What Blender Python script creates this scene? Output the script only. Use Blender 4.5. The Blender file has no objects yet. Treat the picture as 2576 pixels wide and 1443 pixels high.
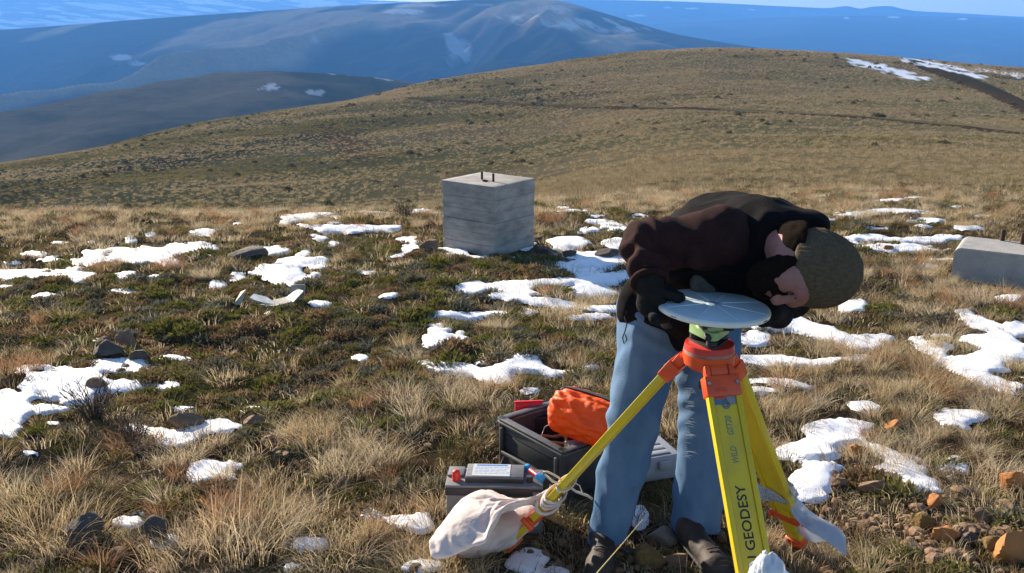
import bpy, bmesh, math, random
import numpy as np
from mathutils import Vector, Matrix, Quaternion, Euler

SC = bpy.context.scene
COL = SC.collection
PI = math.pi
# ------------------------------------------------------------------ camera
CAM_H = 1.75
PITCH = math.radians(16.0)
FPX = 2400.0                      # focal length in units of a 2576 px wide picture
CU, CV = 1288.0, 721.5
cd = bpy.data.cameras.new('camera')
cam = bpy.data.objects.new('camera', cd)
COL.objects.link(cam)
cam.location = (0, 0, CAM_H)
cam.rotation_euler = (PI / 2 - PITCH, 0, 0)
cd.sensor_width = 36.0
cd.lens = 36.0 * FPX / 2576.0
cd.clip_start = 0.05
cd.clip_end = 60000.0
SC.camera = cam
# ------------------------------------------------------------------ light
SUN_AZ = math.radians(-42.0)      # clockwise from +Y
SUN_EL = math.radians(21.0)
TO_SUN = Vector((math.sin(SUN_AZ) * math.cos(SUN_EL), math.cos(SUN_AZ) * math.cos(SUN_EL), math.sin(SUN_EL)))
W = bpy.data.worlds.new('World')
SC.world = W
W.use_nodes = True
wn = W.node_tree
wn.nodes.clear()
sky = wn.nodes.new('ShaderNodeTexSky')
sky.sky_type = 'NISHITA'
sky.sun_disc = False
sky.sun_elevation = SUN_EL
sky.sun_rotation = SUN_AZ % (2 * PI)
sky.altitude = 800
sky.air_density = 1.0
sky.dust_density = 0.8
sky.ozone_density = 3.0
bg = wn.nodes.new('ShaderNodeBackground')
bg.inputs['Strength'].default_value = 0.08
wo = wn.nodes.new('ShaderNodeOutputWorld')
wn.links.new(sky.outputs[0], bg.inputs['Color'])
wn.links.new(bg.outputs[0], wo.inputs['Surface'])
sd = bpy.data.lights.new('sun', 'SUN')
sd.energy = 5.0
sd.angle = math.radians(0.5)
sd.color = (1.0, 0.86, 0.68)
so = bpy.data.objects.new('sun', sd)
COL.objects.link(so)
so.location = TO_SUN * 50
so.rotation_euler = (-TO_SUN).to_track_quat('-Z', 'Y').to_euler()
SC.view_settings.view_transform = 'Standard'
SC.view_settings.look = 'None'
SC.view_settings.exposure = 1.4
SC.view_settings.gamma = 1.0
SC.view_settings.use_curve_mapping = False
SC.render.engine = 'CYCLES'
SC.cycles.use_denoising = True
SC.cycles.max_bounces = 6
SC.cycles.volume_bounces = 1
SC.cycles.transparent_max_bounces = 16

# ------------------------------------------------------------------ helpers
def zray(y, v):
    """height of the sight line through picture row v at forward distance y"""
    s = (CV - v) / FPX
    c, sp = math.cos(PITCH), math.sin(PITCH)
    return CAM_H + y * (s * c - sp) / (c + s * sp)

def P(u, v, y):
    """world point on the sight line of picture point (u, v) at forward distance y"""
    z = zray(y, v)
    depth = y * math.cos(PITCH) - (z - CAM_H) * math.sin(PITCH)
    return np.array([(u - CU) / FPX * depth, y, z])

def PZ(u, v, z):
    s = (CV - v) / FPX
    c, sp = math.cos(PITCH), math.sin(PITCH)
    y = (z - CAM_H) * (c + s * sp) / (s * c - sp)
    return P(u, v, y)

def pix(x, y, z):
    c, sp = math.cos(PITCH), math.sin(PITCH)
    depth = y * c - (z - CAM_H) * sp
    up = y * sp + (z - CAM_H) * c
    depth = np.maximum(depth, 1e-3)
    return CU + FPX * x / depth, CV - FPX * up / depth

def _hash(ix, iy, iz, seed):
    h = (ix * 374761393 + iy * 668265263 + iz * 2147483647 + seed * 1274126177) & 0xFFFFFFFF
    h = ((h ^ (h >> 13)) * 1274126177) & 0xFFFFFFFF
    h = h ^ (h >> 16)
    return (h & 0xFFFF).astype(np.float64) / 32767.5 - 1.0

def vnoise(x, y, z=None, seed=0):
    x = np.asarray(x, float); y = np.asarray(y, float)
    z = np.zeros_like(x) if z is None else np.asarray(z, float)
    x, y, z = np.broadcast_arrays(x, y, z)
    fx, fy, fz = np.floor(x), np.floor(y), np.floor(z)
    ix, iy, iz = fx.astype(np.int64), fy.astype(np.int64), fz.astype(np.int64)
    tx, ty, tz = x - fx, y - fy, z - fz
    tx = tx * tx * (3 - 2 * tx); ty = ty * ty * (3 - 2 * ty); tz = tz * tz * (3 - 2 * tz)
    r = 0
    flat = not np.any(z)
    for dz in ((0,) if flat else (0, 1)):
        wz = 1.0 if flat else (tz if dz else 1 - tz)
        for dy in (0, 1):
            wy = ty if dy else 1 - ty
            for dx in (0, 1):
                wx = tx if dx else 1 - tx
                r = r + wx * wy * wz * _hash(ix + dx, iy + dy, iz + dz, seed)
    return r

def fbm(x, y, z=None, octv=4, seed=0, gain=0.5):
    r, a, n = 0, 1.0, 0
    x = np.asarray(x, float); y = np.asarray(y, float)
    for o in range(octv):
        r = r + a * vnoise(x, y, z, seed + o * 17)
        n += a
        a *= gain
        x = x * 2.03 + 11.3; y = y * 2.03 - 7.7
        z = None if z is None else np.asarray(z) * 2.03 + 3.1
    return r / n

def sstep(a, b, x):
    t = np.clip((np.asarray(x, float) - a) / (b - a), 0, 1)
    return t * t * (3 - 2 * t)

def pchip(xs, ys, xq):
    xs = np.asarray(xs, float); ys = np.asarray(ys, float); xq = np.clip(xq, xs[0], xs[-1])
    h = np.diff(xs); d = np.diff(ys) / h
    m = np.zeros(len(xs))
    for i in range(1, len(xs) - 1):
        if d[i - 1] * d[i] > 0:
            w1, w2 = 2 * h[i] + h[i - 1], h[i] + 2 * h[i - 1]
            m[i] = (w1 + w2) / (w1 / d[i - 1] + w2 / d[i])
    m[0], m[-1] = d[0], d[-1]
    i = np.clip(np.searchsorted(xs, xq) - 1, 0, len(xs) - 2)
    t = (xq - xs[i]) / h[i]
    t2, t3 = t * t, t * t * t
    return (2 * t3 - 3 * t2 + 1) * ys[i] + (t3 - 2 * t2 + t) * h[i] * m[i] + (-2 * t3 + 3 * t2) * ys[i + 1] + (t3 - t2) * h[i] * m[i + 1]

# ------------------------------------------------------------------ materials
def new_mat(name):
    m = bpy.data.materials.new(name)
    m.use_nodes = True
    nt = m.node_tree
    nt.nodes.clear()
    out = nt.nodes.new('ShaderNodeOutputMaterial')
    return m, nt, out

def N(nt, kind, **kw):
    n = nt.nodes.new(kind)
    for k, v in kw.items():
        if k in n.inputs.keys():
            n.inputs[k].default_value = v
        else:
            setattr(n, k, v)
    return n

def c4(c):
    return (c[0], c[1], c[2], 1.0)

def M(name, c1, c2=None, scale=12.0, rough=0.7, bump=0.0, bscale=60.0, metal=0.0, detail=5.0, stretch=None,
      lo=0.35, hi=0.65, spec=0.4, transl=0.0, sheen=0.0, rnd=None, trans=0.0):
    m, nt, out = new_mat(name)
    b = N(nt, 'ShaderNodeBsdfPrincipled')
    b.inputs['Roughness'].default_value = rough
    b.inputs['Metallic'].default_value = metal
    b.inputs['Specular IOR Level'].default_value = spec
    if sheen:
        b.inputs['Sheen Weight'].default_value = sheen
        b.inputs['Sheen Roughness'].default_value = 0.5
    tc = N(nt, 'ShaderNodeTexCoord')
    src = tc.outputs['Object']
    if stretch:
        mp = N(nt, 'ShaderNodeMapping')
        mp.inputs['Scale'].default_value = stretch
        nt.links.new(src, mp.inputs['Vector'])
        src = mp.outputs['Vector']
    colsock = None
    if c2 is not None:
        no = N(nt, 'ShaderNodeTexNoise', Scale=scale, Detail=detail, Roughness=0.6)
        nt.links.new(src, no.inputs['Vector'])
        rp = N(nt, 'ShaderNodeValToRGB')
        rp.color_ramp.elements[0].position = lo
        rp.color_ramp.elements[0].color = c4(c1)
        rp.color_ramp.elements[1].position = hi
        rp.color_ramp.elements[1].color = c4(c2)
        nt.links.new(no.outputs['Fac'], rp.inputs['Fac'])
        colsock = rp.outputs['Color']
        nt.links.new(colsock, b.inputs['Base Color'])
    else:
        b.inputs['Base Color'].default_value = c4(c1)
    if bump:
        nb = N(nt, 'ShaderNodeTexNoise', Scale=bscale, Detail=4.0)
        nt.links.new(src, nb.inputs['Vector'])
        bp = N(nt, 'ShaderNodeBump', Strength=bump, Distance=0.01)
        nt.links.new(nb.outputs['Fac'], bp.inputs['Height'])
        nt.links.new(bp.outputs['Normal'], b.inputs['Normal'])
    last = b.outputs[0]
    if transl:
        tr = N(nt, 'ShaderNodeBsdfTranslucent')
        if colsock is not None:
            nt.links.new(colsock, tr.inputs['Color'])
        else:
            tr.inputs['Color'].default_value = c4(c1)
        mx = N(nt, 'ShaderNodeMixShader', Fac=transl)
        nt.links.new(last, mx.inputs[1]); nt.links.new(tr.outputs[0], mx.inputs[2])
        last = mx.outputs[0]
    if trans:
        tp = N(nt, 'ShaderNodeBsdfTransparent')
        mx = N(nt, 'ShaderNodeMixShader', Fac=trans)
        nt.links.new(last, mx.inputs[1]); nt.links.new(tp.outputs[0], mx.inputs[2])
        last = mx.outputs[0]
    nt.links.new(last, out.inputs['Surface'])
    return m

def blade_mat(name, cols, transl=0.45, rough=0.6, spec=0.0):
    """dry blades: a colour per clump from its random number, some light through"""
    m, nt, out = new_mat(name)
    oi = N(nt, 'ShaderNodeObjectInfo')
    at = N(nt, 'ShaderNodeAttribute', attribute_name='tone')
    ad = N(nt, 'ShaderNodeMath', operation='MULTIPLY_ADD')
    ad.inputs[1].default_value = 0.62
    nt.links.new(oi.outputs['Random'], ad.inputs[0])
    nt.links.new(at.outputs['Fac'], ad.inputs[2])
    rp = N(nt, 'ShaderNodeValToRGB')
    el = rp.color_ramp.elements
    while len(el) < len(cols):
        el.new(0.5)
    for i, c in enumerate(cols):
        el[i].position = i / (len(cols) - 1)
        el[i].color = c4(c)
    nt.links.new(ad.outputs[0], rp.inputs['Fac'])
    d = N(nt, 'ShaderNodeBsdfPrincipled', Roughness=rough)
    d.inputs['Specular IOR Level'].default_value = spec
    t = N(nt, 'ShaderNodeBsdfTranslucent')
    nt.links.new(rp.outputs[0], d.inputs['Base Color']); nt.links.new(rp.outputs[0], t.inputs['Color'])
    mx = N(nt, 'ShaderNodeMixShader', Fac=transl)
    nt.links.new(d.outputs[0], mx.inputs[1]); nt.links.new(t.outputs[0], mx.inputs[2])
    nt.links.new(mx.outputs[0], out.inputs['Surface'])
    return m

# ------------------------------------------------------------------ objects
def tag(o, label=None, cat=None, group=None, kind=None):
    if label: o['label'] = label
    if cat: o['category'] = cat
    if group: o['group'] = group
    if kind: o['kind'] = kind
    return o

def empty(name, loc, label=None, cat=None, group=None):
    o = bpy.data.objects.new(name, None)
    COL.objects.link(o)
    o.empty_display_size = 0.1
    o.location = [float(t) for t in loc]
    return tag(o, label, cat, group)

def base_of(parent):
    b = Vector((0, 0, 0))
    p = parent
    while p is not None:
        b += p.location
        p = p.parent
    return b

def link_mesh(name, me, mat, parent=None, smooth=True, base=None):
    o = bpy.data.objects.new(name, me)
    COL.objects.link(o)
    if mat is not None and not me.materials:
        me.materials.append(mat)
    if parent is not None:
        o.parent = parent
    if base is not None:
        o.location = base
    me.polygons.foreach_set('use_smooth', np.full(len(me.polygons), smooth, dtype=bool))
    return o

def obj_np(name, V, F, mat, parent=None, smooth=True, base=None):
    """mesh from world-space vertices; the object's origin sits at its parent's (or at base)"""
    V = np.asarray(V, float)
    b = np.array(base_of(parent)) if parent is not None else (np.zeros(3) if base is None else np.asarray(base, float))
    me = bpy.data.meshes.new(name)
    me.from_pydata((V - b).tolist(), [], F.tolist() if isinstance(F, np.ndarray) else F)
    me.update()
    return link_mesh(name, me, mat, parent, smooth, None if parent is not None or base is None else [float(t) for t in base])

class MB:
    """collects shapes in world space and links them as one mesh object"""
    def __init__(s):
        s.bm = bmesh.new()
    def box(s, c, size, rot=None, bevel=0.0, seg=2, taper=1.0):
        r = bmesh.ops.create_cube(s.bm, size=1.0)
        vs = r['verts']
        for v in vs:
            t = taper if v.co.z > 0 else 1.0
            v.co = Vector((v.co.x * size[0] * t, v.co.y * size[1] * t, v.co.z * size[2]))
        if bevel:
            es = list({e for v in vs for e in v.link_edges})
            rb = bmesh.ops.bevel(s.bm, geom=es, offset=bevel, segments=seg, profile=0.5, affect='EDGES')
            vs = list({v for f in rb['faces'] for v in f.verts} | {v for v in vs if v.is_valid})
        M4 = Matrix.Translation(Vector([float(t) for t in c]))
        if rot is not None:
            M4 = M4 @ (rot.to_4x4() if hasattr(rot, 'to_4x4') else rot)
        bmesh.ops.transform(s.bm, matrix=M4, verts=vs)
        return s
    def cyl(s, a, b, ra, rb=None, seg=20, caps=True):
        rb = ra if rb is None else rb
        a = Vector([float(t) for t in a]); b = Vector([float(t) for t in b])
        d = b - a
        r = bmesh.ops.create_cone(s.bm, cap_ends=caps, segments=seg, radius1=ra, radius2=max(rb, 1e-4), depth=d.length)
        q = d.to_track_quat('Z', 'Y').to_matrix().to_4x4()
        bmesh.ops.transform(s.bm, matrix=Matrix.Translation((a + b) / 2) @ q, verts=r['verts'])
        return s
    def ball(s, c, r, sub=2, scale=(1, 1, 1)):
        k = bmesh.ops.create_icosphere(s.bm, subdivisions=sub, radius=r)
        M4 = Matrix.Translation(Vector([float(t) for t in c])) @ Matrix.Diagonal((*scale, 1))
        bmesh.ops.transform(s.bm, matrix=M4, verts=k['verts'])
        return s
    def tube(s, pts, r, seg=6, close=False, r1=None):
        pts = [Vector([float(t) for t in p]) for p in pts]
        rings = []
        n = len(pts)
        for i, p in enumerate(pts):
            if close:
                d = pts[(i + 1) % n] - pts[i - 1]
            else:
                d = pts[min(i + 1, n - 1)] - pts[max(i - 1, 0)]
            d.normalize()
            up = Vector((0, 0, 1)) if abs(d.z) < 0.9 else Vector((1, 0, 0))
            x = d.cross(up).normalized(); y = d.cross(x)
            rr = r if r1 is None else r + (r1 - r) * i / max(1, n - 1)
            rings.append([s.bm.verts.new(p + x * rr * math.cos(2 * PI * k / seg) + y * rr * math.sin(2 * PI * k / seg)) for k in range(seg)])
        m = n if close else n - 1
        for i in range(m):
            A, B = rings[i], rings[(i + 1) % n]
            for k in range(seg):
                s.bm.faces.new((A[k], A[(k + 1) % seg], B[(k + 1) % seg], B[k]))
        if not close:
            s.bm.faces.new(rings[0][::-1]); s.bm.faces.new(rings[-1])
        return s
    def poly(s, pts, thick):
        """flat polygon given in order, extruded by the vector thick"""
        pts = [Vector([float(t) for t in p]) for p in pts]
        th = Vector([float(t) for t in thick])
        A = [s.bm.verts.new(p) for p in pts]; B = [s.bm.verts.new(p + th) for p in pts]
        s.bm.faces.new(A[::-1]); s.bm.faces.new(B)
        n = len(A)
        for i in range(n):
            s.bm.faces.new((A[i], A[(i + 1) % n], B[(i + 1) % n], B[i]))
        return s
    def build(s, name, mat, parent=None, smooth=False, base=None):
        bmesh.ops.recalc_face_normals(s.bm, faces=s.bm.faces[:])
        b = base_of(parent) if parent is not None else (Vector((0, 0, 0)) if base is None else Vector([float(t) for t in base]))
        for v in s.bm.verts:
            v.co -= b
        me = bpy.data.meshes.new(name)
        s.bm.to_mesh(me); s.bm.free()
        o = link_mesh(name, me, mat, parent, smooth, None if parent is not None or base is None else b)
        return o

def soft(o, ang=40):
    """smooth shading with sharp edges kept"""
    me = o.data
    me.polygons.foreach_set('use_smooth', np.full(len(me.polygons), True, dtype=bool))
    try:
        me.set_sharp_from_angle(angle=math.radians(ang))
    except Exception:
        pass
    return o

# ---- distance fields meshed by surface nets (bodies, cloth, bags)
def cap(a, b, ra, rb=None, sq=None, sqn=None):
    a = np.asarray(a, float); b = np.asarray(b, float); rb = ra if rb is None else rb
    def f(p):
        q = p
        aa, bb = a, b
        if sq is not None:
            n = np.asarray(sqn, float); n = n / np.linalg.norm(n)
            q = p + ((p - a) @ n)[..., None] * n * (1 / sq - 1)
            bb = b + ((b - a) @ n) * n * (1 / sq - 1)
        ab = bb - aa
        t = np.clip(((q - aa) @ ab) / max(ab @ ab, 1e-9), 0, 1)
        return np.linalg.norm(q - (aa + t[..., None] * ab), axis=-1) - (ra + (rb - ra) * t)
    return f

def ell(c, r, ax=None):
    c = np.asarray(c, float); r = np.asarray(r, float)
    A = np.eye(3) if ax is None else np.array([np.asarray(t, float) / np.linalg.norm(t) for t in ax])
    def f(p):
        q = (p - c) @ A.T
        k0 = np.linalg.norm(q / r, axis=-1)
        k1 = np.linalg.norm(q / (r * r), axis=-1)
        return k0 * (k0 - 1) / np.maximum(k1, 1e-9)
    return f

def smin(a, b, k):
    h = np.clip(0.5 + 0.5 * (b - a) / k, 0, 1)
    return b + (a - b) * h - k * h * (1 - h)

def union(fs, k):
    def f(p):
        d = fs[0](p)
        for g in fs[1:]:
            d = smin(d, g(p), k)
        return d
    return f

def surf(f, lo, hi, res):
    lo = np.asarray(lo, float); hi = np.asarray(hi, float)
    n = np.ceil((hi - lo) / res).astype(int) + 1
    ax = [lo[i] + res * np.arange(n[i]) for i in range(3)]
    # whole blocks far from the surface take their centre's value
    B = 8
    nb = [-(-int(k) // B) for k in n]
    D = np.empty([k * B for k in nb])
    bc = np.stack(np.meshgrid(*[lo[i] + res * (B * np.arange(nb[i]) + (B - 1) / 2) for i in range(3)], indexing='ij'), -1)
    bd = f(bc.reshape(-1, 3)).reshape(nb)
    near = np.abs(bd) < res * B * 0.87 * 1.5 + 0.03
    Dv = D.reshape(nb[0], B, nb[1], B, nb[2], B).transpose(0, 2, 4, 1, 3, 5)
    Dv[...] = bd[..., None, None, None]
    o = np.stack(np.meshgrid(*[np.arange(B) * res] * 3, indexing='ij'), -1).reshape(-1, 3)
    bi = np.stack(np.nonzero(near), -1)
    for i in range(0, len(bi), 700):
        q = bi[i:i + 700]
        p = (lo + res * B * q)[:, None, :] + o[None]
        Dv[q[:, 0], q[:, 1], q[:, 2]] = f(p.reshape(-1, 3)).reshape(len(q), B, B, B)
    D = D[:n[0], :n[1], :n[2]]
    c = [n[0] - 1, n[1] - 1, n[2] - 1]
    corner = lambda dx, dy, dz: D[dx:dx + c[0], dy:dy + c[1], dz:dz + c[2]]
    S = np.zeros(c + [3]); cnt = np.zeros(c)
    cs = [(0, 0, 0), (1, 0, 0), (0, 1, 0), (1, 1, 0), (0, 0, 1), (1, 0, 1), (0, 1, 1), (1, 1, 1)]
    for a in cs:
        for k in range(3):
            if a[k] == 0:
                b = list(a); b[k] = 1
                A, B = corner(*a), corner(*b)
                m = (A < 0) != (B < 0)
                t = np.where(m, A / np.where(m, A - B, 1), 0)
                for j in range(3):
                    S[..., j] += np.where(m, a[j] + (t if j == k else 0), 0)
                cnt += m
    act = cnt > 0
    idx = -np.ones(c, int)
    idx[act] = np.arange(act.sum())
    base = np.stack(np.nonzero(act), -1)
    V = lo + res * (base + S[act] / cnt[act][:, None])
    F = []
    ins = D < 0
    # edges along each axis
    for k in range(3):
        a, b = [0, 1, 2][(k + 1) % 3], [0, 1, 2][(k + 2) % 3]
        sl0 = [slice(None)] * 3; sl1 = [slice(None)] * 3
        sl0[k] = slice(0, n[k] - 1); sl1[k] = slice(1, n[k])
        ch = ins[tuple(sl0)] != ins[tuple(sl1)]
        e = np.stack(np.nonzero(ch), -1)
        ok = (e[:, a] > 0) & (e[:, b] > 0) & (e[:, a] < n[a] - 1) & (e[:, b] < n[b] - 1)
        e = e[ok]
        inside0 = ins[tuple(e.T)]
        def cell(da, db):
            q = e.copy(); q[:, a] -= da; q[:, b] -= db
            return idx[tuple(q.T)]
        q = np.stack([cell(1, 1), cell(0, 1), cell(0, 0), cell(1, 0)], -1)
        q[~inside0] = q[~inside0][:, ::-1]
        F.append(q)
    F = np.concatenate(F)
    F = F[(F >= 0).all(1)]
    return V, F

def blob(name, f, lo, hi, res, mat, parent=None, base=None):
    V, F = surf(f, lo, hi, res)
    return obj_np(name, V, F, mat, parent, True, base)

def bounds(pts, m):
    p = np.asarray(pts, float)
    return p.min(0) - m, p.max(0) + m
# ================================================================== terrain
UC = [-800, 0, 600, 1200, 1800, 2576, 3400]
YN = [11, 16, 25, 40, 60, 90, 130, 180, 230, 290, 360, 450, 700]
VT = {
    -800: [620, 660, 690, 690, 660, 610, 570, 556, 600, 680, 760, 820, 900],
    0:    [592, 622, 635, 620, 585, 520, 455, 416, 446, 520, 600, 680, 760],
    600:  [556, 576, 582, 568, 540, 482, 415, 340, 294, 330, 400, 470, 560],
    1200: [524, 530, 526, 510, 485, 437, 374, 300, 236, 189, 232, 300, 400],
    1800: [482, 464, 434, 402, 370, 332, 287, 237, 180, 124, 152, 230, 330],
    2576: [482, 466, 443, 415, 382, 340, 292, 235, 186, 181, 230, 290, 380],
    3400: [482, 470, 452, 430, 400, 360, 320, 290, 288, 330, 380, 420, 480],
}
_ly = np.linspace(math.log(4.0), math.log(700.0), 400)
_kk = np.linspace((UC[0] - CU) / FPX, (UC[-1] - CU) / FPX, 240)
_cols = []
for u in UC:
    ys = [3.0, 6.0, 8.2] + YN
    zs = [0.0, 0.0, -0.01] + [zray(y, v) for y, v in zip(YN, VT[u])]
    _cols.append(pchip(np.log(ys), zs, _ly))
_cols = np.array(_cols)                                    # (columns, y)
_tab = np.array([pchip([(u - CU) / FPX for u in UC], _cols[:, j], _kk) for j in range(len(_ly))]).T

def g_low(x, y):
    x = np.asarray(x, float); y = np.asarray(y, float)
    yc = np.maximum(y, 1.0)
    r = np.clip((np.log(yc) - _ly[0]) / (_ly[1] - _ly[0]), 0, len(_ly) - 1.001)
    k = np.clip((x / yc - _kk[0]) / (_kk[1] - _kk[0]), 0, len(_kk) - 1.001)
    k = np.where(y < 4, np.clip(k, 0, len(_kk) - 1.001), k)
    i, j = k.astype(int), r.astype(int)
    a, b = k - i, r - j
    z = (_tab[i, j] * (1 - a) * (1 - b) + _tab[i + 1, j] * a * (1 - b) + _tab[i, j + 1] * (1 - a) * b + _tab[i + 1, j + 1] * a * b)
    far = sstep(14, 70, y)
    z = z + far * (0.5 * fbm(x * 0.03, y * 0.03, octv=3, seed=3) + 0.25 * fbm(x * 0.12, y * 0.12, octv=2, seed=5))
    return z

def g_mid(x, y):
    n = 1 - sstep(9, 25, y)
    calm = 1 - 0.75 * np.exp(-(((x - 0.42) / 0.75) ** 2 + ((y - 2.85) / 0.55) ** 2))
    return g_low(x, y) + n * calm * 0.045 * fbm(x * 1.1, y * 1.1, octv=3, seed=11)

def G(x, y):
    n = 1 - sstep(9, 30, y)
    calm = 1 - 0.7 * np.exp(-(((x - 0.42) / 0.75) ** 2 + ((y - 2.85) / 0.55) ** 2))
    return g_mid(x, y) + n * calm * (0.022 * fbm(x * 4.3, y * 4.3, octv=3, seed=21) + 0.010 * fbm(x * 15, y * 15, octv=2, seed=23))

def G1(x, y):
    return float(G(np.array([x]), np.array([y]))[0])

def gp(u, v, ymax=400.0):
    """where the sight line of picture point (u, v) meets the ground"""
    ys = np.exp(np.linspace(math.log(1.2), math.log(ymax), 4000))
    s = (CV - v) / FPX
    c, sp = math.cos(PITCH), math.sin(PITCH)
    z = CAM_H + ys * (s * c - sp) / (c + s * sp)
    x = (u - CU) / FPX * (ys * c - (z - CAM_H) * sp)
    hit = np.nonzero(z <= g_mid(x, ys))[0]
    i = hit[0] if len(hit) else len(ys) - 1
    return np.array([x[i], ys[i], g_mid(x[i:i + 1], ys[i:i + 1])[0]])

# ---- picture rows and columns of every ground point tell which patch it lies in
def ell_field(u, v, items):
    m = np.full(np.shape(u), -9.0)
    for it in items:
        if len(it) == 4:
            cu, cv, ru, rv = it
            m = np.maximum(m, 1 - ((u - cu) / ru) ** 2 - ((v - cv) / rv) ** 2)
        else:
            pts, rv, ar = it
            for (u0, v0), (u1, v1) in zip(pts[:-1], pts[1:]):
                du, dv = (u1 - u0) / ar, v1 - v0
                L = du * du + dv * dv
                t = np.clip((((u - u0) / ar) * du + (v - v0) * dv) / L, 0, 1)
                d = (((u - u0) / ar - t * du) ** 2 + (v - v0 - t * dv) ** 2) / rv ** 2
                m = np.maximum(m, 1 - d)
    return m

SNOW = [([(-60, 690), (60, 690), (205, 698)], 12, 3), (20, 692, 90, 14), (330, 648, 150, 22), (500, 632, 70, 18), (420, 640, 110, 20), (215, 657, 45, 9),
        (320, 692, 38, 14), (390, 699, 26, 8), (90, 640, 38, 6), (30, 662, 30, 6), (130, 657, 36, 4), (120, 745, 42, 7), (310, 738, 36, 8), (20, 722, 30, 6),
        (515, 588, 32, 8), (330, 606, 16, 10), (230, 612, 20, 5), (380, 595, 13, 5), ([(760, 568), (880, 578), (1000, 573)], 6, 3), (900, 577, 90, 9),
        (1060, 533, 30, 5), (840, 562, 20, 4), (690, 630, 32, 10), (790, 664, 40, 10), (700, 706, 28, 12), (735, 716, 20, 8), (596, 698, 18, 10), (546, 718, 22, 10),
        (800, 769, 34, 12), (680, 796, 15, 7), (585, 760, 16, 6), (925, 686, 26, 8), (1005, 702, 22, 5), (1046, 722, 12, 5), (980, 748, 26, 6), (795, 690, 18, 6),
        (1440, 535, 52, 7), (1480, 580, 28, 10), (1430, 612, 52, 14), (1500, 655, 80, 20), (1315, 624, 24, 10), (1545, 616, 30, 12), (1560, 580, 26, 8),
        ([(1270, 727), (1400, 715), (1580, 700)], 13, 3), ([(1260, 750), (1350, 762), (1440, 770), (1540, 780)], 10, 3), (1480, 801, 56, 8), (1500, 735, 50, 12),
        ([(1095, 793), (1180, 797), (1265, 791)], 8, 3), ([(1080, 915), (1160, 930), (1250, 948)], 13, 2.5), (1232, 946, 44, 16), ([(1345, 926), (1390, 943), (1490, 926)], 9, 2.5),
        (1310, 908, 16, 6), (1335, 986, 22, 7), (1290, 840, 22, 4), (905, 900, 22, 9),
        (150, 968, 120, 40), (300, 922, 80, 22), (430, 906, 56, 9), (360, 975, 125, 13), (25, 1035, 56, 58), (90, 1032, 90, 15), (10, 1085, 40, 20), (245, 862, 16, 7), (480, 915, 14, 6),
        (465, 1030, 32, 9), (642, 1032, 42, 15), ([(340, 1078), (430, 1095), (500, 1090), (585, 1078)], 10, 2.5), (548, 1076, 44, 15), (450, 1106, 44, 15),
        (548, 1190, 88, 28), (75, 1140, 22, 6), (135, 1066, 20, 6), (322, 1316, 44, 17), (352, 1293, 28, 7), (300, 1172, 12, 5), (350, 1190, 10, 7),
        ([(935, 1298), (1000, 1315), (1065, 1328)], 17, 1.8), (1062, 1303, 22, 8), (1060, 1432, 48, 16), (735, 1436, 22, 12), (765, 1372, 60, 20),
        (1340, 1414, 58, 32), (1400, 1440, 40, 20), (1608, 1306, 22, 26),
        ([(1925, 816), (2000, 820), (2100, 845), (2215, 860)], 16, 2.2), (1890, 852, 52, 16), (1850, 822, 30, 8), (2165, 872, 42, 10),
        ([(1850, 915), (1950, 910), (2060, 918), (2165, 905)], 11, 3), ([(1870, 962), (1950, 964), (2025, 974)], 8, 3), (1900, 986, 46, 6),
        (2150, 775, 32, 16), (2178, 1026, 42, 15), (2100, 1080, 90, 24), (2035, 1132, 82, 28), (2110, 1108, 40, 18), (2050, 1200, 58, 34), (2020, 1238, 50, 20), (2090, 1180, 30, 10),
        ([(2420, 930), (2470, 955), (2550, 975)], 14, 2), (2535, 890, 66, 26), (2560, 832, 46, 18), (2545, 752, 50, 10), (2430, 1052, 52, 17), (2402, 1176, 36, 26), (2480, 692, 30, 7),
        ([(2130, 600), (2250, 605), (2360, 606)], 9, 3), (2300, 626, 84, 12), (2180, 628, 50, 8), (2380, 598, 40, 8), (2330, 672, 30, 7),
        (1612, 548, 22, 6), (2135, 543, 34, 5), (2240, 536, 74, 7), (2330, 556, 40, 6), (2465, 546, 30, 5), (2300, 500, 30, 4), (2420, 524, 34, 4), (2090, 556, 24, 5), (1500, 545, 26, 5),
        (2080, 495, 24, 4), (2440, 575, 40, 6), (2200, 575, 30, 5), (1540, 640, 34, 9), (610, 565, 24, 4), (150, 610, 24, 4)]

def snow_field(x, y, z):
    u, v = pix(x, y, z)
    m = ell_field(u, v, SNOW)
    out = (u < -60) | (u > 2640) | (y < 2.6)
    stray = 3.2 * (fbm(x * 0.55 + 9, y * 0.8, octv=3, seed=61) - 0.22)
    m = np.where(out & (y < 12), np.maximum(m, stray), m)
    zone = np.maximum(ell_field(u, v, [(1000, 620, 1300, 110), (2300, 900, 420, 420), (1350, 820, 330, 200)]), -1)
    frag = np.where(y < 12.5, 5.0 * (fbm(x * 2.6 + 3, y * 2.0, octv=3, seed=63) - 0.47) - 1.5 * (1 - sstep(-0.3, 0.3, zone)), -9)
    m = np.maximum(m, frag)
    n = 1.35 * fbm(x * 3.5, y * 3.5, octv=4, seed=41, gain=0.62) + 1.15 * fbm(x * 9, y * 9, octv=4, seed=43, gain=0.6)
    return np.where(m > -3, m + n + 0.12, m)

MOSSR = [(560, 830, 560, 190), (1000, 640, 260, 60), (900, 760, 330, 120), (1150, 690, 250, 60), (1180, 850, 260, 80), (300, 720, 330, 40), (760, 960, 330, 70), (480, 1010, 200, 50)]

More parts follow.
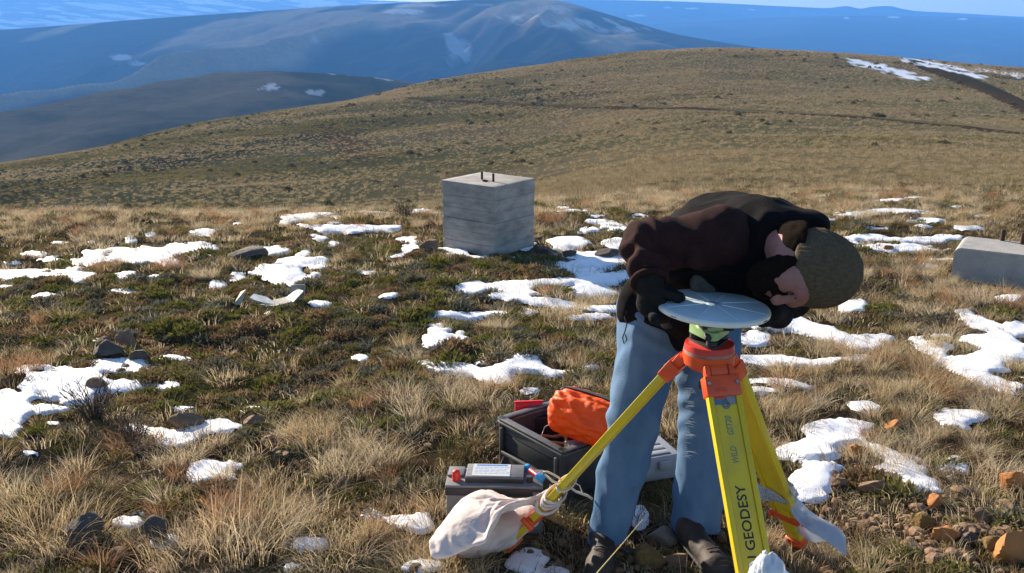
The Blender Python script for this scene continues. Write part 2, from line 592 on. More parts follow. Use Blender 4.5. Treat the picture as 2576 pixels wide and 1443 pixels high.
# ---- the ground sheet: a fan whose cells grow with distance
NA, NR = 600, 500
az = np.radians(np.linspace(-66, 66, NA))
rr = np.exp(np.linspace(math.log(0.5), math.log(760.0), NR))
A2, R2 = np.meshgrid(az, rr, indexing='ij')
X2, Y2 = R2 * np.sin(A2), R2 * np.cos(A2)
Z2 = G(X2, Y2)
U2, V2 = pix(X2, Y2, Z2)
def quads(nx, ny):
    i = np.arange(nx * ny).reshape(nx, ny)
    return np.stack([i[:-1, :-1], i[1:, :-1], i[1:, 1:], i[:-1, 1:]], -1).reshape(-1, 4)

soil = np.array([0.040, 0.028, 0.018]); moss = np.array([0.045, 0.052, 0.014]); litter = np.array([0.16, 0.11, 0.055])
tan = np.array([0.185, 0.148, 0.082]); olive = np.array([0.130, 0.118, 0.056]); ruddy = np.array([0.13, 0.072, 0.042]); dark = np.array([0.035, 0.03, 0.02])
def lerp(a, b, t):
    return a + (b - a) * t[..., None]
C = np.ones(X2.shape + (3,)) * soil
mo = ell_field(U2, V2, MOSSR)
n1 = fbm(X2 * 2.2, Y2 * 2.2, octv=4, seed=71); n2 = fbm(X2 * 7, Y2 * 7, octv=3, seed=73)
C = lerp(C, litter, 0.75 * sstep(-0.1, 0.4, n2 + 0.4 * n1))
C = lerp(C, moss, sstep(-0.6, 0.5, mo) * sstep(-0.15, 0.25, n1) * 0.9)
farw = sstep(10, 26, Y2)
nf = fbm(X2 * 0.05, Y2 * 0.05, octv=4, seed=75)
nf2 = fbm(X2 * 0.35, Y2 * 0.35, octv=3, seed=77)
hill = np.ones(X2.shape + (3,)) * tan
hill = lerp(hill, olive, sstep(-0.25, 0.35, nf + 0.5 * nf2 + 0.35 * sstep(1500, 300, U2) - 0.1))
hill = lerp(hill, ruddy, 0.7 * np.exp(-(((U2 - 860) / 60 - (V2 - 350) / 60) ** 2) - ((V2 - 360) / 50) ** 2))
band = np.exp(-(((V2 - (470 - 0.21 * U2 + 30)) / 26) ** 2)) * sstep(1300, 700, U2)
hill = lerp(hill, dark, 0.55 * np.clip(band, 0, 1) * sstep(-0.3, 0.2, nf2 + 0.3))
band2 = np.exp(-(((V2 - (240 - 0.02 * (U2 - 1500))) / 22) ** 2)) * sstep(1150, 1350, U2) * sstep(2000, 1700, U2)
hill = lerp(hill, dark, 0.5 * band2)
hs = ell_field(U2, V2, [([(2150, 155), (2230, 175), (2320, 200)], 10, 3), ([(2280, 152), (2380, 170), (2470, 196)], 6, 3), ([(1940, 124), (2100, 130), (2250, 140), (2440, 175)], 4, 6),
                        ([(2230, 138), (2330, 152), (2450, 176), (2560, 190)], 7, 4), (1700, 126, 90, 3)])
hs = hs - 0.25 + 2.2 * fbm(X2 * 0.5, Y2 * 0.12, octv=4, seed=81, gain=0.7)
hsn = sstep(0.1, 0.5, hs) * (Y2 > 60)
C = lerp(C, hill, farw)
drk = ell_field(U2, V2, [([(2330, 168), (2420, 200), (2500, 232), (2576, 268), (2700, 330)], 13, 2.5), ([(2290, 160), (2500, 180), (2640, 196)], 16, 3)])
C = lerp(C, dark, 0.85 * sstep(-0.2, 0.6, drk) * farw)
C = lerp(C, np.array([0.78, 0.80, 0.84]), hsn)
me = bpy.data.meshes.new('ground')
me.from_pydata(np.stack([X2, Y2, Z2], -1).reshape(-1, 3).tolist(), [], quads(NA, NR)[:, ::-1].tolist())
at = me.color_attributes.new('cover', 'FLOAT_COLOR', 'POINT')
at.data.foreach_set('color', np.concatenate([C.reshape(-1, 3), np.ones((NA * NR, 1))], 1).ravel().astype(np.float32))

def cover_mat(name, sc1, sc2, amt, bump, bs, rough=0.95):
    m, nt, out = new_mat(name)
    a = N(nt, 'ShaderNodeAttribute', attribute_name='cover')
    tc = N(nt, 'ShaderNodeTexCoord')
    n1 = N(nt, 'ShaderNodeTexNoise', Scale=sc1, Detail=8.0, Roughness=0.7)
    n2 = N(nt, 'ShaderNodeTexNoise', Scale=sc2, Detail=6.0, Roughness=0.7)
    for n in (n1, n2):
        nt.links.new(tc.outputs['Object'], n.inputs['Vector'])
    mr = N(nt, 'ShaderNodeMapRange')
    mr.inputs['From Min'].default_value = 0.3; mr.inputs['From Max'].default_value = 0.7
    mr.inputs['To Min'].default_value = 1 - amt; mr.inputs['To Max'].default_value = 1 + amt
    mul = N(nt, 'ShaderNodeMath', operation='ADD')
    nt.links.new(n1.outputs['Fac'], mul.inputs[0]); nt.links.new(n2.outputs['Fac'], mul.inputs[1])
    hf = N(nt, 'ShaderNodeMath', operation='MULTIPLY'); hf.inputs[1].default_value = 0.5
    nt.links.new(mul.outputs[0], hf.inputs[0]); nt.links.new(hf.outputs[0], mr.inputs['Value'])
    vm = N(nt, 'ShaderNodeVectorMath', operation='SCALE')
    nt.links.new(a.outputs['Color'], vm.inputs[0]); nt.links.new(mr.outputs[0], vm.inputs['Scale'])
    b = N(nt, 'ShaderNodeBsdfDiffuse', Roughness=rough)
    nt.links.new(vm.outputs[0], b.inputs['Color'])
    if bump:
        bp = N(nt, 'ShaderNodeBump', Strength=bump, Distance=bs)
        nt.links.new(hf.outputs[0], bp.inputs['Height']); nt.links.new(bp.outputs[0], b.inputs['Normal'])
    nt.links.new(b.outputs[0], out.inputs['Surface'])
    return m
ground = link_mesh('ground', me, cover_mat('ground_soil', 60.0, 9.0, 0.55, 0.7, 0.02), smooth=True)
tag(ground, kind='structure')

# ---- hills beyond
def far_layer(name, ucols, ys, dv, crest, ycrest, noise, colf, mat, nu=300, ny=120, extra=None):
    """ys: distances relative to the crest's; dv: rows below the crest's row at each of them"""
    uu = np.linspace(ucols[0], ucols[-1], nu)
    cr = pchip(ucols, crest, uu)
    yc = pchip(ucols, ycrest, uu)
    tt = np.linspace(ys[0], ys[-1], ny)
    d = pchip(ys, dv, tt)
    Yf = yc[:, None] * tt[None, :]
    Vr = cr[:, None] + d[None, :]
    Zr = zray(Yf, Vr)
    depth = Yf * math.cos(PITCH) - (Zr - CAM_H) * math.sin(PITCH)
    Xf = ((uu - CU) / FPX)[:, None] * depth
    Zr = Zr + noise(Xf, Yf, uu[:, None] + 0 * tt, tt[None, :] + 0 * uu[:, None])
    Uq, Vq = pix(Xf, Yf, Zr)
    Cc = colf(Xf, Yf, Zr, Uq, Vq)
    me = bpy.data.meshes.new(name)
    me.from_pydata(np.stack([Xf, Yf, Zr], -1).reshape(-1, 3).tolist(), [], quads(nu, ny)[:, ::-1].tolist())
    a = me.color_attributes.new('cover', 'FLOAT_COLOR', 'POINT')
    a.data.foreach_set('color', np.concatenate([Cc.reshape(-1, 3), np.ones((nu * ny, 1))], 1).ravel().astype(np.float32))
    return tag(link_mesh(name, me, mat), kind='structure')

def ridged(x, y, s, seed, octv=4):
    r, a, t = 0, 1.0, 0
    for o in range(octv):
        r = r + a * (1 - np.abs(vnoise(x * s, y * s, seed=seed + o * 13)) * 2); t += a
        a *= 0.5; s *= 2.1
    return r / t
snowc = np.array([0.80, 0.82, 0.86])
brown = np.array([0.22, 0.165, 0.095]); dgreen = np.array([0.085, 0.085, 0.055])
farmat = cover_mat('hill_grass', 0.02, 0.12, 0.30, 0.0, 1.0)
# second hill
def n_l2(x, y, u, t):
    return 15 * fbm(x * 0.006, y * 0.004, octv=4, seed=91) * sstep(1.0, 0.9, t) + 1.2 * fbm(x * 0.05, y * 0.05, octv=2, seed=93)
def c_l2(x, y, z, u, v):
    n = fbm(x * 0.012, y * 0.012, octv=4, seed=95)
    c = lerp(np.ones(x.shape + (3,)) * brown, dgreen, sstep(-0.1, 0.5, 0.8 * n - 0.1 + 0.6 * sstep(450, 800, u)))  # right flank darkened in the colour as the side away from the sun
    s = ell_field(u, v, [(680, 222, 40, 14), (790, 232, 30, 10), ([(740, 181), (850, 187), (980, 202)], 2.2, 6)]) - 0.5 + 2.4 * fbm(x * 0.09, y * 0.03, octv=4, seed=97, gain=0.7)
    return lerp(c, snowc, 0.5 * sstep(0.2, 0.9, s))
far_layer('hill_beyond', [-1200, -600, 0, 300, 640, 850, 1030, 1300, 1800, 2600], [0.45, 0.62, 0.8, 0.92, 1.0, 1.12, 1.5], [420, 210, 92, 30, 0, 30, 190],
          [480, 380, 285, 226, 180, 187, 207, 235, 300, 400], [760, 780, 800, 860, 950, 980, 1000, 1000, 1000, 1000], n_l2, c_l2, farmat, nu=800, ny=150)
# the long snow-capped mountain with its spurs
def n_l3(x, y, u, t):
    xs = x * 0.92 - y * 0.38; ysn = x * 0.38 + y * 0.92
    w = sstep(0.97, 0.74, t) * sstep(0.28, 0.60, t)
    r = 105 * w * (ridged(xs * 1.2, ysn * 0.33, 0.0021, 101) - 0.50) + 16 * fbm(x * 0.008, y * 0.008, octv=3, seed=103) * sstep(1.0, 0.9, t)
    spur = 30 * np.exp(-((u - 1370 - 160 * (0.78 - t) * 2) / 95) ** 2 - ((t - 0.66) / 0.16) ** 2)
    gul = -36 * np.exp(-((u - 1165) / 60) ** 2 - ((t - 0.78) / 0.12) ** 2)
    return r + spur + gul
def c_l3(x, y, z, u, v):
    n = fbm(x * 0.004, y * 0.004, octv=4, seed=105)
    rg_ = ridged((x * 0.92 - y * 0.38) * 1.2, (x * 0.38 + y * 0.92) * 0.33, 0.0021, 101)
    c = lerp(np.ones(x.shape + (3,)) * brown * 1.5, dgreen * 0.6, sstep(0.62, 0.30, rg_ + 0.25 * n))  # sunlit brown spurs and shaded gullies put into the colour
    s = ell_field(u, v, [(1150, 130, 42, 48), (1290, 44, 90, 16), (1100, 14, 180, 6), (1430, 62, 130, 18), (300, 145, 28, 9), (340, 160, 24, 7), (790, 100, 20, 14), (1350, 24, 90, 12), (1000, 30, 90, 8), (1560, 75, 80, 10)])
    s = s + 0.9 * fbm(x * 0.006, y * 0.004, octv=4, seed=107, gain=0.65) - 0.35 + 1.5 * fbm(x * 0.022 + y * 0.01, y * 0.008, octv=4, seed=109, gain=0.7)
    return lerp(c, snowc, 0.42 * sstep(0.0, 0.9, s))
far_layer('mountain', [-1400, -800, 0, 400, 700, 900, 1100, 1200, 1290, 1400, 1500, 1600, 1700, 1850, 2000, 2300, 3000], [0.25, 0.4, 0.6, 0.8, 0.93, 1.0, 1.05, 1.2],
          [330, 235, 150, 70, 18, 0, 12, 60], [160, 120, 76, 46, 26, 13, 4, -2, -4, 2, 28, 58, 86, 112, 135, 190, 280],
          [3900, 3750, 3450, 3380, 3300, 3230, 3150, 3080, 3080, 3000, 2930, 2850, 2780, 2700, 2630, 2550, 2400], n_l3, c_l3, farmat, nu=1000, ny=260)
# snowfields on the far left
def n_p(x, y, u, t):
    return 30 * fbm(x * 0.0012, y * 0.0012, octv=3, seed=111) * sstep(1.0, 0.9, t)
def c_p(x, y, z, u, v):
    s = fbm((u + 5.0 * v) * 0.008, (v - 0.12 * u) * 0.20, octv=4, seed=113)
    return lerp(np.ones(x.shape + (3,)) * np.array([0.30, 0.34, 0.36]), snowc, sstep(0.02, 0.30, s + 0.06))
far_layer('far_plateau', [-1400, -600, 0, 400, 700, 900, 1000, 1100, 1250, 1500], [0.6, 0.75, 0.9, 1.0, 1.1], [160, 100, 40, 0, 30],
          [-12, -11, -9, -7, -4, 0, 4, 9, 30, 70], [7600] * 10, n_p, c_p, farmat, nu=700, ny=160)
# ranges on the right, blue haze tint painted into their colour
def n_r(x, y, u, t):
    return (26 * (ridged(x, y, 0.0011, 121) - 0.4) + 8 * fbm(x * 0.004, y * 0.004, octv=3, seed=123)) * sstep(1.02, 0.9, t)
def c_r(x, y, z, u, v):
    s = ell_field(u, v, [(1740, 22, 24, 3), (1890, 25, 18, 2.5), (1680, 20, 14, 3), (2250, 44, 26, 3), (2420, 49, 14, 2.5), (2130, 46, 10, 3), (1600, 40, 30, 3)]) + 0.6 * fbm(x * 0.004, y * 0.003, octv=3, seed=125)
    n = fbm(x * 0.0015, y * 0.0015, octv=3, seed=127)
    c = lerp(np.ones(x.shape + (3,)) * np.array([0.03, 0.05, 0.06]), np.array([0.07, 0.085, 0.09]), sstep(-0.3, 0.4, n))
    return lerp(c, snowc, 0.6 * sstep(0.3, 0.7, s))
far_layer('distant_range', [1100, 1300, 1400, 1500, 1650, 1800, 1900, 2000, 2080, 2130, 2165, 2200, 2235, 2270, 2300, 2400, 2576, 3000, 3800], [0.6, 0.75, 0.9, 1.0, 1.1], [150, 90, 34, 0, 30],
          [40, 4, -1, 0, 3, 8, 13, 18, 21, 16, 22, 17, 16, 23, 28, 33, 43, 60, 90], [7900] * 19, n_r, c_r, farmat, nu=420, ny=100)
far_layer('blue_plateau', [1100, 1500, 1800, 2000, 2150, 2350, 2576, 3000, 3800], [0.3, 0.5, 0.75, 0.93, 1.0, 1.1], [260, 160, 70, 14, 0, 20],
          [110, 74, 52, 43, 40, 42, 47, 62, 90], [6200] * 9, n_r, c_r, farmat, nu=300, ny=120)

# ---- tracks worn into the hillside
def track(name, pts, wid, mat):
    W_ = [gp(u, v) for u, v in pts]
    P_ = []
    for a, b in zip(W_[:-1], W_[1:]):
        for t in np.linspace(0, 1, 14, endpoint=False):
            P_.append(a + (b - a) * t)
    P_.append(W_[-1])
    P_ = np.array(P_)
    for _ in range(6):
        P_[1:-1] = (P_[:-2] + 2 * P_[1:-1] + P_[2:]) / 4
    T = np.gradient(P_[:, :2], axis=0); T /= np.linalg.norm(T, axis=1)[:, None]
    Nn = np.stack([-T[:, 1], T[:, 0]], 1)
    V = []
    for s in (-1, -0.35, 0.35, 1):
        q = P_[:, :2] + Nn * s * wid / 2
        V.append(np.stack([q[:, 0], q[:, 1], G(q[:, 0], q[:, 1]) + 0.10 - 0.04 * abs(s)], 1))
    V = np.stack(V, 1).reshape(-1, 3)
    return tag(obj_np(name, V, quads(len(P_), 4)[:, ::-1], mat), kind='structure')
trackm = M('track_dirt', (0.030, 0.023, 0.014), (0.055, 0.042, 0.026), scale=0.8, rough=1.0, spec=0.0)
track('dirt_track', [(1030, 250), (1150, 256), (1300, 266), (1500, 272), (1800, 279), (2000, 288), (2200, 301), (2400, 318), (2600, 338), (2900, 370)], 2.4, trackm)
track('dirt_track', [(2340, 176), (2420, 206), (2490, 236), (2560, 266), (2640, 306), (2800, 380)], 2.2, trackm)

# ---- snow lying in patches between the tufts
ks = np.arange(-0.80, 0.80, 0.0032)
ys = np.exp(np.arange(math.log(1.8), math.log(13.0), 0.0042))
KS, YS = np.meshgrid(ks, ys, indexing='ij')
XS = KS * YS
gz = g_mid(XS, YS)
sm = snow_field(XS, YS, gz)
def box_mean(a, k):
    for ax_ in (0, 1):
        c = np.cumsum(np.concatenate([np.repeat(np.take(a, [0], ax_), k + 1, ax_), a, np.repeat(np.take(a, [-1], ax_), k, ax_)], ax_), axis=ax_)
        n = a.shape[ax_]
        a = (np.take(c, np.arange(2 * k + 1, 2 * k + 1 + n), ax_) - np.take(c, np.arange(0, n), ax_)) / (2 * k + 1)
    return a
wide = box_mean(box_mean((sm > 0).astype(float), 5), 4)
thick = 0.017 * wide * sstep(-0.05, 0.4, sm) + 0.004 * sstep(-0.05, 0.15, sm) + 0.011 * fbm(XS * 7, YS * 7, octv=4, seed=45) * sstep(0, 0.5, sm)
ZS = gz + 0.55 * (G(XS, YS) - gz) + thick - 0.05 * (1 - sstep(-0.6, 0.06, sm))
keep = sm > -0.62
kq = keep[:-1, :-1] & keep[1:, :-1] & keep[1:, 1:] & keep[:-1, 1:]
Fq = quads(*KS.shape)[kq.ravel()][:, ::-1]
used, inv = np.unique(Fq, return_inverse=True)
snowm = M('snow', (0.80, 0.82, 0.86), (0.88, 0.89, 0.91), scale=30, rough=0.55, bump=0.35, bscale=220, spec=0.3)
snow = obj_np('snow', np.stack([XS, YS, ZS], -1).reshape(-1, 3)[used], inv.reshape(-1, 4), snowm)
tag(snow, 'thawing patches of white snow lying between the grass tufts', 'snow', kind='stuff')

# ---- blue winter haze
hz = MB()
hz.box((1000, 4600, 5), (19000, 10000, 400))
hv, nt, out = new_mat('haze')
pv = N(nt, 'ShaderNodeVolumePrincipled')
pv.inputs['Color'].default_value = (0.13, 0.41, 1.0, 1)
pv.inputs['Density'].default_value = 1.5e-4
pv.inputs['Anisotropy'].default_value = 0.0
nt.links.new(pv.outputs[0], out.inputs['Volume'])
haze = hz.build('haze', hv)
tag(haze, 'thin blue winter haze over the hills', 'haze', kind='stuff')
# ================================================================== things on the ground
m_conc = M('concrete', (0.26, 0.25, 0.235), (0.36, 0.348, 0.325), scale=9, rough=0.92, bump=0.5, bscale=70, lo=0.3, hi=0.75)
m_conc2 = M('concrete_course', (0.185, 0.175, 0.16), (0.37, 0.35, 0.32), scale=7, rough=0.92, bump=0.5, bscale=60, lo=0.3, hi=0.7, stretch=(1, 1, 2.5))
m_rust = M('rusty_steel', (0.10, 0.045, 0.025), (0.06, 0.04, 0.035), scale=60, rough=0.8, metal=0.3)

# ---- concrete block with board-marked courses
zt = 0.535
base = gp(1246, 641); zt = base[2] + 0.53
fr = PZ(1244, 471.6, zt); lf = PZ(1110.6, 453, zt); rt = PZ(1335.4, 448, zt)
e1 = lf - fr; e2 = rt - fr
sd_ = (np.linalg.norm(e1) + np.linalg.norm(e2)) / 2
d1 = e1 / np.linalg.norm(e1); d2 = np.array([-d1[1], d1[0], 0.0]) * np.sign(np.cross(d1, e2)[2]); d2[2] = 0
cen = fr + (d1 * np.linalg.norm(e1) + d2 * np.linalg.norm(e2)) / 2
ang = math.atan2(d1[1], d1[0])
LX, LY = float(np.linalg.norm(e1)), float(np.linalg.norm(e2))
blk = empty('concrete_block', (cen[0], cen[1], base[2]), 'tall grey board-marked concrete block with two bolts standing in the grass', 'concrete block')
rng = random.Random(4)
R3 = Matrix.Rotation(ang, 3, 'Z')
def course(parent, z0, z1, ins, cx, cy, lx, ly, rot, mat, seed):
    """one board-high band of cast concrete with chipped, slightly wavy faces"""
    bm = bmesh.new()
    bmesh.ops.create_cube(bm, size=1.0)
    for v in bm.verts:
        v.co = Vector((v.co.x * (lx - 2 * ins), v.co.y * (ly - 2 * ins), v.co.z * (z1 - z0 - 0.0008)))
    bmesh.ops.bevel(bm, geom=bm.edges[:], offset=0.0028, segments=2, profile=0.5, affect='EDGES')
    bmesh.ops.subdivide_edges(bm, edges=[e for e in bm.edges if e.calc_length() > 0.05], cuts=7, use_grid_fill=True)
    for v in bm.verts:
        n = float(vnoise(v.co.x * 14 + seed, v.co.y * 14, v.co.z * 14, seed=seed)) * 0.0022
        v.co += v.co.normalized() * n
    T = Matrix.Translation(Vector((cx, cy, (z0 + z1) / 2)) - base_of(parent)) @ rot.to_4x4()
    bmesh.ops.transform(bm, matrix=T, verts=bm.verts[:])
    me = bpy.data.meshes.new('course'); bm.to_mesh(me); bm.free()
    return soft(link_mesh('course', me, mat, parent), 35)
hs = [-0.08, 0.075, 0.165, 0.25, 0.335, 0.425, 0.53]
for i in range(6):
    course(blk, base[2] + hs[i], base[2] + hs[i + 1], [0.002, 0.004, 0.0, 0.004, 0.001, 0.0][i], cen[0], cen[1], LX, LY, R3, m_conc2, 7 + i)
for u0, v1, v0 in ((1212.5, 427, 452), (1241, 431, 457.5)):
    b = PZ(u0, v0, zt)
    m = MB()
    m.cyl(b - np.array([0, 0, 0.02]), b + np.array([0, 0, 0.062]), 0.0085, seg=12)
    for k in range(9):
        m.cyl(b + np.array([0, 0, 0.004 + k * 0.0065]), b + np.array([0, 0, 0.0065 + k * 0.0065]), 0.0096, 0.0096, seg=12)
    soft(m.build('anchor_bolt', m_rust, blk))
b = PZ(1219, 457, zt)
m = MB(); m.box(b + np.array([0, 0, 0.007]), (0.035, 0.02, 0.013), Matrix.Rotation(0.5, 3, 'Z'), 0.004)
m.box(b + np.array([0.016, -0.006, 0.006]), (0.02, 0.016, 0.01), Matrix.Rotation(1.1, 3, 'Z'), 0.003)
tag(m.build('rusty_nut', m_rust, base=b), 'small rusty steel lump lying on top of the tall concrete block', 'nut')

# ---- second block at the edge of the picture
base2 = gp(2402, 712)
zt2 = base2[2] + 0.23
fl = PZ(2401, 623, zt2)
ey = PZ(2441, 576, zt2) - PZ(2416, 612, zt2); ey /= np.linalg.norm(ey)
ex = np.array([ey[1], -ey[0], 0.0])
lw, ld = 0.62, 0.42
cen2 = fl + ex * lw / 2 + ey * ld / 2
blk2 = empty('concrete_block', (cen2[0], cen2[1], base2[2]), 'low concrete block with a chipped corner and two bolts, half sunk in grass', 'concrete block')
R32 = Matrix.Rotation(math.atan2(ex[1], ex[0]), 3, 'Z')
m = MB()
pts = [(-lw / 2, -ld / 2, -0.30), (lw / 2, -ld / 2, -0.30), (lw / 2, -ld / 2, 0.0), (-lw / 2 + 0.03, -ld / 2, 0.0), (-lw / 2, -ld / 2, -0.028)]
W3 = [np.array([cen2[0], cen2[1], zt2]) + np.array(R32 @ Vector(p)) for p in pts]
m.poly(W3, ey * ld)
bmesh.ops.bevel(m.bm, geom=m.bm.edges[:], offset=0.006, segments=2, affect='EDGES')
soft(m.build('body', m_conc, blk2), 35)
for u0, v0 in ((2521, 606), (2571, 615)):
    b = PZ(u0, v0, zt2)
    m = MB(); m.cyl(b - np.array([0, 0, 0.01]), b + np.array([0, 0, 0.082]), 0.0145, seg=12)
    for k in range(10):
        m.cyl(b + np.array([0, 0, 0.004 + k * 0.007]), b + np.array([0, 0, 0.007 + k * 0.007]), 0.0160, seg=12)
    soft(m.build('anchor_bolt', m_rust, blk2))

# ================================================================== tripod, tribrach, antenna
m_yel = M('yellow_paint', (0.62, 0.44, 0.012), (0.44, 0.32, 0.035), scale=22, rough=0.42, bump=0.08, bscale=90, spec=0.5, lo=0.45, hi=0.85, stretch=(1, 1, 0.3))
m_yel2 = M('yellow_rail', (0.66, 0.47, 0.01), (0.56, 0.40, 0.02), scale=14, rough=0.32, spec=0.5, lo=0.3, hi=0.75)
m_org = M('orange_casting', (0.72, 0.085, 0.012), (0.60, 0.07, 0.015), scale=20, rough=0.4, bump=0.06, bscale=120, spec=0.5)
m_red = M('red_casting', (0.62, 0.03, 0.02), (0.5, 0.03, 0.02), scale=25, rough=0.4)
m_ink = M('marker_ink', (0.025, 0.028, 0.03), rough=0.8)
m_ink2 = M('blue_print', (0.16, 0.20, 0.12), rough=0.7)
m_blk = M('black_rubber', (0.018, 0.018, 0.019), (0.03, 0.03, 0.03), scale=30, rough=0.6)
m_green = M('green_enamel', (0.30, 0.46, 0.20), (0.25, 0.40, 0.18), scale=30, rough=0.4)
m_steel = M('bare_steel', (0.45, 0.44, 0.42), (0.3, 0.3, 0.29), scale=40, rough=0.35, metal=0.9)
m_white = M('antenna_plastic', (0.60, 0.70, 0.72), (0.52, 0.61, 0.64), scale=14, rough=0.45, spec=0.5)
m_cream = M('antenna_rim', (0.80, 0.76, 0.64), (0.72, 0.68, 0.56), scale=10, rough=0.5)
m_grey = M('grey_plate', (0.22, 0.24, 0.26), rough=0.5)

TC = P(1783, 893, 2.5)                  # centre of the tripod head
tri = empty('tripod', (TC[0], TC[1], 0.0), 'yellow surveying tripod with orange head standing over the mark', 'tripod')
tx, ty, tz = TC
m = MB()
m.cyl((tx, ty, tz - 0.020), (tx, ty, tz + 0.010), 0.072, 0.072, 36)
m.cyl((tx, ty, tz - 0.035), (tx, ty, tz - 0.020), 0.055, 0.066, 30)
head = m.build('head', m_org, tri); soft(head)
m = MB(); m.cyl((tx, ty, tz + 0.010), (tx, ty, tz + 0.019), 0.0705, 0.0705, 36)
soft(m.build('head_band', M('dusty_band', (0.30, 0.10, 0.07), (0.36, 0.26, 0.2), scale=20, rough=0.7), head))
m = MB(); m.cyl((tx, ty, tz + 0.019), (tx, ty, tz + 0.036), 0.070, 0.067, 36)
soft(m.build('top_ring', m_red, head))
m = MB(); m.cyl((tx, ty, tz - 0.09), (tx, ty, tz - 0.03), 0.014, 0.014, 14); m.cyl((tx, ty, tz - 0.10), (tx, ty, tz - 0.085), 0.022, 0.022, 14)
soft(m.build('fixing_screw', m_blk, tri))

FEET = [np.array([tx + 0.118, 1.84, -0.02]), gp(1268, 1390), gp(2012, 1385)]
EMBLEM_ANG = 0.0
def leg_frame(foot):
    top = np.array([tx, ty, tz - 0.004])
    rad = foot - top; rad[2] = 0; rad /= np.linalg.norm(rad)
    top = top + rad * 0.066
    ax = foot - top; L = np.linalg.norm(ax); ax /= L
    tang = np.cross(np.array([0, 0, 1.0]), rad); tang /= np.linalg.norm(tang)
    nrm = np.cross(ax, tang); nrm /= np.linalg.norm(nrm)
    if nrm @ rad < 0: nrm = -nrm
    return top, ax, tang, nrm, L
def lbox(m, fr_, t, w, n, sx, sn, st, bevel=0.002):
    """box centred at distance t down the leg, w sideways and n outward; sizes along side, outward, length"""
    top, ax, tang, nrm, L = fr_
    c = top + ax * t + tang * w + nrm * n
    R = Matrix((tang, nrm, -ax)).transposed()
    if R.determinant() < 0:
        R = Matrix((-tang, nrm, -ax)).transposed()
    m.box(c, (sx, sn, st), R, bevel)
def text_on(fr_, s, t0, t1, w0, n, size, mat, parent, name, shear=0.0, extr=0.0004, part=1.0):
    """lettering that reads up the leg from t0 to t1 (part: the share of its length that spans them)"""
    top, ax, tang, nrm, L = fr_
    up = -ax; side = np.cross(up, nrm)        # right-hand side seen from in front
    X, Y, Zv = up, -side, nrm                 # the letters' tops point to the left
    def run(txt):
        cu = bpy.data.curves.new(name, 'FONT')
        cu.body = txt; cu.size = size; cu.extrude = extr; cu.shear = shear
        cu.align_x = 'LEFT'; cu.align_y = 'CENTER'; cu.resolution_u = 3
        cu.offset = 0.0005
        to = bpy.data.objects.new(name, cu); COL.objects.link(to)
        me = bpy.data.meshes.new_from_object(to.evaluated_get(bpy.context.evaluated_depsgraph_get()))
        bpy.data.objects.remove(to)
        co = np.empty(len(me.vertices) * 3); me.vertices.foreach_get('co', co)
        return me, co.reshape(-1, 3)
    me, co = run(s)
    sx = (t0 - t1) / (part * co[:, 0].max())
    o = top + ax * (t1 + sx * co[:, 0].max()) + side * w0 + nrm * n - np.array(base_of(parent))
    co2 = o + co[:, :1] * sx * X + co[:, 1:2] * Y + co[:, 2:3] * Zv
    me.vertices.foreach_set('co', co2.ravel()); me.update()
    me.materials.clear()
    me.name = name
    return link_mesh(name, me, mat, parent, smooth=False)

def leg_t(f_, v):
    ts = np.linspace(0, f_[4], 600)
    e = [abs(pix(*(f_[0] + f_[1] * t))[1] - v) for t in ts]
    return ts[int(np.argmin(e))]

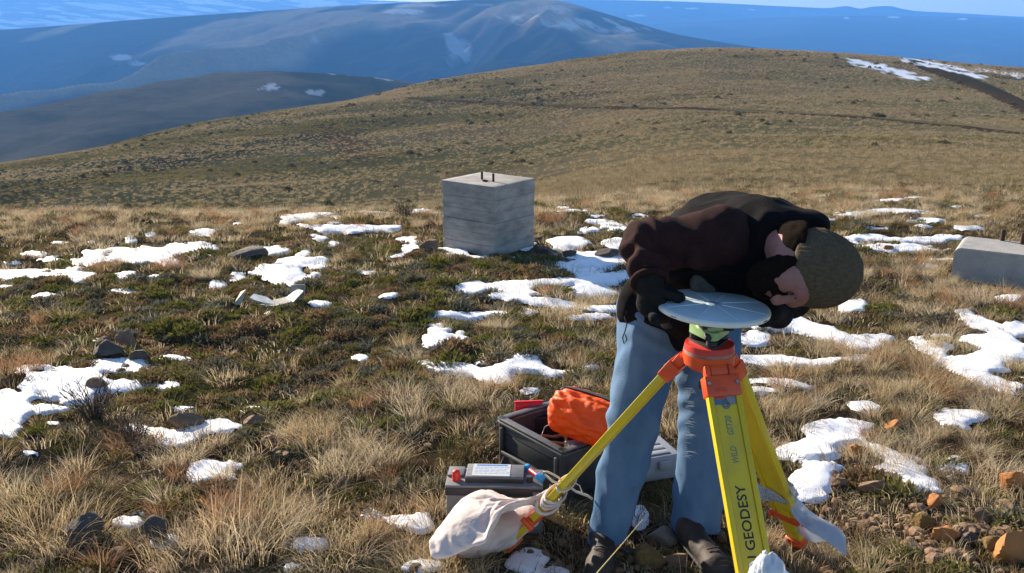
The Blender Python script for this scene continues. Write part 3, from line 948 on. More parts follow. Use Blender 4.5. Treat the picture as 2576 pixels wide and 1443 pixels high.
for li, foot in enumerate(FEET):
    f_ = leg_frame(foot)
    top, ax, tang, nrm, L = f_
    m = MB()
    lbox(m, f_, 0.062, 0, -0.004, 0.098, 0.040, 0.058, 0.004)          # socket
    lbox(m, f_, 0.026, 0.034, -0.004, 0.016, 0.026, 0.045, 0.004)       # hinge lugs
    lbox(m, f_, 0.026, -0.034, -0.004, 0.016, 0.026, 0.045, 0.004)
    lbox(m, f_, 0.018, 0, -0.006, 0.050, 0.024, 0.030, 0.004)
    for k in range(3):
        lbox(m, f_, 0.070 + 0.004 * k, -0.010, 0.0165, 0.034, 0.003, 0.0016, 0.0)
    soft(m.build('hinge_socket', m_org, tri))
    m = MB()
    lbox(m, f_, 0.090 + (L * 0.78 - 0.09) / 2, 0, 0, 0.062, 0.014, L * 0.78 - 0.135, 0.0015)
    leg = m.build('leg', m_yel, tri)
    for s in (-1, 1):
        m = MB(); lbox(m, f_, 0.085 + (L * 0.78 - 0.085) / 2, s * 0.0395, 0, 0.0155, 0.024, L * 0.78 - 0.085, 0.003)
        soft(m.build('rail', m_yel2, leg))
    for t_, s_ in ((0.055, -1), (0.055, 1), (L * 0.74, -1), (L * 0.74, 1)):
        m = MB(); c = top + ax * t_ + tang * s_ * 0.0395 + nrm * (0.0155 if t_ < 0.1 else 0.0115)
        m.cyl(c, c + nrm * 0.004, 0.0052, 0.0046, 10); soft(m.build('screw', m_steel, leg))
    m = MB(); lbox(m, f_, 0.098, 0.018, 0.001, 0.026, 0.010, 0.028, 0.001); m.build('slot_plate', m_grey, leg)
    m = MB()
    lbox(m, f_, L * 0.80, 0, 0, 0.100, 0.034, 0.030, 0.004)
    lbox(m, f_, L * 0.80, 0.052, 0, 0.012, 0.05, 0.02, 0.003)
    soft(m.build('clamp', m_org, leg))
    m = MB()
    c = top + ax * L * 0.80 - tang * 0.062
    m.cyl(c + nrm * 0.0, c - tang * 0.022, 0.014, 0.010, 12)
    soft(m.build('clamp_screw', m_red, leg))
    m = MB()
    lbox(m, f_, L * 0.87, 0, 0, 0.054, 0.020, L * 0.22, 0.003)
    soft(m.build('sliding_leg', m_yel, leg))
    m = MB()
    lbox(m, f_, L * 0.945, 0, 0, 0.062, 0.036, 0.045, 0.005)
    lbox(m, f_, L * 0.948, 0, 0.040, 0.040, 0.060, 0.012, 0.004)
    m.cyl(top + ax * L * 0.96, top + ax * (L + 0.015), 0.014, 0.003, 12)
    soft(m.build('foot_bracket', m_org, leg))
    if li == 0:
        text_on(f_, 'GST20', leg_t(f_, 1098), leg_t(f_, 1048), 0.000, 0.0070, 0.024, m_ink2, leg, 'model_lettering', shear=0.25)
        text_on(f_, 'WILD', leg_t(f_, 1169), leg_t(f_, 1125), 0.000, 0.0070, 0.024, m_ink2, leg, 'maker_lettering', shear=0.25)
        text_on(f_, 'CWU GEODESY', leg_t(f_, 1432), leg_t(f_, 1222), 0.000, 0.0070, 0.037, m_ink, leg, 'marker_lettering', extr=0.0005, part=0.78)
        m = MB()
        c = top + ax * leg_t(f_, 1020) + nrm * 0.0073
        side = np.cross(nrm, -ax)
        ring = [c + 0.0105 * (math.cos(a) * side + math.sin(a) * ax) for a in np.linspace(0, 2 * PI, 24, endpoint=False)]
        m.tube(ring, 0.0016, 6, close=True)
        ring = [c + 0.0055 * (math.cos(a) * side + math.sin(a) * ax) for a in np.linspace(0, 2 * PI, 16, endpoint=False)]
        m.tube(ring, 0.0018, 6, close=True)
        for a in np.linspace(0, 2 * PI, 6, endpoint=False):
            m.tube([c + 0.005 * (math.cos(a) * side + math.sin(a) * ax), c + 0.0105 * (math.cos(a) * side + math.sin(a) * ax)], 0.0012, 5)
        m.build('emblem', M('emblem_ink', (0.10, 0.16, 0.20), rough=0.6), leg)

# ---- tribrach
tb = empty('tribrach', (tx, ty, tz + 0.036), 'pale green tribrach with black foot screws between tripod head and antenna', 'tribrach')
z0 = tz + 0.036
def trigon(r, rot, cz, h, rc):
    pts = []
    for k in range(3):
        a = rot + k * 2 * PI / 3
        for j in range(-3, 4):
            b = a + j * 0.17
            pts.append((tx + r * math.cos(a) + rc * math.cos(b * 1.0 + j * 0.1), ty + r * math.sin(a) + rc * math.sin(b + j * 0.1), cz))
    return pts
m = MB(); m.poly(trigon(0.042, 0.45, z0, 0.006, 0.018), (0, 0, 0.006)); soft(m.build('base_plate', m_blk, tb))
m = MB(); m.poly(trigon(0.040, 0.45, z0 + 0.024, 0.018, 0.020), (0, 0, 0.022))
m.cyl((tx, ty, z0 + 0.046), (tx, ty, z0 + 0.054), 0.040, 0.037, 26)
soft(m.build('body', m_green, tb))
for k in range(3):
    a = 0.45 + k * 2 * PI / 3
    m = MB(); q = np.array([tx + 0.043 * math.cos(a), ty + 0.043 * math.sin(a), z0])
    m.cyl(q + [0, 0, 0.005], q + [0, 0, 0.026], 0.0085, 0.0085, 12)
    m.cyl(q + [0, 0, 0.008], q + [0, 0, 0.020], 0.0155, 0.0155, 18)
    soft(m.build('foot_screw', m_blk, tb))
m = MB(); m.cyl((tx - 0.018, ty - 0.046, z0 + 0.036), (tx - 0.018, ty - 0.066, z0 + 0.034), 0.009, 0.009, 14)
soft(m.build('optical_eyepiece', m_blk, tb))
m = MB(); m.cyl((tx + 0.020, ty - 0.052, z0 + 0.046), (tx + 0.020, ty - 0.052, z0 + 0.050), 0.007, 0.007, 16)
soft(m.build('bubble_level', M('bubble_glass', (0.55, 0.5, 0.2), rough=0.15), tb))
m = MB(); m.cyl((tx, ty, z0 + 0.050), (tx, ty, z0 + 0.088), 0.034, 0.030, 26); m.box((tx + 0.046, ty - 0.004, z0 + 0.062), (0.034, 0.05, 0.044), None, 0.008)
m.box((tx - 0.022, ty - 0.030, z0 + 0.066), (0.014, 0.014, 0.036), None, 0.003)
soft(m.build('carrier', m_blk, tb))

# ---- round antenna
AC = P(1794, 770, 2.5)
AR = 0.1545
an = empty('satellite_antenna', tuple(AC - [0, 0, 0.03]), 'flat round white satellite antenna on top of the tripod', 'antenna')
Rt = Matrix.Rotation(math.radians(2.6), 3, 'Y') @ Matrix.Rotation(math.radians(1.0), 3, 'X')
def apt(r, a, z):
    return AC + np.array(Rt @ Vector((r * math.cos(a), r * math.sin(a), z)))
def lathe(prof, seg=64):
    V = [apt(r, 2 * PI * k / seg, z) for r, z in prof for k in range(seg)]
    F = []
    for i in range(len(prof) - 1):
        for k in range(seg):
            a, b = i * seg + k, i * seg + (k + 1) % seg
            F.append((a, b, b + seg, a + seg))
    F.append(tuple(range(seg))[::-1]); F.append(tuple(range((len(prof) - 1) * seg, len(prof) * seg)))
    return V, F
V, F = lathe([(0.06, -0.019), (AR - 0.012, -0.015), (AR, -0.010), (AR + 0.001, -0.004), (AR, 0.0), (AR - 0.006, 0.002)])
soft(obj_np('rim', V, F, m_cream, an))
V, F = lathe([(AR - 0.0065, -0.004), (AR - 0.0065, 0.0030), (AR * 0.7, 0.0050), (AR * 0.4, 0.0060), (0.030, 0.0066), (0.001, 0.0068)])
soft(obj_np('cover_plate', V, F, m_white, an))
for k in range(8):
    m = MB(); a = k * PI / 4 + 0.30
    m.tube([apt(0.026, a, 0.0066), apt(AR * 0.5, a, 0.0060), apt(AR - 0.012, a, 0.0030)], 0.0018, 6, r1=0.0012)
    soft(m.build('stiffening_rib', m_white, an))
V, F = lathe([(0.018, 0.006), (0.017, 0.0076), (0.012, 0.0080), (0.001, 0.0081)], 28)
soft(obj_np('centre_boss', V, F, M('boss_blue', (0.30, 0.38, 0.44), rough=0.5), an))
m = MB(); q = apt(AR * 0.86, PI / 2 + 0.18, 0.003)
m.cyl(q, q + np.array([0, 0, 0.012]), 0.0042, 0.003, 10); m.ball(q + np.array([0, 0, 0.013]), 0.0045, 2)
soft(m.build('north_pin', m_cream, an))
for a in (-2.55, -0.75):
    m = MB()
    for j in range(5):
        q = apt(AR + 0.0012, a + j * 0.028, -0.006 + 0.001 * (j % 2)); m.ball(q, 0.0016, 1)
    m.build('rim_mark', m_ink, an)
m = MB(); m.cyl(AC + [0, 0, -0.035], AC + [0, 0, -0.015], 0.028, 0.045, 24)
soft(m.build('mount', m_blk, an))

# ================================================================== open equipment case
m_case = M('case_plastic', (0.036, 0.036, 0.037), (0.055, 0.054, 0.053), scale=18, rough=0.5, bump=0.15, bscale=180, spec=0.45)
m_casein = M('case_inside', (0.016, 0.016, 0.017), rough=0.7)
m_lid = M('case_lid_plastic', (0.27, 0.275, 0.29), (0.33, 0.335, 0.345), scale=10, rough=0.55, bump=0.1, bscale=150)
A0 = PZ(1416, 1134, 0.215); B0 = PZ(1259, 1050, 0.215)
cx_ = B0 - A0; CL = np.linalg.norm(cx_); cx_ /= CL
cy_ = np.array([-cx_[1], cx_[0], 0.0]); cy_ = cy_ if cy_[0] > 0 else -cy_
CW = 0.30
gz0 = G1(A0[0] + 0.05, A0[1] + 0.2) - 0.01
CB = A0 + cx_ * CL / 2 + cy_ * CW / 2
case = empty('equipment_case', (CB[0], CB[1], gz0), 'open dark grey plastic equipment case with its ribbed lid laid back on the ground', 'equipment case')
RC = Matrix((cx_, cy_, np.array([0, 0, 1.0]))).transposed()
if RC.determinant() < 0: RC = Matrix((-cx_, cy_, np.array([0, 0, 1.0]))).transposed()
H = A0[2] - gz0
def cpt(a, b, z):
    """a along the long side from the near corner, b across, z up from the ground"""
    return A0 + cx_ * a + cy_ * b + np.array([0, 0, z - H])
def cbox(m, a, b, z, sa, sb, sz, bevel=0.004):
    m.box(cpt(a, b, z), (sa, sb, sz), RC, bevel)
m = MB(); w = 0.012
cbox(m, CL / 2, w / 2, H / 2, CL - 0.02, w, H - 0.01)
cbox(m, CL / 2, CW - w / 2, H / 2, CL - 0.02, w, H - 0.01)
cbox(m, w / 2, CW / 2, H / 2, w, CW - 0.02, H - 0.01)
cbox(m, CL - w / 2, CW / 2, H / 2, w, CW - 0.02, H - 0.01)
for a in (0.008, CL - 0.008):
    for b in (0.008, CW - 0.008):
        m.cyl(cpt(a, b, 0.0), cpt(a, b, H), 0.016, 0.018, 16)
cbox(m, CL / 2, CW / 2, 0.012, CL - 0.02, CW - 0.02, 0.012)
soft(m.build('body', m_case, case))
m = MB()
for k, (z, t) in enumerate(((H, 0.030), (H - 0.012, 0.036))):
    cbox(m, CL / 2, 0.004, z - 0.004, CL + 0.012, t, 0.008, 0.003); cbox(m, CL / 2, CW - 0.004, z - 0.004, CL + 0.012, t, 0.008, 0.003)
    cbox(m, 0.004, CW / 2, z - 0.0045, t, CW + 0.010, 0.008, 0.003); cbox(m, CL - 0.004, CW / 2, z - 0.0045, t, CW + 0.010, 0.008, 0.003)
soft(m.build('rim', M('case_rim_plastic', (0.075, 0.074, 0.072), (0.11, 0.108, 0.105), scale=18, rough=0.45, bump=0.15, bscale=180, spec=0.5), case))
m = MB(); cbox(m, CL / 2, CW / 2, 0.03, CL - 0.04, CW - 0.04, 0.02); soft(m.build('foam_lining', m_casein, case))
m = MB()
cbox(m, CL * 0.5, -0.012, H * 0.40, CL * 0.86, 0.020, 0.016, 0.006)
cbox(m, CL * 0.06, -0.010, H * 0.62, 0.018, 0.018, H * 0.46, 0.006); cbox(m, CL * 0.94, -0.010, H * 0.62, 0.018, 0.018, H * 0.46, 0.006)
soft(m.build('side_frame', m_case, case))
m = MB(); cbox(m, CL * 0.5, -0.0035, H * 0.60, CL * 0.80, 0.006, H * 0.30, 0.002); soft(m.build('recess_panel', m_casein, case))
m = MB()
m.tube([cpt(CL * 0.12, -0.014, H * 0.33), cpt(CL * 0.10, -0.040, H * 0.16), cpt(CL * 0.30, -0.045, H * 0.12), cpt(CL * 0.60, -0.040, H * 0.14), cpt(CL * 0.88, -0.036, H * 0.18), cpt(CL * 0.88, -0.014, H * 0.33)], 0.006, 8)
soft(m.build('handle', m_case, case))
# lid lying open to the right
lz = 0.10
l1 = PZ(1612, 1178, lz); l2 = PZ(1718, 1143, lz); l4 = PZ(1638, 1067, lz)
lu = np.array([0.944, 0.33, 0.0]); lu /= np.linalg.norm(lu); lv = np.array([-lu[1], lu[0], 0.0])
LW = 0.27; LD = 0.37
l1 = l2 - lu * LW
RL = Matrix((lu, lv, np.array([0, 0, 1.0]))).transposed()
m = MB()
m.box(l1 + lu * LW / 2 + lv * LD / 2 + [0, 0, -0.05], (LW, LD, 0.10), RL, 0.012, 3)
lid = m.build('lid', m_lid, case); soft(lid)
for k in range(8):
    m = MB(); m.box(l1 + lu * (LW * 0.47) + lv * (0.040 + k * 0.041) + [0, 0, 0.0015], (LW * 0.74, 0.031, 0.007), RL, 0.003)
    soft(m.build('lid_rib', m_lid, lid))
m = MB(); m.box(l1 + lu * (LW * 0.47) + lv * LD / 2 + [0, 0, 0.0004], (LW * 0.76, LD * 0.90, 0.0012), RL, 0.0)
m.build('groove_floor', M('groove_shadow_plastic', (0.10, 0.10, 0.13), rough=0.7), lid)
for k in (0.3, 0.7):
    m = MB(); m.box(l1 + lu * LW * k + [0, 0, -0.03] - lv * 0.008, (0.05, 0.02, 0.035), RL, 0.005)
    soft(m.build('latch', m_lid, lid))

# ---- things in the case
m_sack = M('orange_nylon', (0.96, 0.115, 0.001), (0.84, 0.09, 0.002), scale=8, rough=0.55, bump=0.25, bscale=40, spec=0.4, transl=0.22)
m_strap = M('dark_strap', (0.03, 0.022, 0.02), rough=0.8)
S0 = P(1412, 1028, 3.38); S1 = P(1600, 1092, 3.20)
sx_ = S1 - S0; SL = np.linalg.norm(sx_); sx_ /= SL
su = np.array([0, 0, 1.0]); su = su - sx_ * (su @ sx_); su /= np.linalg.norm(su); sv = np.cross(su, sx_)
def sackf(p):
    q = p - S0
    a = q @ sx_; r = np.sqrt((q @ su) ** 2 + (q @ sv) ** 2)
    th = np.arctan2(q @ sv, q @ su)
    R_ = 0.088 + 0.006 * np.sin(a * 12) + 0.006 * np.sin(th * 11 + 3 * np.sin(a * 30)) * np.exp(-(a / 0.08) ** 2)
    R_ = R_ + 0.009 * (0.4 - np.abs(fbm(a * 11 + 3 * np.sin(th), th * 3.2, octv=2, seed=131)) * 2) - 0.006 * np.exp(-((th - 0.15) / 0.10) ** 2)
    d = np.maximum(r - R_, np.maximum(-a - 0.028, a - SL))
    c = np.sqrt(np.maximum(r - R_ + 0.045, 0) ** 2 + np.maximum(np.maximum(-a - 0.028 + 0.045, a - SL + 0.045), 0) ** 2) - 0.045
    return np.maximum(c, d) + 0.0035 * fbm(p[..., 0] * 45, p[..., 1] * 45, p[..., 2] * 45, octv=2, seed=133)
lo, hi = bounds([S0, S1], 0.13)
V, F = surf(sackf, lo, hi, 0.0045)
sack = obj_np('stuff_sack', V, F, m_sack, base=S0 + sx_ * 0.1)
tag(sack, 'bright orange nylon stuff sack with a dark strap leaning in the open case', 'stuff sack')
def onsack(a, th, o=0.0):
    R_ = 0.088 + 0.006 * math.sin(a * 12) + o
    if a < 0.02: R_ *= max(0.25, math.sqrt(max(0.0, 1 - ((0.02 - a) / 0.052) ** 2)))
    return S0 + sx_ * a + (su * math.cos(th) + sv * math.sin(th)) * R_
V = []; F = []
TH = [0.15 + 0.05 * math.sin(a * 14) for a in np.linspace(0, SL, 26)]
for i, a in enumerate(np.linspace(-0.015, SL * 0.95, 26)):
    for d_ in (-0.17, 0.17):
        V.append(onsack(a, TH[i] + d_, -0.001)); V.append(onsack(a, TH[i] + d_ * 0.9, 0.004))
for i in range(25):
    b = i * 4
    for q in ((0, 1), (1, 3), (3, 2)):
        F.append((b + q[0], b + q[1], b + 4 + q[1], b + 4 + q[0]))
soft(obj_np('strap', V, F, m_strap, sack), 60)
m = MB(); m.ball(onsack(0.0, 0.15, -0.008), 0.016, 2, (1, 1, 0.8)); soft(m.build('cord_lock', m_strap, sack), 60)

m_redp = M('red_plastic', (0.66, 0.012, 0.03), (0.58, 0.012, 0.03), scale=30, rough=0.38, transl=0.15)
rb0 = P(1330, 1043, 3.60)
rb = empty('red_holder', tuple(rb0), 'small bright red plastic holder standing at the back of the open case', 'plastic holder')
RX = Matrix.Rotation(0.10, 3, 'Z') @ Matrix.Rotation(-0.25, 3, 'X')
m = MB()
for s in (-1, 1):
    m.box(rb0 + np.array(RX @ Vector((s * 0.029, 0, 0.026))), (0.054, 0.020, 0.052), RX, 0.006)
soft(m.build('shell', m_redp, rb))
m = MB(); m.box(rb0 + np.array(RX @ Vector((0, 0, 0.026))), (0.010, 0.014, 0.046), RX, 0.003); soft(m.build('hinge', m_red, rb))
m = MB(); m.box(rb0 + np.array(RX @ Vector((0.002, 0.002, 0.053))), (0.120, 0.026, 0.005), RX, 0.002); soft(m.build('lip', m_redp, rb))
# support so that the holder rests on something real: it stands on a box inside the case
m = MB(); m.box(rb0 + np.array([0, 0.0, -0.11]), (0.15, 0.06, 0.215), Matrix.Rotation(0.10, 3, 'Z'), 0.006)
tag(m.build('inner_box', m_casein, base=rb0), 'black padded box under the red holder at the back of the case', 'padded box')

m = MB(); c0 = cpt(0.10, 0.12, H - 0.035)
ringp = [c0 + np.array([0.055 * math.cos(a) , 0.04 * math.sin(a), 0.006 * math.sin(3 * a)]) for a in np.linspace(0, 2 * PI, 28, endpoint=False)]
rp = MB(); rp.tube([p - cpt(0.10, 0.12, 0) + cpt(CL * 0.66, 0.16, -0.06) for p in ringp], 0.007, 8, close=True)
tag(rp.build('cable_coil', M('tan_cable', (0.34, 0.17, 0.06), rough=0.6), base=cpt(CL * 0.66, 0.16, 0.1), smooth=True), 'tan cable coil lying in the black inside of the case', 'cable')
t0 = cpt(0.075, 0.085, H - 0.05); t1 = cpt(0.02, 0.20, H - 0.05)
m = MB()
seg = 24
dirv = (t1 - t0) / np.linalg.norm(t1 - t0)
m.tube([t0, t0 + dirv * 0.002, t1], 0.034, 24)
o = m.build('grey_tube', M('grey_tube_plastic', (0.40, 0.39, 0.38), rough=0.5), base=t0); soft(o)
tag(o, 'pale grey tube with a dark mouth inside the case beside the orange sack', 'tube')
m = MB(); m.cyl(t0 - dirv * 0.003, t0 + dirv * 0.004, 0.028, 0.028, 24); soft(m.build('mouth', m_casein, o))
m = MB(); q = [cpt(0.17, 0.03, H - 0.03), cpt(0.165, 0.05, H + 0.02), cpt(0.14, 0.09, H + 0.045), cpt(0.12, 0.12, H + 0.03)]
m.tube(q, 0.0022, 6)
tag(m.build('thin_cable', M('pale_cable', (0.55, 0.53, 0.48), rough=0.5), base=q[0], smooth=True), 'thin pale cable end curling up beside the grey tube in the case', 'cable')
m = MB(); q0 = P(1513, 1195, 3.02)
m.box(q0 + [0, 0, -0.02], (0.03, 0.03, 0.10), Matrix.Rotation(0.5, 3, 'Z'), 0.008)
o = m.build('red_pouch', M('dark_red_cloth', (0.30, 0.014, 0.02), rough=0.8), base=q0); soft(o)
tag(o, 'dark red pouch behind the left yellow leg, against the blue jeans', 'pouch')

# ---- battery
m_bat = M('battery_grey', (0.13, 0.13, 0.135), (0.18, 0.18, 0.18), scale=20, rough=0.55, bump=0.1, bscale=90)
m_batd = M('battery_dark', (0.03, 0.03, 0.034), rough=0.5)
zb = 0.185
b0 = PZ(1119, 1216, zb); b1 = PZ(1366, 1222, zb)
bu = b1 - b0; BW = np.linalg.norm(bu); bu /= BW; bv = np.array([-bu[1], bu[0], 0.0]); BD = 0.135
bat = empty('car_battery', tuple(b0 + bu * BW / 2 + bv * BD / 2 - [0, 0, zb]), 'grey car battery with a white label on top and red terminal cap', 'battery')
RB = Matrix((bu, bv, np.array([0, 0, 1.0]))).transposed()
def bb(m, a, b, z, sa, sb, sz, bevel=0.003):
    m.box(b0 + bu * a + bv * b + np.array([0, 0, z - zb]), (sa, sb, sz), RB, bevel)
m = MB(); bb(m, BW / 2, BD / 2, 0.06, BW - 0.006, BD - 0.006, 0.18, 0.006); soft(m.build('tank', m_bat, bat))
m = MB(); bb(m, BW / 2, BD / 2, 0.152, BW, BD, 0.030, 0.003); soft(m.build('dark_band', m_batd, bat))
m = MB(); bb(m, BW / 2, BD / 2, 0.172, BW, BD, 0.010, 0.003); bb(m, BW * 0.50, BD * 0.62, 0.185, BW * 0.60, BD * 0.74, 0.022, 0.004)
bb(m, BW * 0.09, BD * 0.72, 0.180, BW * 0.17, BD * 0.5, 0.010, 0.003)
soft(m.build('cover', m_bat, bat))
m = MB(); bb(m, BW * 0.50, BD * 0.25 - 0.007, 0.184, BW * 0.60, 0.006, 0.020, 0.001); m.build('cover_edge', m_batd, bat)
m = MB(); bb(m, BW * 0.46, BD * 0.62, 0.1967, BW * 0.39, BD * 0.66, 0.0015, 0.0); lab = m.build('label', M('label_paper', (0.50, 0.52, 0.53), rough=0.5), bat)
m = MB(); bb(m, BW * 0.46, BD * 0.88, 0.1978, BW * 0.32, 0.008, 0.0012, 0.0); m.build('label_heading', M('label_blue', (0.10, 0.25, 0.55), rough=0.5), lab)
m = MB()
rr_ = random.Random(3)
for r in range(5):
    x = 0.29
    while x < 0.62:
        ln = rr_.uniform(0.02, 0.06); bb(m, BW * (x + ln / 2), BD * (0.42 + 0.085 * r), 0.1976, BW * ln, 0.003, 0.0008, 0.0); x += ln + 0.012
m.build('label_small_print', M('label_print', (0.30, 0.42, 0.58), rough=0.6), lab)
m = MB(); q = b0 + bu * BW * 0.105 + bv * BD * 0.30
m.cyl(q + [0, 0, -0.012], q + [0, 0, 0.022], 0.016, 0.014, 18); m.ball(q + np.array([0, 0, 0.022]), 0.014, 2, (1, 1, 0.7)); soft(m.build('terminal_cap', m_red, bat), 60)
m = MB(); q = b0 + bu * BW * 0.86 + bv * BD * 0.30; m.cyl(q + [0, 0, -0.012], q + [0, 0, 0.014], 0.012, 0.011, 16); soft(m.build('terminal_post', m_batd, bat))
m = MB(); bb(m, BW * 0.955, -0.004, 0.120, 0.040, 0.004, 0.080, 0.001); o = m.build('side_sticker', m_bat, bat)
m = MB(); bb(m, BW * 0.962, -0.0065, 0.120, 0.004, 0.0015, 0.080, 0.0); m.build('sticker_stripe', M('stripe_white', (0.7, 0.72, 0.75), rough=0.6), o)
cl = empty('battery_clip', tuple(b0 + bu * BW * 0.95), 'red and blue clip lying across the right end of the battery', 'clip')
ca, cb_ = P(1326, 1178, 3.10), P(1366, 1207, 2.98)
m = MB(); m.cyl(ca + (cb_ - ca) * 0.22, ca + (cb_ - ca) * 0.66, 0.0085, 0.0085, 12); soft(m.build('red_grip', m_redp, cl))
m_bluet = M('blue_tape', (0.03, 0.30, 0.62), (0.04, 0.36, 0.7), scale=30, rough=0.45)
m = MB(); m.box(ca + (cb_ - ca) * 0.83, (0.032, 0.022, 0.018), Matrix.Rotation(-0.5, 3, 'Z') @ Matrix.Rotation(0.35, 3, 'Y'), 0.003); soft(m.build('blue_jaw', m_bluet, cl))
m = MB(); m.box(ca, (0.016, 0.020, 0.026), Matrix.Rotation(-0.5, 3, 'Z'), 0.003); soft(m.build('blue_cap', m_bluet, cl))

# ---- white weight bag tied to the left leg
m_cloth = M('cotton_sack', (0.60, 0.50, 0.455), (0.70, 0.60, 0.55), scale=9, rough=0.85, bump=0.3, bscale=60, transl=0.15)
fl_ = leg_frame(FEET[1])
def on_leg(f_, v):
    """point of the leg's centre line seen at picture row v"""
    best = None
    for t in np.linspace(0, f_[4], 600):
        p = f_[0] + f_[1] * t
        e = abs(pix(p[0], p[1], p[2])[1] - v)
        if best is None or e < best[0]: best = (e, p, t)
    return best[1]
kn = on_leg(fl_, 1248)

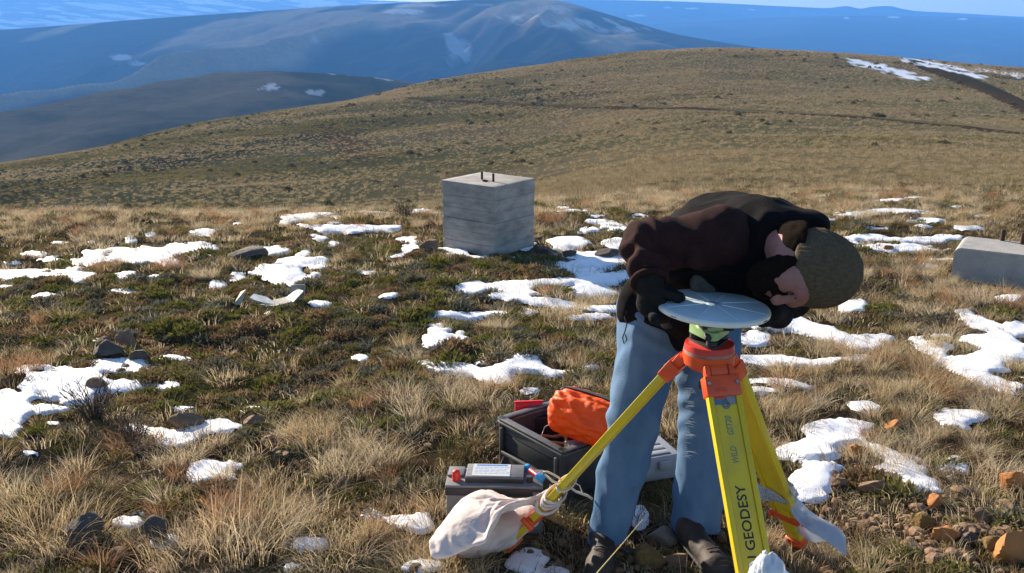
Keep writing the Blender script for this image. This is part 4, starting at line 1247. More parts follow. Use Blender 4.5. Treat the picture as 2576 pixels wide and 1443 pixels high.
# folded cloth of the two weight bags: vertices in millimetres from the knot
def pillow(n, m, flat, knot, scale=1.0):
    V = np.array(flat, float).reshape(-1, 3) / 1000.0 * scale + knot
    idx, F, c = {}, [], 0
    for side in (0, 1):
        for i in range(n):
            for j in range(m):
                if side == 1 and (i in (0, n - 1) or j in (0, m - 1)):
                    idx[1, i, j] = idx[0, i, j]
                else:
                    idx[side, i, j] = c; c += 1
    for side in (0, 1):
        for i in range(n - 1):
            for j in range(m - 1):
                f = [idx[side, i, j], idx[side, i + 1, j], idx[side, i + 1, j + 1], idx[side, i, j + 1]]
                F.append(f if side == 0 else f[::-1])
    return V, F
def smoothed(o):
    md = o.modifiers.new('smooth', 'SUBSURF'); md.levels = 1; md.render_levels = 1
    return o
SACK = [
    -256, 210, -235, -253, 205, -243, -258, 197, -240, -264, 189, -237, -267, 180, -234, -270, 171, -230, -273, 162, -226, -278, 155, -221, -282, 147, -217, -287, 139, -213, -291, 131, -209,
    -296, 122, -205, -301, 114, -202, -304, 106, -197, -308, 97, -193, -312, 89, -190, -316, 80, -186, -320, 72, -183, -323, 63, -179, -326, 54, -176, -329, 45, -172, -332, 36, -169,
    -335, 27, -166, -337, 17, -163, -340, 8, -160, -343, -1, -157, -345, -11, -154, -347, -20, -151, -349, -30, -148, -351, -39, -145, -352, -49, -142, -351, -58, -138, -349, -67, -133,
    -346, -75, -127, -352, -77, -135, -352, -85, -140, -350, -94, -146, -347, -102, -151, -341, -109, -156, -335, -107, -148, -248, 207, -241, -254, 206, -233, -261, 199, -230, -267, 191, -227,
    -272, 183, -224, -277, 175, -221, -278, 166, -215, -286, 160, -214, -291, 152, -210, -296, 144, -206, -300, 136, -201, -305, 128, -196, -309, 119, -192, -313, 111, -188, -317, 102, -184,
    -321, 94, -180, -325, 85, -176, -328, 76, -172, -331, 67, -168, -334, 58, -164, -337, 49, -161, -339, 39, -157, -342, 30, -154, -344, 20, -151, -347, 11, -148, -349, 1, -145,
    -352, -8, -142, -354, -18, -139, -355, -28, -136, -356, -37, -133, -356, -47, -130, -358, -57, -127, -357, -67, -124, -356, -77, -122, -354, -85, -127, -351, -93, -132, -348, -101, -138,
    -345, -110, -143, -338, -116, -148, -335, -112, -157, -243, 205, -233, -249, 200, -226, -254, 192, -225, -261, 185, -220, -267, 179, -215, -274, 173, -210, -281, 168, -205, -282, 158, -203,
    -289, 152, -199, -292, 143, -195, -294, 134, -192, -297, 125, -188, -301, 116, -184, -305, 107, -181, -308, 98, -177, -312, 89, -173, -316, 81, -169, -320, 73, -164, -321, 63, -163,
    -324, 54, -160, -326, 44, -156, -329, 35, -153, -331, 25, -150, -334, 16, -147, -336, 7, -144, -339, -3, -140, -342, -12, -136, -345, -20, -132, -344, -30, -133, -345, -40, -131,
    -346, -50, -129, -347, -60, -126, -347, -67, -118, -345, -77, -121, -343, -86, -124, -341, -95, -129, -339, -104, -134, -336, -113, -139, -329, -111, -146, -325, -115, -154, -239, 203, -223,
    -243, 194, -220, -251, 189, -215, -258, 184, -210, -267, 182, -205, -272, 175, -200, -276, 167, -196, -278, 157, -193, -286, 152, -188, -288, 143, -184, -291, 133, -181, -295, 125, -177,
    -298, 116, -173, -301, 106, -170, -304, 97, -166, -307, 88, -163, -312, 80, -158, -312, 71, -156, -317, 62, -152, -321, 53, -148, -325, 45, -145, -328, 36, -142, -331, 26, -139,
    -333, 16, -136, -332, 7, -133, -333, -3, -130, -335, -13, -127, -336, -23, -125, -341, -31, -122, -345, -40, -120, -345, -51, -118, -344, -61, -116, -337, -67, -119, -335, -76, -123,
    -332, -85, -126, -330, -95, -130, -328, -105, -132, -327, -115, -134, -322, -118, -142, -316, -118, -151, -235, 201, -214, -243, 198, -210, -252, 194, -206, -257, 187, -200, -260, 177, -200,
    -265, 170, -194, -270, 163, -189, -274, 155, -183, -281, 149, -178, -288, 143, -174, -288, 133, -170, -292, 125, -166, -295, 116, -163, -298, 107, -159, -301, 97, -155, -303, 88, -152,
    -306, 79, -148, -312, 71, -144, -313, 61, -141, -318, 53, -137, -319, 43, -135, -321, 34, -133, -325, 25, -129, -329, 16, -125, -332, 7, -122, -334, -3, -119, -336, -12, -116,
    -338, -22, -114, -340, -32, -111, -337, -42, -113, -335, -52, -114, -335, -62, -111, -334, -72, -110, -333, -81, -114, -329, -90, -117, -324, -98, -122, -322, -108, -124, -317, -113, -131,
    -312, -118, -139, -307, -120, -147, -233, 200, -204, -242, 197, -200, -250, 192, -196, -250, 181, -195, -255, 173, -191, -262, 171, -184, -268, 165, -178, -274, 158, -173, -279, 151, -168,
    -283, 142, -164, -287, 133, -159, -288, 124, -156, -293, 116, -152, -295, 106, -148, -297, 97, -145, -301, 88, -141, -305, 79, -137, -307, 70, -134, -312, 62, -130, -311, 52, -129,
    -313, 42, -126, -315, 32, -123, -319, 24, -119, -323, 15, -116, -326, 5, -113, -326, -5, -112, -328, -15, -110, -330, -24, -106, -330, -34, -107, -331, -44, -104, -327, -53, -106,
    -324, -63, -108, -324, -73, -109, -325, -83, -107, -320, -91, -112, -317, -100, -114, -312, -105, -122, -307, -110, -130, -302, -118, -135, -298, -123, -143, -232, 197, -194, -240, 192, -191,
    -249, 189, -186, -246, 179, -185, -250, 170, -182, -257, 169, -175, -263, 162, -170, -269, 157, -163, -274, 149, -158, -279, 141, -154, -283, 133, -149, -285, 124, -146, -288, 115, -142,
    -293, 107, -138, -295, 97, -134, -299, 89, -130, -303, 80, -127, -305, 70, -123, -305, 60, -121, -306, 50, -119, -309, 41, -116, -311, 31, -113, -312, 21, -111, -315, 12, -108,
    -318, 3, -105, -322, -6, -102, -322, -16, -101, -322, -27, -100, -325, -36, -97, -322, -46, -99, -323, -56, -96, -322, -66, -98, -320, -76, -100, -315, -84, -104, -313, -94, -105,
    -307, -97, -113, -302, -102, -121, -297, -109, -127, -292, -116, -133, -289, -124, -138, -230, 195, -184, -240, 194, -181, -247, 188, -176, -244, 178, -175, -245, 168, -174, -252, 164, -167,
    -259, 162, -160, -263, 154, -155, -270, 149, -149, -275, 141, -144, -280, 133, -139, -282, 124, -135, -286, 115, -131, -290, 107, -127, -292, 97, -124, -296, 89, -120, -297, 79, -117,
    -298, 69, -114, -300, 59, -112, -301, 49, -109, -303, 40, -107, -305, 30, -104, -307, 20, -101, -312, 12, -98, -314, 2, -95, -316, -8, -93, -317, -18, -91, -318, -28, -90,
    -318, -38, -89, -318, -48, -89, -314, -57, -92, -312, -67, -94, -310, -77, -96, -309, -88, -96, -303, -91, -103, -297, -98, -109, -294, -105, -115, -291, -114, -120, -285, -119, -127,
    -280, -126, -132, -230, 191, -175, -239, 195, -171, -244, 186, -167, -245, 176, -165, -240, 167, -164, -247, 161, -158, -254, 158, -152, -261, 155, -145, -264, 146, -140, -271, 140, -134,
    -275, 132, -129, -279, 124, -125, -282, 115, -121, -285, 106, -117, -290, 97, -113, -293, 88, -110, -295, 79, -107, -297, 69, -104, -298, 59, -101, -299, 49, -99, -300, 39, -96,
    -301, 29, -94, -303, 20, -92, -307, 11, -88, -307, 0, -87, -308, -10, -85, -310, -19, -83, -311, -30, -82, -310, -40, -83, -309, -50, -83, -310, -61, -82, -308, -71, -84,
    -306, -81, -87, -300, -87, -92, -295, -94, -97, -294, -104, -102, -289, -111, -108, -284, -118, -114, -278, -123, -120, -272, -128, -127, -227, 193, -165, -237, 194, -161, -238, 184, -158,
    -243, 175, -155, -236, 167, -155, -244, 162, -149, -249, 156, -143, -256, 152, -136, -263, 147, -130, -265, 138, -125, -271, 132, -120, -275, 123, -115, -278, 114, -111, -282, 105, -108,
    -285, 97, -104, -287, 87, -101, -289, 77, -98, -292, 68, -94, -295, 59, -91, -296, 49, -88, -297, 39, -86, -299, 29, -84, -300, 19, -81, -302, 9, -79, -303, -1, -77,
    -303, -11, -76, -303, -21, -75, -303, -31, -75, -303, -42, -75, -303, -52, -75, -300, -61, -79, -298, -71, -81, -296, -81, -84, -295, -91, -84, -291, -100, -90, -287, -108, -95,
    -282, -115, -101, -277, -121, -107, -270, -124, -115, -263, -129, -121, -227, 189, -156, -235, 193, -151, -238, 184, -148, -241, 174, -145, -232, 167, -145, -238, 160, -140, -246, 157, -133,
    -251, 151, -127, -258, 147, -120, -262, 139, -115, -267, 131, -110, -269, 122, -107, -274, 114, -102, -277, 105, -98, -280, 95, -95, -283, 86, -91, -285, 77, -88, -287, 67, -85,
    -287, 57, -83, -287, 47, -83, -289, 37, -80, -291, 27, -77, -291, 17, -76, -293, 7, -74, -295, -2, -70, -295, -12, -70, -295, -23, -70, -295, -33, -69, -295, -43, -69,
    -293, -53, -70, -293, -64, -71, -291, -74, -74, -288, -83, -78, -284, -91, -83, -282, -101, -84, -277, -107, -92, -273, -112, -99, -268, -121, -102, -262, -127, -109, -255, -129, -116,
    -226, 185, -147, -232, 192, -141, -236, 183, -138, -238, 173, -136, -229, 167, -136, -233, 159, -131, -241, 157, -124, -247, 152, -117, -253, 146, -111, -256, 137, -107, -261, 130, -102,
    -264, 121, -98, -268, 113, -93, -272, 104, -89, -274, 94, -86, -277, 85, -83, -277, 75, -81, -280, 65, -78, -279, 55, -78, -279, 45, -76, -281, 35, -74, -282, 25, -72,
    -283, 15, -70, -286, 6, -65, -287, -4, -64, -287, -14, -63, -287, -24, -62, -287, -35, -62, -286, -45, -64, -285, -55, -64, -284, -65, -66, -282, -75, -69, -278, -83, -74,
    -275, -92, -79, -272, -101, -83, -270, -111, -86, -264, -111, -94, -259, -116, -102, -254, -122, -109, -247, -129, -110, -221, 188, -139, -228, 191, -132, -232, 182, -129, -228, 173, -133,
    -227, 166, -126, -235, 161, -122, -235, 152, -117, -242, 148, -110, -248, 145, -103, -252, 137, -98, -255, 128, -94, -259, 120, -89, -262, 111, -85, -265, 101, -82, -268, 93, -78,
    -271, 83, -74, -272, 73, -72, -271, 63, -73, -274, 54, -69, -276, 45, -66, -278, 35, -64, -279, 25, -62, -279, 15, -60, -277, 5, -61, -278, -5, -59, -278, -16, -58,
    -279, -26, -56, -278, -36, -57, -277, -46, -58, -276, -56, -60, -275, -67, -61, -272, -76, -66, -271, -86, -68, -268, -95, -72, -266, -104, -76, -260, -109, -83, -256, -115, -91,
    -256, -124, -96, -250, -129, -103, -240, -124, -105, -217, 190, -131, -224, 190, -123, -223, 179, -124, -223, 169, -126, -228, 171, -117, -228, 160, -115, -230, 153, -108, -238, 150, -101,
    -242, 143, -95, -245, 134, -92, -250, 127, -85, -253, 119, -81, -255, 109, -78, -258, 100, -74, -260, 90, -72, -263, 81, -67, -264, 71, -67, -265, 61, -64, -265, 51, -65,
    -269, 43, -60, -269, 32, -59, -269, 22, -61, -270, 13, -58, -271, 4, -53, -271, -7, -52, -271, -17, -51, -270, -27, -52, -269, -37, -53, -268, -48, -54, -267, -58, -55,
    -266, -68, -57, -264, -78, -60, -261, -85, -66, -258, -94, -70, -256, -104, -74, -253, -114, -78, -250, -121, -84, -246, -125, -93, -244, -135, -97, -236, -133, -104, -212, 194, -123,
    -217, 187, -117, -215, 177, -120, -217, 166, -119, -221, 170, -110, -221, 160, -107, -228, 156, -99, -232, 149, -93, -234, 139, -91, -238, 131, -85, -243, 125, -78, -245, 115, -75,
    -248, 107, -71, -250, 97, -69, -253, 88, -65, -255, 78, -64, -257, 69, -59, -257, 59, -59, -260, 50, -56, -260, 40, -55, -259, 30, -58, -263, 22, -52, -263, 12, -50,
    -261, 2, -51, -261, -8, -50, -261, -18, -47, -261, -28, -48, -260, -38, -49, -259, -49, -50, -258, -59, -51, -257, -69, -53, -254, -78, -58, -253, -88, -61, -249, -95, -68,
    -246, -104, -71, -243, -113, -77, -241, -122, -82, -237, -127, -90, -237, -137, -92, -230, -140, -100, -204, 189, -118, -210, 184, -110, -208, 174, -113, -210, 163, -112, -214, 169, -104,
    -217, 161, -98, -221, 153, -92, -224, 143, -91, -228, 139, -82, -232, 131, -77, -236, 123, -71, -237, 113, -70, -240, 104, -65, -243, 95, -62, -245, 85, -61, -247, 75, -58,
    -248, 65, -58, -251, 57, -52, -252, 47, -50, -250, 38, -55, -255, 31, -49, -255, 21, -46, -253, 11, -49, -253, 2, -45, -252, -9, -46, -252, -19, -44, -251, -29, -45,
    -251, -39, -44, -250, -50, -46, -249, -60, -47, -247, -69, -52, -245, -79, -55, -243, -87, -61, -240, -97, -62, -236, -103, -70, -234, -113, -74, -231, -120, -80, -228, -128, -87,
    -228, -139, -87, -224, -145, -94, -197, 186, -113, -202, 182, -104, -206, 172, -104, -203, 162, -105, -207, 167, -97, -209, 157, -95, -213, 149, -89, -216, 139, -86, -220, 136, -77,
    -224, 127, -73, -228, 120, -66, -229, 110, -65, -232, 101, -60, -234, 91, -59, -237, 82, -55, -239, 72, -53, -239, 62, -55, -241, 54, -49, -243, 45, -53, -244, 37, -47,
    -245, 27, -50, -246, 20, -43, -245, 9, -43, -243, 0, -46, -243, -9, -41, -242, -20, -41, -242, -30, -41, -241, -40, -42, -240, -50, -44, -239, -60, -47, -238, -71, -47,
    -235, -78, -54, -233, -88, -58, -231, -96, -65, -228, -106, -65, -224, -112, -72, -221, -121, -78, -219, -130, -82, -220, -140, -82, -215, -147, -89, -189, 182, -107, -195, 178, -99,
    -197, 169, -105, -196, 161, -99, -200, 165, -90, -204, 155, -87, -204, 145, -86, -210, 141, -78, -213, 133, -72, -216, 124, -69, -219, 118, -61, -222, 108, -59, -223, 98, -58,
    -226, 89, -53, -228, 79, -53, -230, 69, -49, -230, 59, -51, -232, 50, -48, -234, 42, -53, -235, 34, -47, -236, 24, -50, -236, 18, -42, -236, 9, -38, -234, 0, -42,
    -233, -10, -40, -232, -20, -41, -232, -31, -40, -232, -41, -40, -230, -50, -44, -230, -61, -43, -229, -71, -45, -226, -80, -50, -224, -88, -56, -222, -97, -61, -219, -105, -68,
    -216, -115, -67, -212, -122, -74, -210, -131, -78, -211, -142, -77, -207, -148, -85, -182, 178, -103, -188, 173, -95, -188, 169, -105, -188, 166, -95, -193, 158, -91, -195, 153, -82,
    -197, 143, -80, -203, 138, -72, -204, 128, -71, -208, 123, -63, -211, 115, -57, -213, 105, -55, -215, 95, -54, -217, 85, -52, -220, 76, -47, -221, 66, -50, -222, 56, -46,
    -223, 46, -47, -224, 38, -54, -225, 31, -46, -226, 22, -50, -227, 15, -42, -227, 8, -34, -225, -1, -38, -223, -11, -39, -223, -21, -39, -222, -31, -39, -222, -42, -38,
    -221, -51, -41, -221, -61, -39, -219, -70, -44, -217, -79, -48, -215, -89, -53, -212, -96, -60, -209, -104, -66, -207, -114, -69, -205, -124, -68, -202, -132, -73, -203, -143, -73,
    -198, -149, -80, -174, 173, -98, -182, 166, -95, -180, 164, -105, -183, 159, -96, -185, 152, -89, -187, 150, -79, -192, 144, -72, -195, 136, -66, -196, 125, -68, -199, 119, -60,
    -203, 110, -57, -205, 102, -50, -207, 92, -49, -209, 83, -47, -211, 72, -48, -213, 63, -45, -213, 54, -50, -214, 44, -48, -215, 36, -54, -216, 29, -46, -217, 19, -49,
    -217, 13, -41, -218, 9, -32, -217, -1, -32, -216, -11, -33, -215, -22, -34, -214, -32, -34, -213, -42, -35, -211, -52, -39, -212, -62, -36, -210, -71, -40, -207, -79, -46,
    -205, -86, -54, -202, -95, -59, -200, -102, -65, -197, -113, -67, -195, -123, -68, -193, -133, -69, -194, -144, -68, -190, -150, -75, -179, 161, -105, -169, 161, -102, -174, 158, -94,
    -177, 151, -87, -179, 147, -78, -183, 141, -71, -187, 132, -71, -188, 127, -62, -189, 117, -61, -193, 111, -54, -195, 102, -55, -197, 95, -48, -199, 85, -49, -201, 76, -48,
    -203, 67, -44, -204, 57, -44, -204, 50, -50, -205, 41, -49, -206, 32, -54, -206, 26, -46, -208, 17, -47, -209, 17, -38, -208, 10, -31, -208, 1, -34, -207, -9, -36,
    -206, -19, -37, -205, -28, -36, -203, -38, -35, -206, -47, -32, -204, -55, -36, -202, -65, -36, -200, -71, -44, -198, -78, -51, -195, -86, -56, -193, -95, -60, -191, -105, -61,
    -191, -115, -61, -191, -125, -60, -190, -135, -60, -186, -139, -68, -168, 150, -102, -166, 149, -92, -167, 150, -83, -170, 143, -77, -173, 137, -71, -178, 128, -71, -182, 121, -67,
    -180, 118, -58, -183, 110, -53, -186, 102, -56, -187, 95, -50, -189, 87, -45, -191, 78, -47, -193, 69, -47, -194, 62, -42, -195, 53, -44, -195, 46, -51, -195, 37, -51,
    -197, 28, -53, -197, 24, -46, -198, 15, -46, -199, 17, -37, -199, 9, -33, -199, 1, -29, -198, -6, -34, -201, -14, -30, -200, -23, -29, -199, -33, -27, -197, -42, -29,
    -195, -49, -34, -194, -59, -33, -192, -66, -39, -191, -70, -47, -188, -78, -51, -186, -87, -54, -186, -97, -53, -188, -106, -52, -186, -115, -53, -186, -124, -52, -184, -127, -61,
    -174, 143, -91, -170, 140, -84, -162, 138, -79, -165, 132, -72, -169, 125, -69, -174, 117, -69, -176, 111, -63, -173, 109, -55, -176, 101, -53, -179, 93, -55, -182, 85, -51,
    -181, 80, -44, -183, 72, -43, -184, 63, -45, -186, 56, -40, -186, 50, -46, -186, 42, -49, -186, 34, -54, -187, 26, -53, -188, 21, -46, -189, 13, -44, -190, 16, -35,
    -192, 12, -28, -190, 4, -30, -193, -4, -26, -191, -12, -29, -192, -19, -25, -191, -27, -28, -189, -36, -31, -189, -44, -28, -186, -52, -31, -186, -57, -39, -183, -65, -41,
    -185, -74, -41, -181, -80, -46, -184, -89, -44, -184, -98, -44, -183, -107, -44, -180, -115, -45, -180, -117, -54, -166, 133, -90, -164, 128, -83, -158, 126, -76, -160, 121, -70,
    -164, 113, -69, -169, 106, -67, -165, 107, -60, -167, 99, -56, -169, 92, -52, -172, 84, -54, -173, 80, -47, -175, 72, -47, -175, 66, -41, -175, 58, -43, -177, 51, -40,
    -178, 44, -44, -177, 39, -51, -177, 32, -54, -178, 24, -50, -179, 17, -47, -180, 11, -41, -181, 12, -33, -183, 13, -25, -183, 5, -23, -184, -1, -29, -183, -8, -26,
    -183, -16, -27, -182, -24, -24, -181, -31, -29, -180, -38, -26, -179, -44, -32, -181, -52, -31, -181, -61, -31, -179, -69, -33, -175, -74, -38, -179, -82, -36, -179, -90, -36,
    -176, -98, -39, -174, -106, -39, -174, -108, -48, -155, 126, -86, -153, 121, -79, -152, 115, -74, -158, 110, -75, -161, 102, -73, -158, 102, -65, -157, 98, -58, -159, 92, -53,
    -162, 84, -55, -164, 78, -50, -165, 73, -45, -167, 65, -47, -167, 60, -42, -168, 53, -38, -168, 46, -41, -170, 38, -42, -168, 35, -49, -168, 29, -53, -169, 22, -49,
    -170, 15, -46, -171, 12, -39, -172, 15, -32, -173, 13, -25, -174, 6, -23, -175, 2, -30, -175, -6, -30, -173, -13, -27, -173, -20, -23, -172, -26, -28, -171, -34, -28,
    -170, -41, -27, -174, -48, -24, -173, -55, -27, -173, -63, -26, -169, -69, -30, -175, -75, -28, -173, -83, -30, -170, -89, -34, -168, -97, -33, -170, -97, -41, -147, 116, -83,
    -147, 111, -77, -151, 104, -79, -155, 98, -77, -150, 98, -70, -150, 94, -63, -150, 89, -57, -154, 82, -56, -154, 80, -49, -156, 74, -45, -157, 67, -47, -158, 60, -47,
    -160, 53, -44, -161, 47, -41, -161, 41, -36, -161, 35, -40, -160, 31, -46, -159, 26, -52, -160, 21, -47, -161, 14, -45, -161, 12, -38, -163, 16, -31, -164, 13, -24,
    -164, 6, -24, -165, 3, -30, -165, -5, -30, -166, -8, -23, -165, -15, -24, -163, -22, -25, -167, -28, -22, -167, -35, -20, -166, -43, -20, -165, -50, -22, -167, -54, -28,
    -167, -61, -23, -168, -68, -22, -166, -75, -24, -163, -81, -28, -162, -89, -28, -162, -91, -35, -141, 105, -82, -142, 99, -77, -146, 93, -79, -148, 89, -73, -143, 89, -68,
    -145, 84, -64, -147, 79, -59, -145, 79, -52, -145, 74, -46, -147, 68, -43, -148, 61, -47, -150, 55, -45, -151, 48, -44, -152, 42, -41, -152, 38, -35, -152, 31, -39,
    -150, 29, -45, -149, 24, -50, -150, 18, -47, -151, 13, -43, -152, 13, -36, -153, 16, -30, -154, 13, -24, -155, 7, -24, -155, 4, -30, -156, -3, -30, -156, -6, -24,
    -157, -11, -19, -157, -18, -18, -157, -25, -19, -159, -30, -24, -157, -37, -22, -157, -43, -25, -156, -50, -28, -157, -56, -24, -161, -60, -19, -160, -68, -18, -157, -74, -20,
    -154, -80, -24, -156, -81, -31, -135, 94, -80, -139, 88, -80, -138, 87, -73, -140, 80, -71, -140, 79, -65, -137, 80, -58, -138, 76, -53, -140, 69, -53, -138, 67, -46,
    -139, 61, -42, -139, 56, -47, -141, 49, -45, -142, 45, -40, -143, 39, -41, -143, 35, -35, -143, 28, -37, -141, 27, -43, -140, 23, -48, -141, 17, -46, -142, 12, -41,
    -143, 15, -35, -144, 17, -29, -144, 14, -23, -145, 7, -24, -146, 5, -30, -146, -1, -30, -147, -4, -24, -147, -9, -20, -148, -15, -17, -149, -20, -21, -150, -25, -26,
    -149, -31, -23, -149, -37, -27, -148, -43, -25, -152, -47, -20, -153, -53, -16, -151, -60, -17, -151, -66, -15, -148, -71, -20, -150, -71, -26, -131, 83, -80, -130, 83, -74,
    -131, 79, -69, -133, 72, -68, -132, 71, -61, -129, 72, -55, -130, 69, -49, -130, 63, -53, -132, 58, -49, -130, 57, -43, -133, 52, -40, -132, 46, -42, -133, 41, -38,
    -133, 36, -40, -133, 32, -35, -134, 26, -35, -132, 25, -41, -131, 21, -46, -131, 15, -44, -132, 12, -39, -134, 13, -33, -134, 17, -28, -135, 14, -23, -135, 8, -24,
    -136, 6, -30, -136, 0, -30, -137, -4, -26, -138, -9, -22, -138, -13, -17, -139, -17, -21, -140, -20, -27, -140, -27, -28, -142, -30, -23, -141, -37, -21, -144, -40, -17,
    -144, -46, -18, -145, -51, -13, -144, -57, -11, -142, -63, -14, -146, -62, -20, -121, 79, -75, -122, 76, -69, -123, 70, -70, -122, 70, -63, -123, 65, -59, -124, 63, -53,
    -121, 63, -47, -123, 57, -49, -125, 51, -50, -125, 48, -45, -123, 49, -39, -124, 44, -36, -124, 40, -40, -124, 35, -38, -124, 30, -38, -124, 25, -34, -123, 23, -39,
    -122, 20, -44, -122, 14, -43, -123, 12, -37, -124, 13, -32, -125, 17, -28, -125, 14, -23, -126, 8, -24, -126, 7, -30, -127, 1, -28, -130, 1, -22, -130, -3, -18,
    -129, -8, -19, -131, -12, -24, -131, -16, -28, -131, -22, -27, -133, -24, -22, -134, -28, -18, -135, -35, -18, -135, -40, -15, -137, -43, -10, -136, -49, -9, -137, -52, -15,
    -135, -56, -20, -115, 69, -71, -114, 68, -65, -116, 62, -66, -117, 60, -60, -114, 61, -55, -115, 56, -52, -116, 54, -47, -118, 51, -42, -115, 47, -47, -116, 43, -44,
    -114, 44, -39, -115, 39, -35, -115, 38, -41, -115, 32, -40, -115, 27, -39, -114, 25, -34, -115, 20, -35, -113, 20, -40, -114, 15, -37, -114, 10, -36, -114, 12, -31,
    -115, 17, -29, -116, 13, -25, -116, 8, -23, -116, 8, -29, -118, 3, -26, -120, 4, -21, -121, -1, -17, -121, -3, -23, -121, -8, -25, -121, -13, -25, -124, -16, -21,
    -123, -21, -22, -124, -24, -18, -124, -30, -18, -128, -31, -13, -128, -36, -9, -128, -41, -7, -127, -46, -11, -128, -47, -17, -105, 64, -67, -107, 60, -64, -107, 60, -59,
    -107, 55, -60, -108, 52, -54, -107, 49, -50, -108, 47, -45, -107, 51, -41, -108, 46, -39, -106, 42, -43, -107, 37, -41, -106, 40, -37, -108, 37, -33, -106, 32, -36,
    -105, 27, -37, -105, 23, -36, -107, 23, -31, -106, 19, -33, -104, 15, -37, -104, 11, -35, -105, 15, -32, -106, 14, -27, -107, 16, -22, -107, 11, -25, -106, 6, -28,
    -108, 3, -24, -110, 6, -20, -111, 2, -17, -112, 0, -22, -112, -4, -24, -114, -7, -21, -116, -11, -18, -116, -16, -15, -114, -20, -19, -114, -25, -17, -119, -24, -13,
    -119, -29, -9, -118, -34, -7, -118, -39, -9, -123, -37, -12, -97, 58, -63, -97, 58, -57, -99, 53, -57, -100, 49, -54, -98, 51, -49, -99, 51, -44, -98, 47, -42,
    -99, 47, -37, -99, 43, -35, -98, 38, -37, -97, 35, -41, -99, 33, -37, -98, 35, -32, -99, 32, -29, -99, 26, -29, -97, 27, -33, -97, 23, -31, -97, 21, -35,
    -98, 18, -31, -96, 15, -33, -96, 10, -31, -97, 11, -27, -98, 15, -26, -98, 12, -22, -97, 8, -25, -98, 4, -23, -101, 8, -21, -102, 7, -16, -103, 2, -18,
    -102, -1, -21, -104, -5, -19, -105, -10, -17, -107, -10, -12, -106, -14, -16, -105, -19, -15, -109, -18, -12, -111, -21, -8, -111, -26, -10, -110, -31, -10, -111, -35, -13,
    -93, 48, -56, -89, 51, -56, -90, 52, -50, -91, 47, -48, -92, 44, -44, -89, 47, -42, -88, 49, -37, -89, 44, -38, -89, 41, -35, -88, 37, -38, -88, 32, -38,
    -89, 30, -34, -89, 31, -30, -90, 31, -25, -89, 26, -26, -89, 23, -29, -88, 24, -34, -87, 19, -34, -88, 17, -30, -89, 19, -27, -88, 15, -28, -87, 10, -28,
    -88, 14, -25, -88, 15, -21, -90, 11, -19, -89, 8, -23, -91, 4, -22, -92, 7, -18, -93, 5, -14, -95, 1, -14, -94, -4, -15, -94, -9, -17, -97, -6, -13,
    -98, -9, -9, -97, -11, -14, -98, -16, -12, -100, -17, -7, -101, -22, -8, -102, -22, -13, -102, -26, -11, -86, 42, -51, -84, 45, -48, -80, 48, -46, -82, 47, -41,
    -82, 43, -41, -83, 41, -37, -79, 45, -35, -79, 41, -37, -80, 37, -35, -81, 36, -31, -79, 32, -34, -80, 28, -32, -80, 32, -29, -80, 30, -25, -80, 27, -27,
    -80, 24, -25, -80, 21, -29, -77, 19, -32, -78, 16, -29, -80, 19, -25, -80, 17, -22, -79, 14, -26, -78, 10, -25, -79, 11, -21, -80, 13, -17, -81, 9, -16,
    -82, 8, -21, -82, 3, -20, -83, 6, -16, -84, 3, -12, -85, 0, -16, -84, -5, -17, -86, -4, -13, -88, -4, -8, -88, -8, -8, -88, -11, -12, -90, -13, -7,
    -90, -17, -6, -90, -22, -8, -93, -18, -12, -77, 42, -44, -76, 39, -40, -73, 42, -41, -71, 46, -39, -72, 44, -35, -72, 40, -37, -73, 36, -36, -72, 34, -33,
    -70, 38, -32, -72, 38, -27, -72, 34, -26, -71, 32, -29, -70, 29, -31, -70, 26, -28, -71, 27, -24, -71, 25, -26, -72, 23, -23, -70, 21, -27, -68, 17, -27,
    -70, 18, -23, -71, 20, -20, -73, 18, -18, -71, 16, -22, -69, 14, -24, -70, 11, -21, -72, 13, -18, -73, 11, -15, -73, 8, -19, -72, 4, -17, -75, 7, -14,
    -76, 3, -11, -75, 1, -16, -76, 0, -12, -78, 1, -8, -78, -4, -6, -78, -7, -10, -79, -9, -6, -79, -12, -8, -80, -16, -6, -81, -18, -11, -67, 40, -42,
    -66, 36, -38, -65, 37, -34, -63, 41, -36, -63, 42, -33, -64, 39, -30, -64, 35, -30, -63, 31, -32, -63, 31, -29, -62, 35, -27, -63, 35, -22, -63, 31, -22,
    -62, 29, -26, -61, 26, -27, -61, 23, -24, -62, 27, -23, -63, 27, -19, -63, 22, -18, -62, 21, -22, -60, 18, -23, -62, 17, -19, -63, 19, -16, -64, 16, -14,
    -62, 16, -18, -60, 12, -20, -61, 11, -17, -63, 14, -15, -65, 12, -12, -63, 10, -16, -63, 7, -14, -66, 8, -11, -66, 5, -13, -65, 2, -12, -67, 4, -8,
    -69, 3, -4, -68, 1, -8, -69, -4, -6, -72, -6, -4, -71, -9, -4, -71, -12, -6, -59, 36, -36, -54, 38, -37, -54, 33, -33, -56, 33, -30, -53, 36, -33,
    -54, 36, -29, -56, 36, -25, -54, 32, -26, -53, 29, -27, -53, 29, -24, -53, 33, -23, -54, 33, -20, -55, 30, -18, -53, 27, -20, -51, 24, -22, -52, 23, -20,
    -54, 25, -17, -55, 27, -13, -55, 23, -13, -53, 22, -17, -51, 19, -18, -53, 18, -15, -55, 19, -11, -54, 17, -10, -53, 16, -14, -51, 12, -14, -53, 12, -12,
    -56, 14, -9, -55, 12, -9, -53, 9, -12, -56, 8, -9, -58, 8, -6, -56, 6, -10, -55, 4, -9, -58, 6, -8, -57, 5, -4, -58, 2, -2, -63, 1, -1,
    -63, 0, -4, -63, -4, -5, -49, 36, -31, -47, 35, -28, -45, 31, -28, -47, 31, -25, -45, 34, -26, -44, 38, -25, -46, 37, -21, -46, 34, -20, -45, 31, -23,
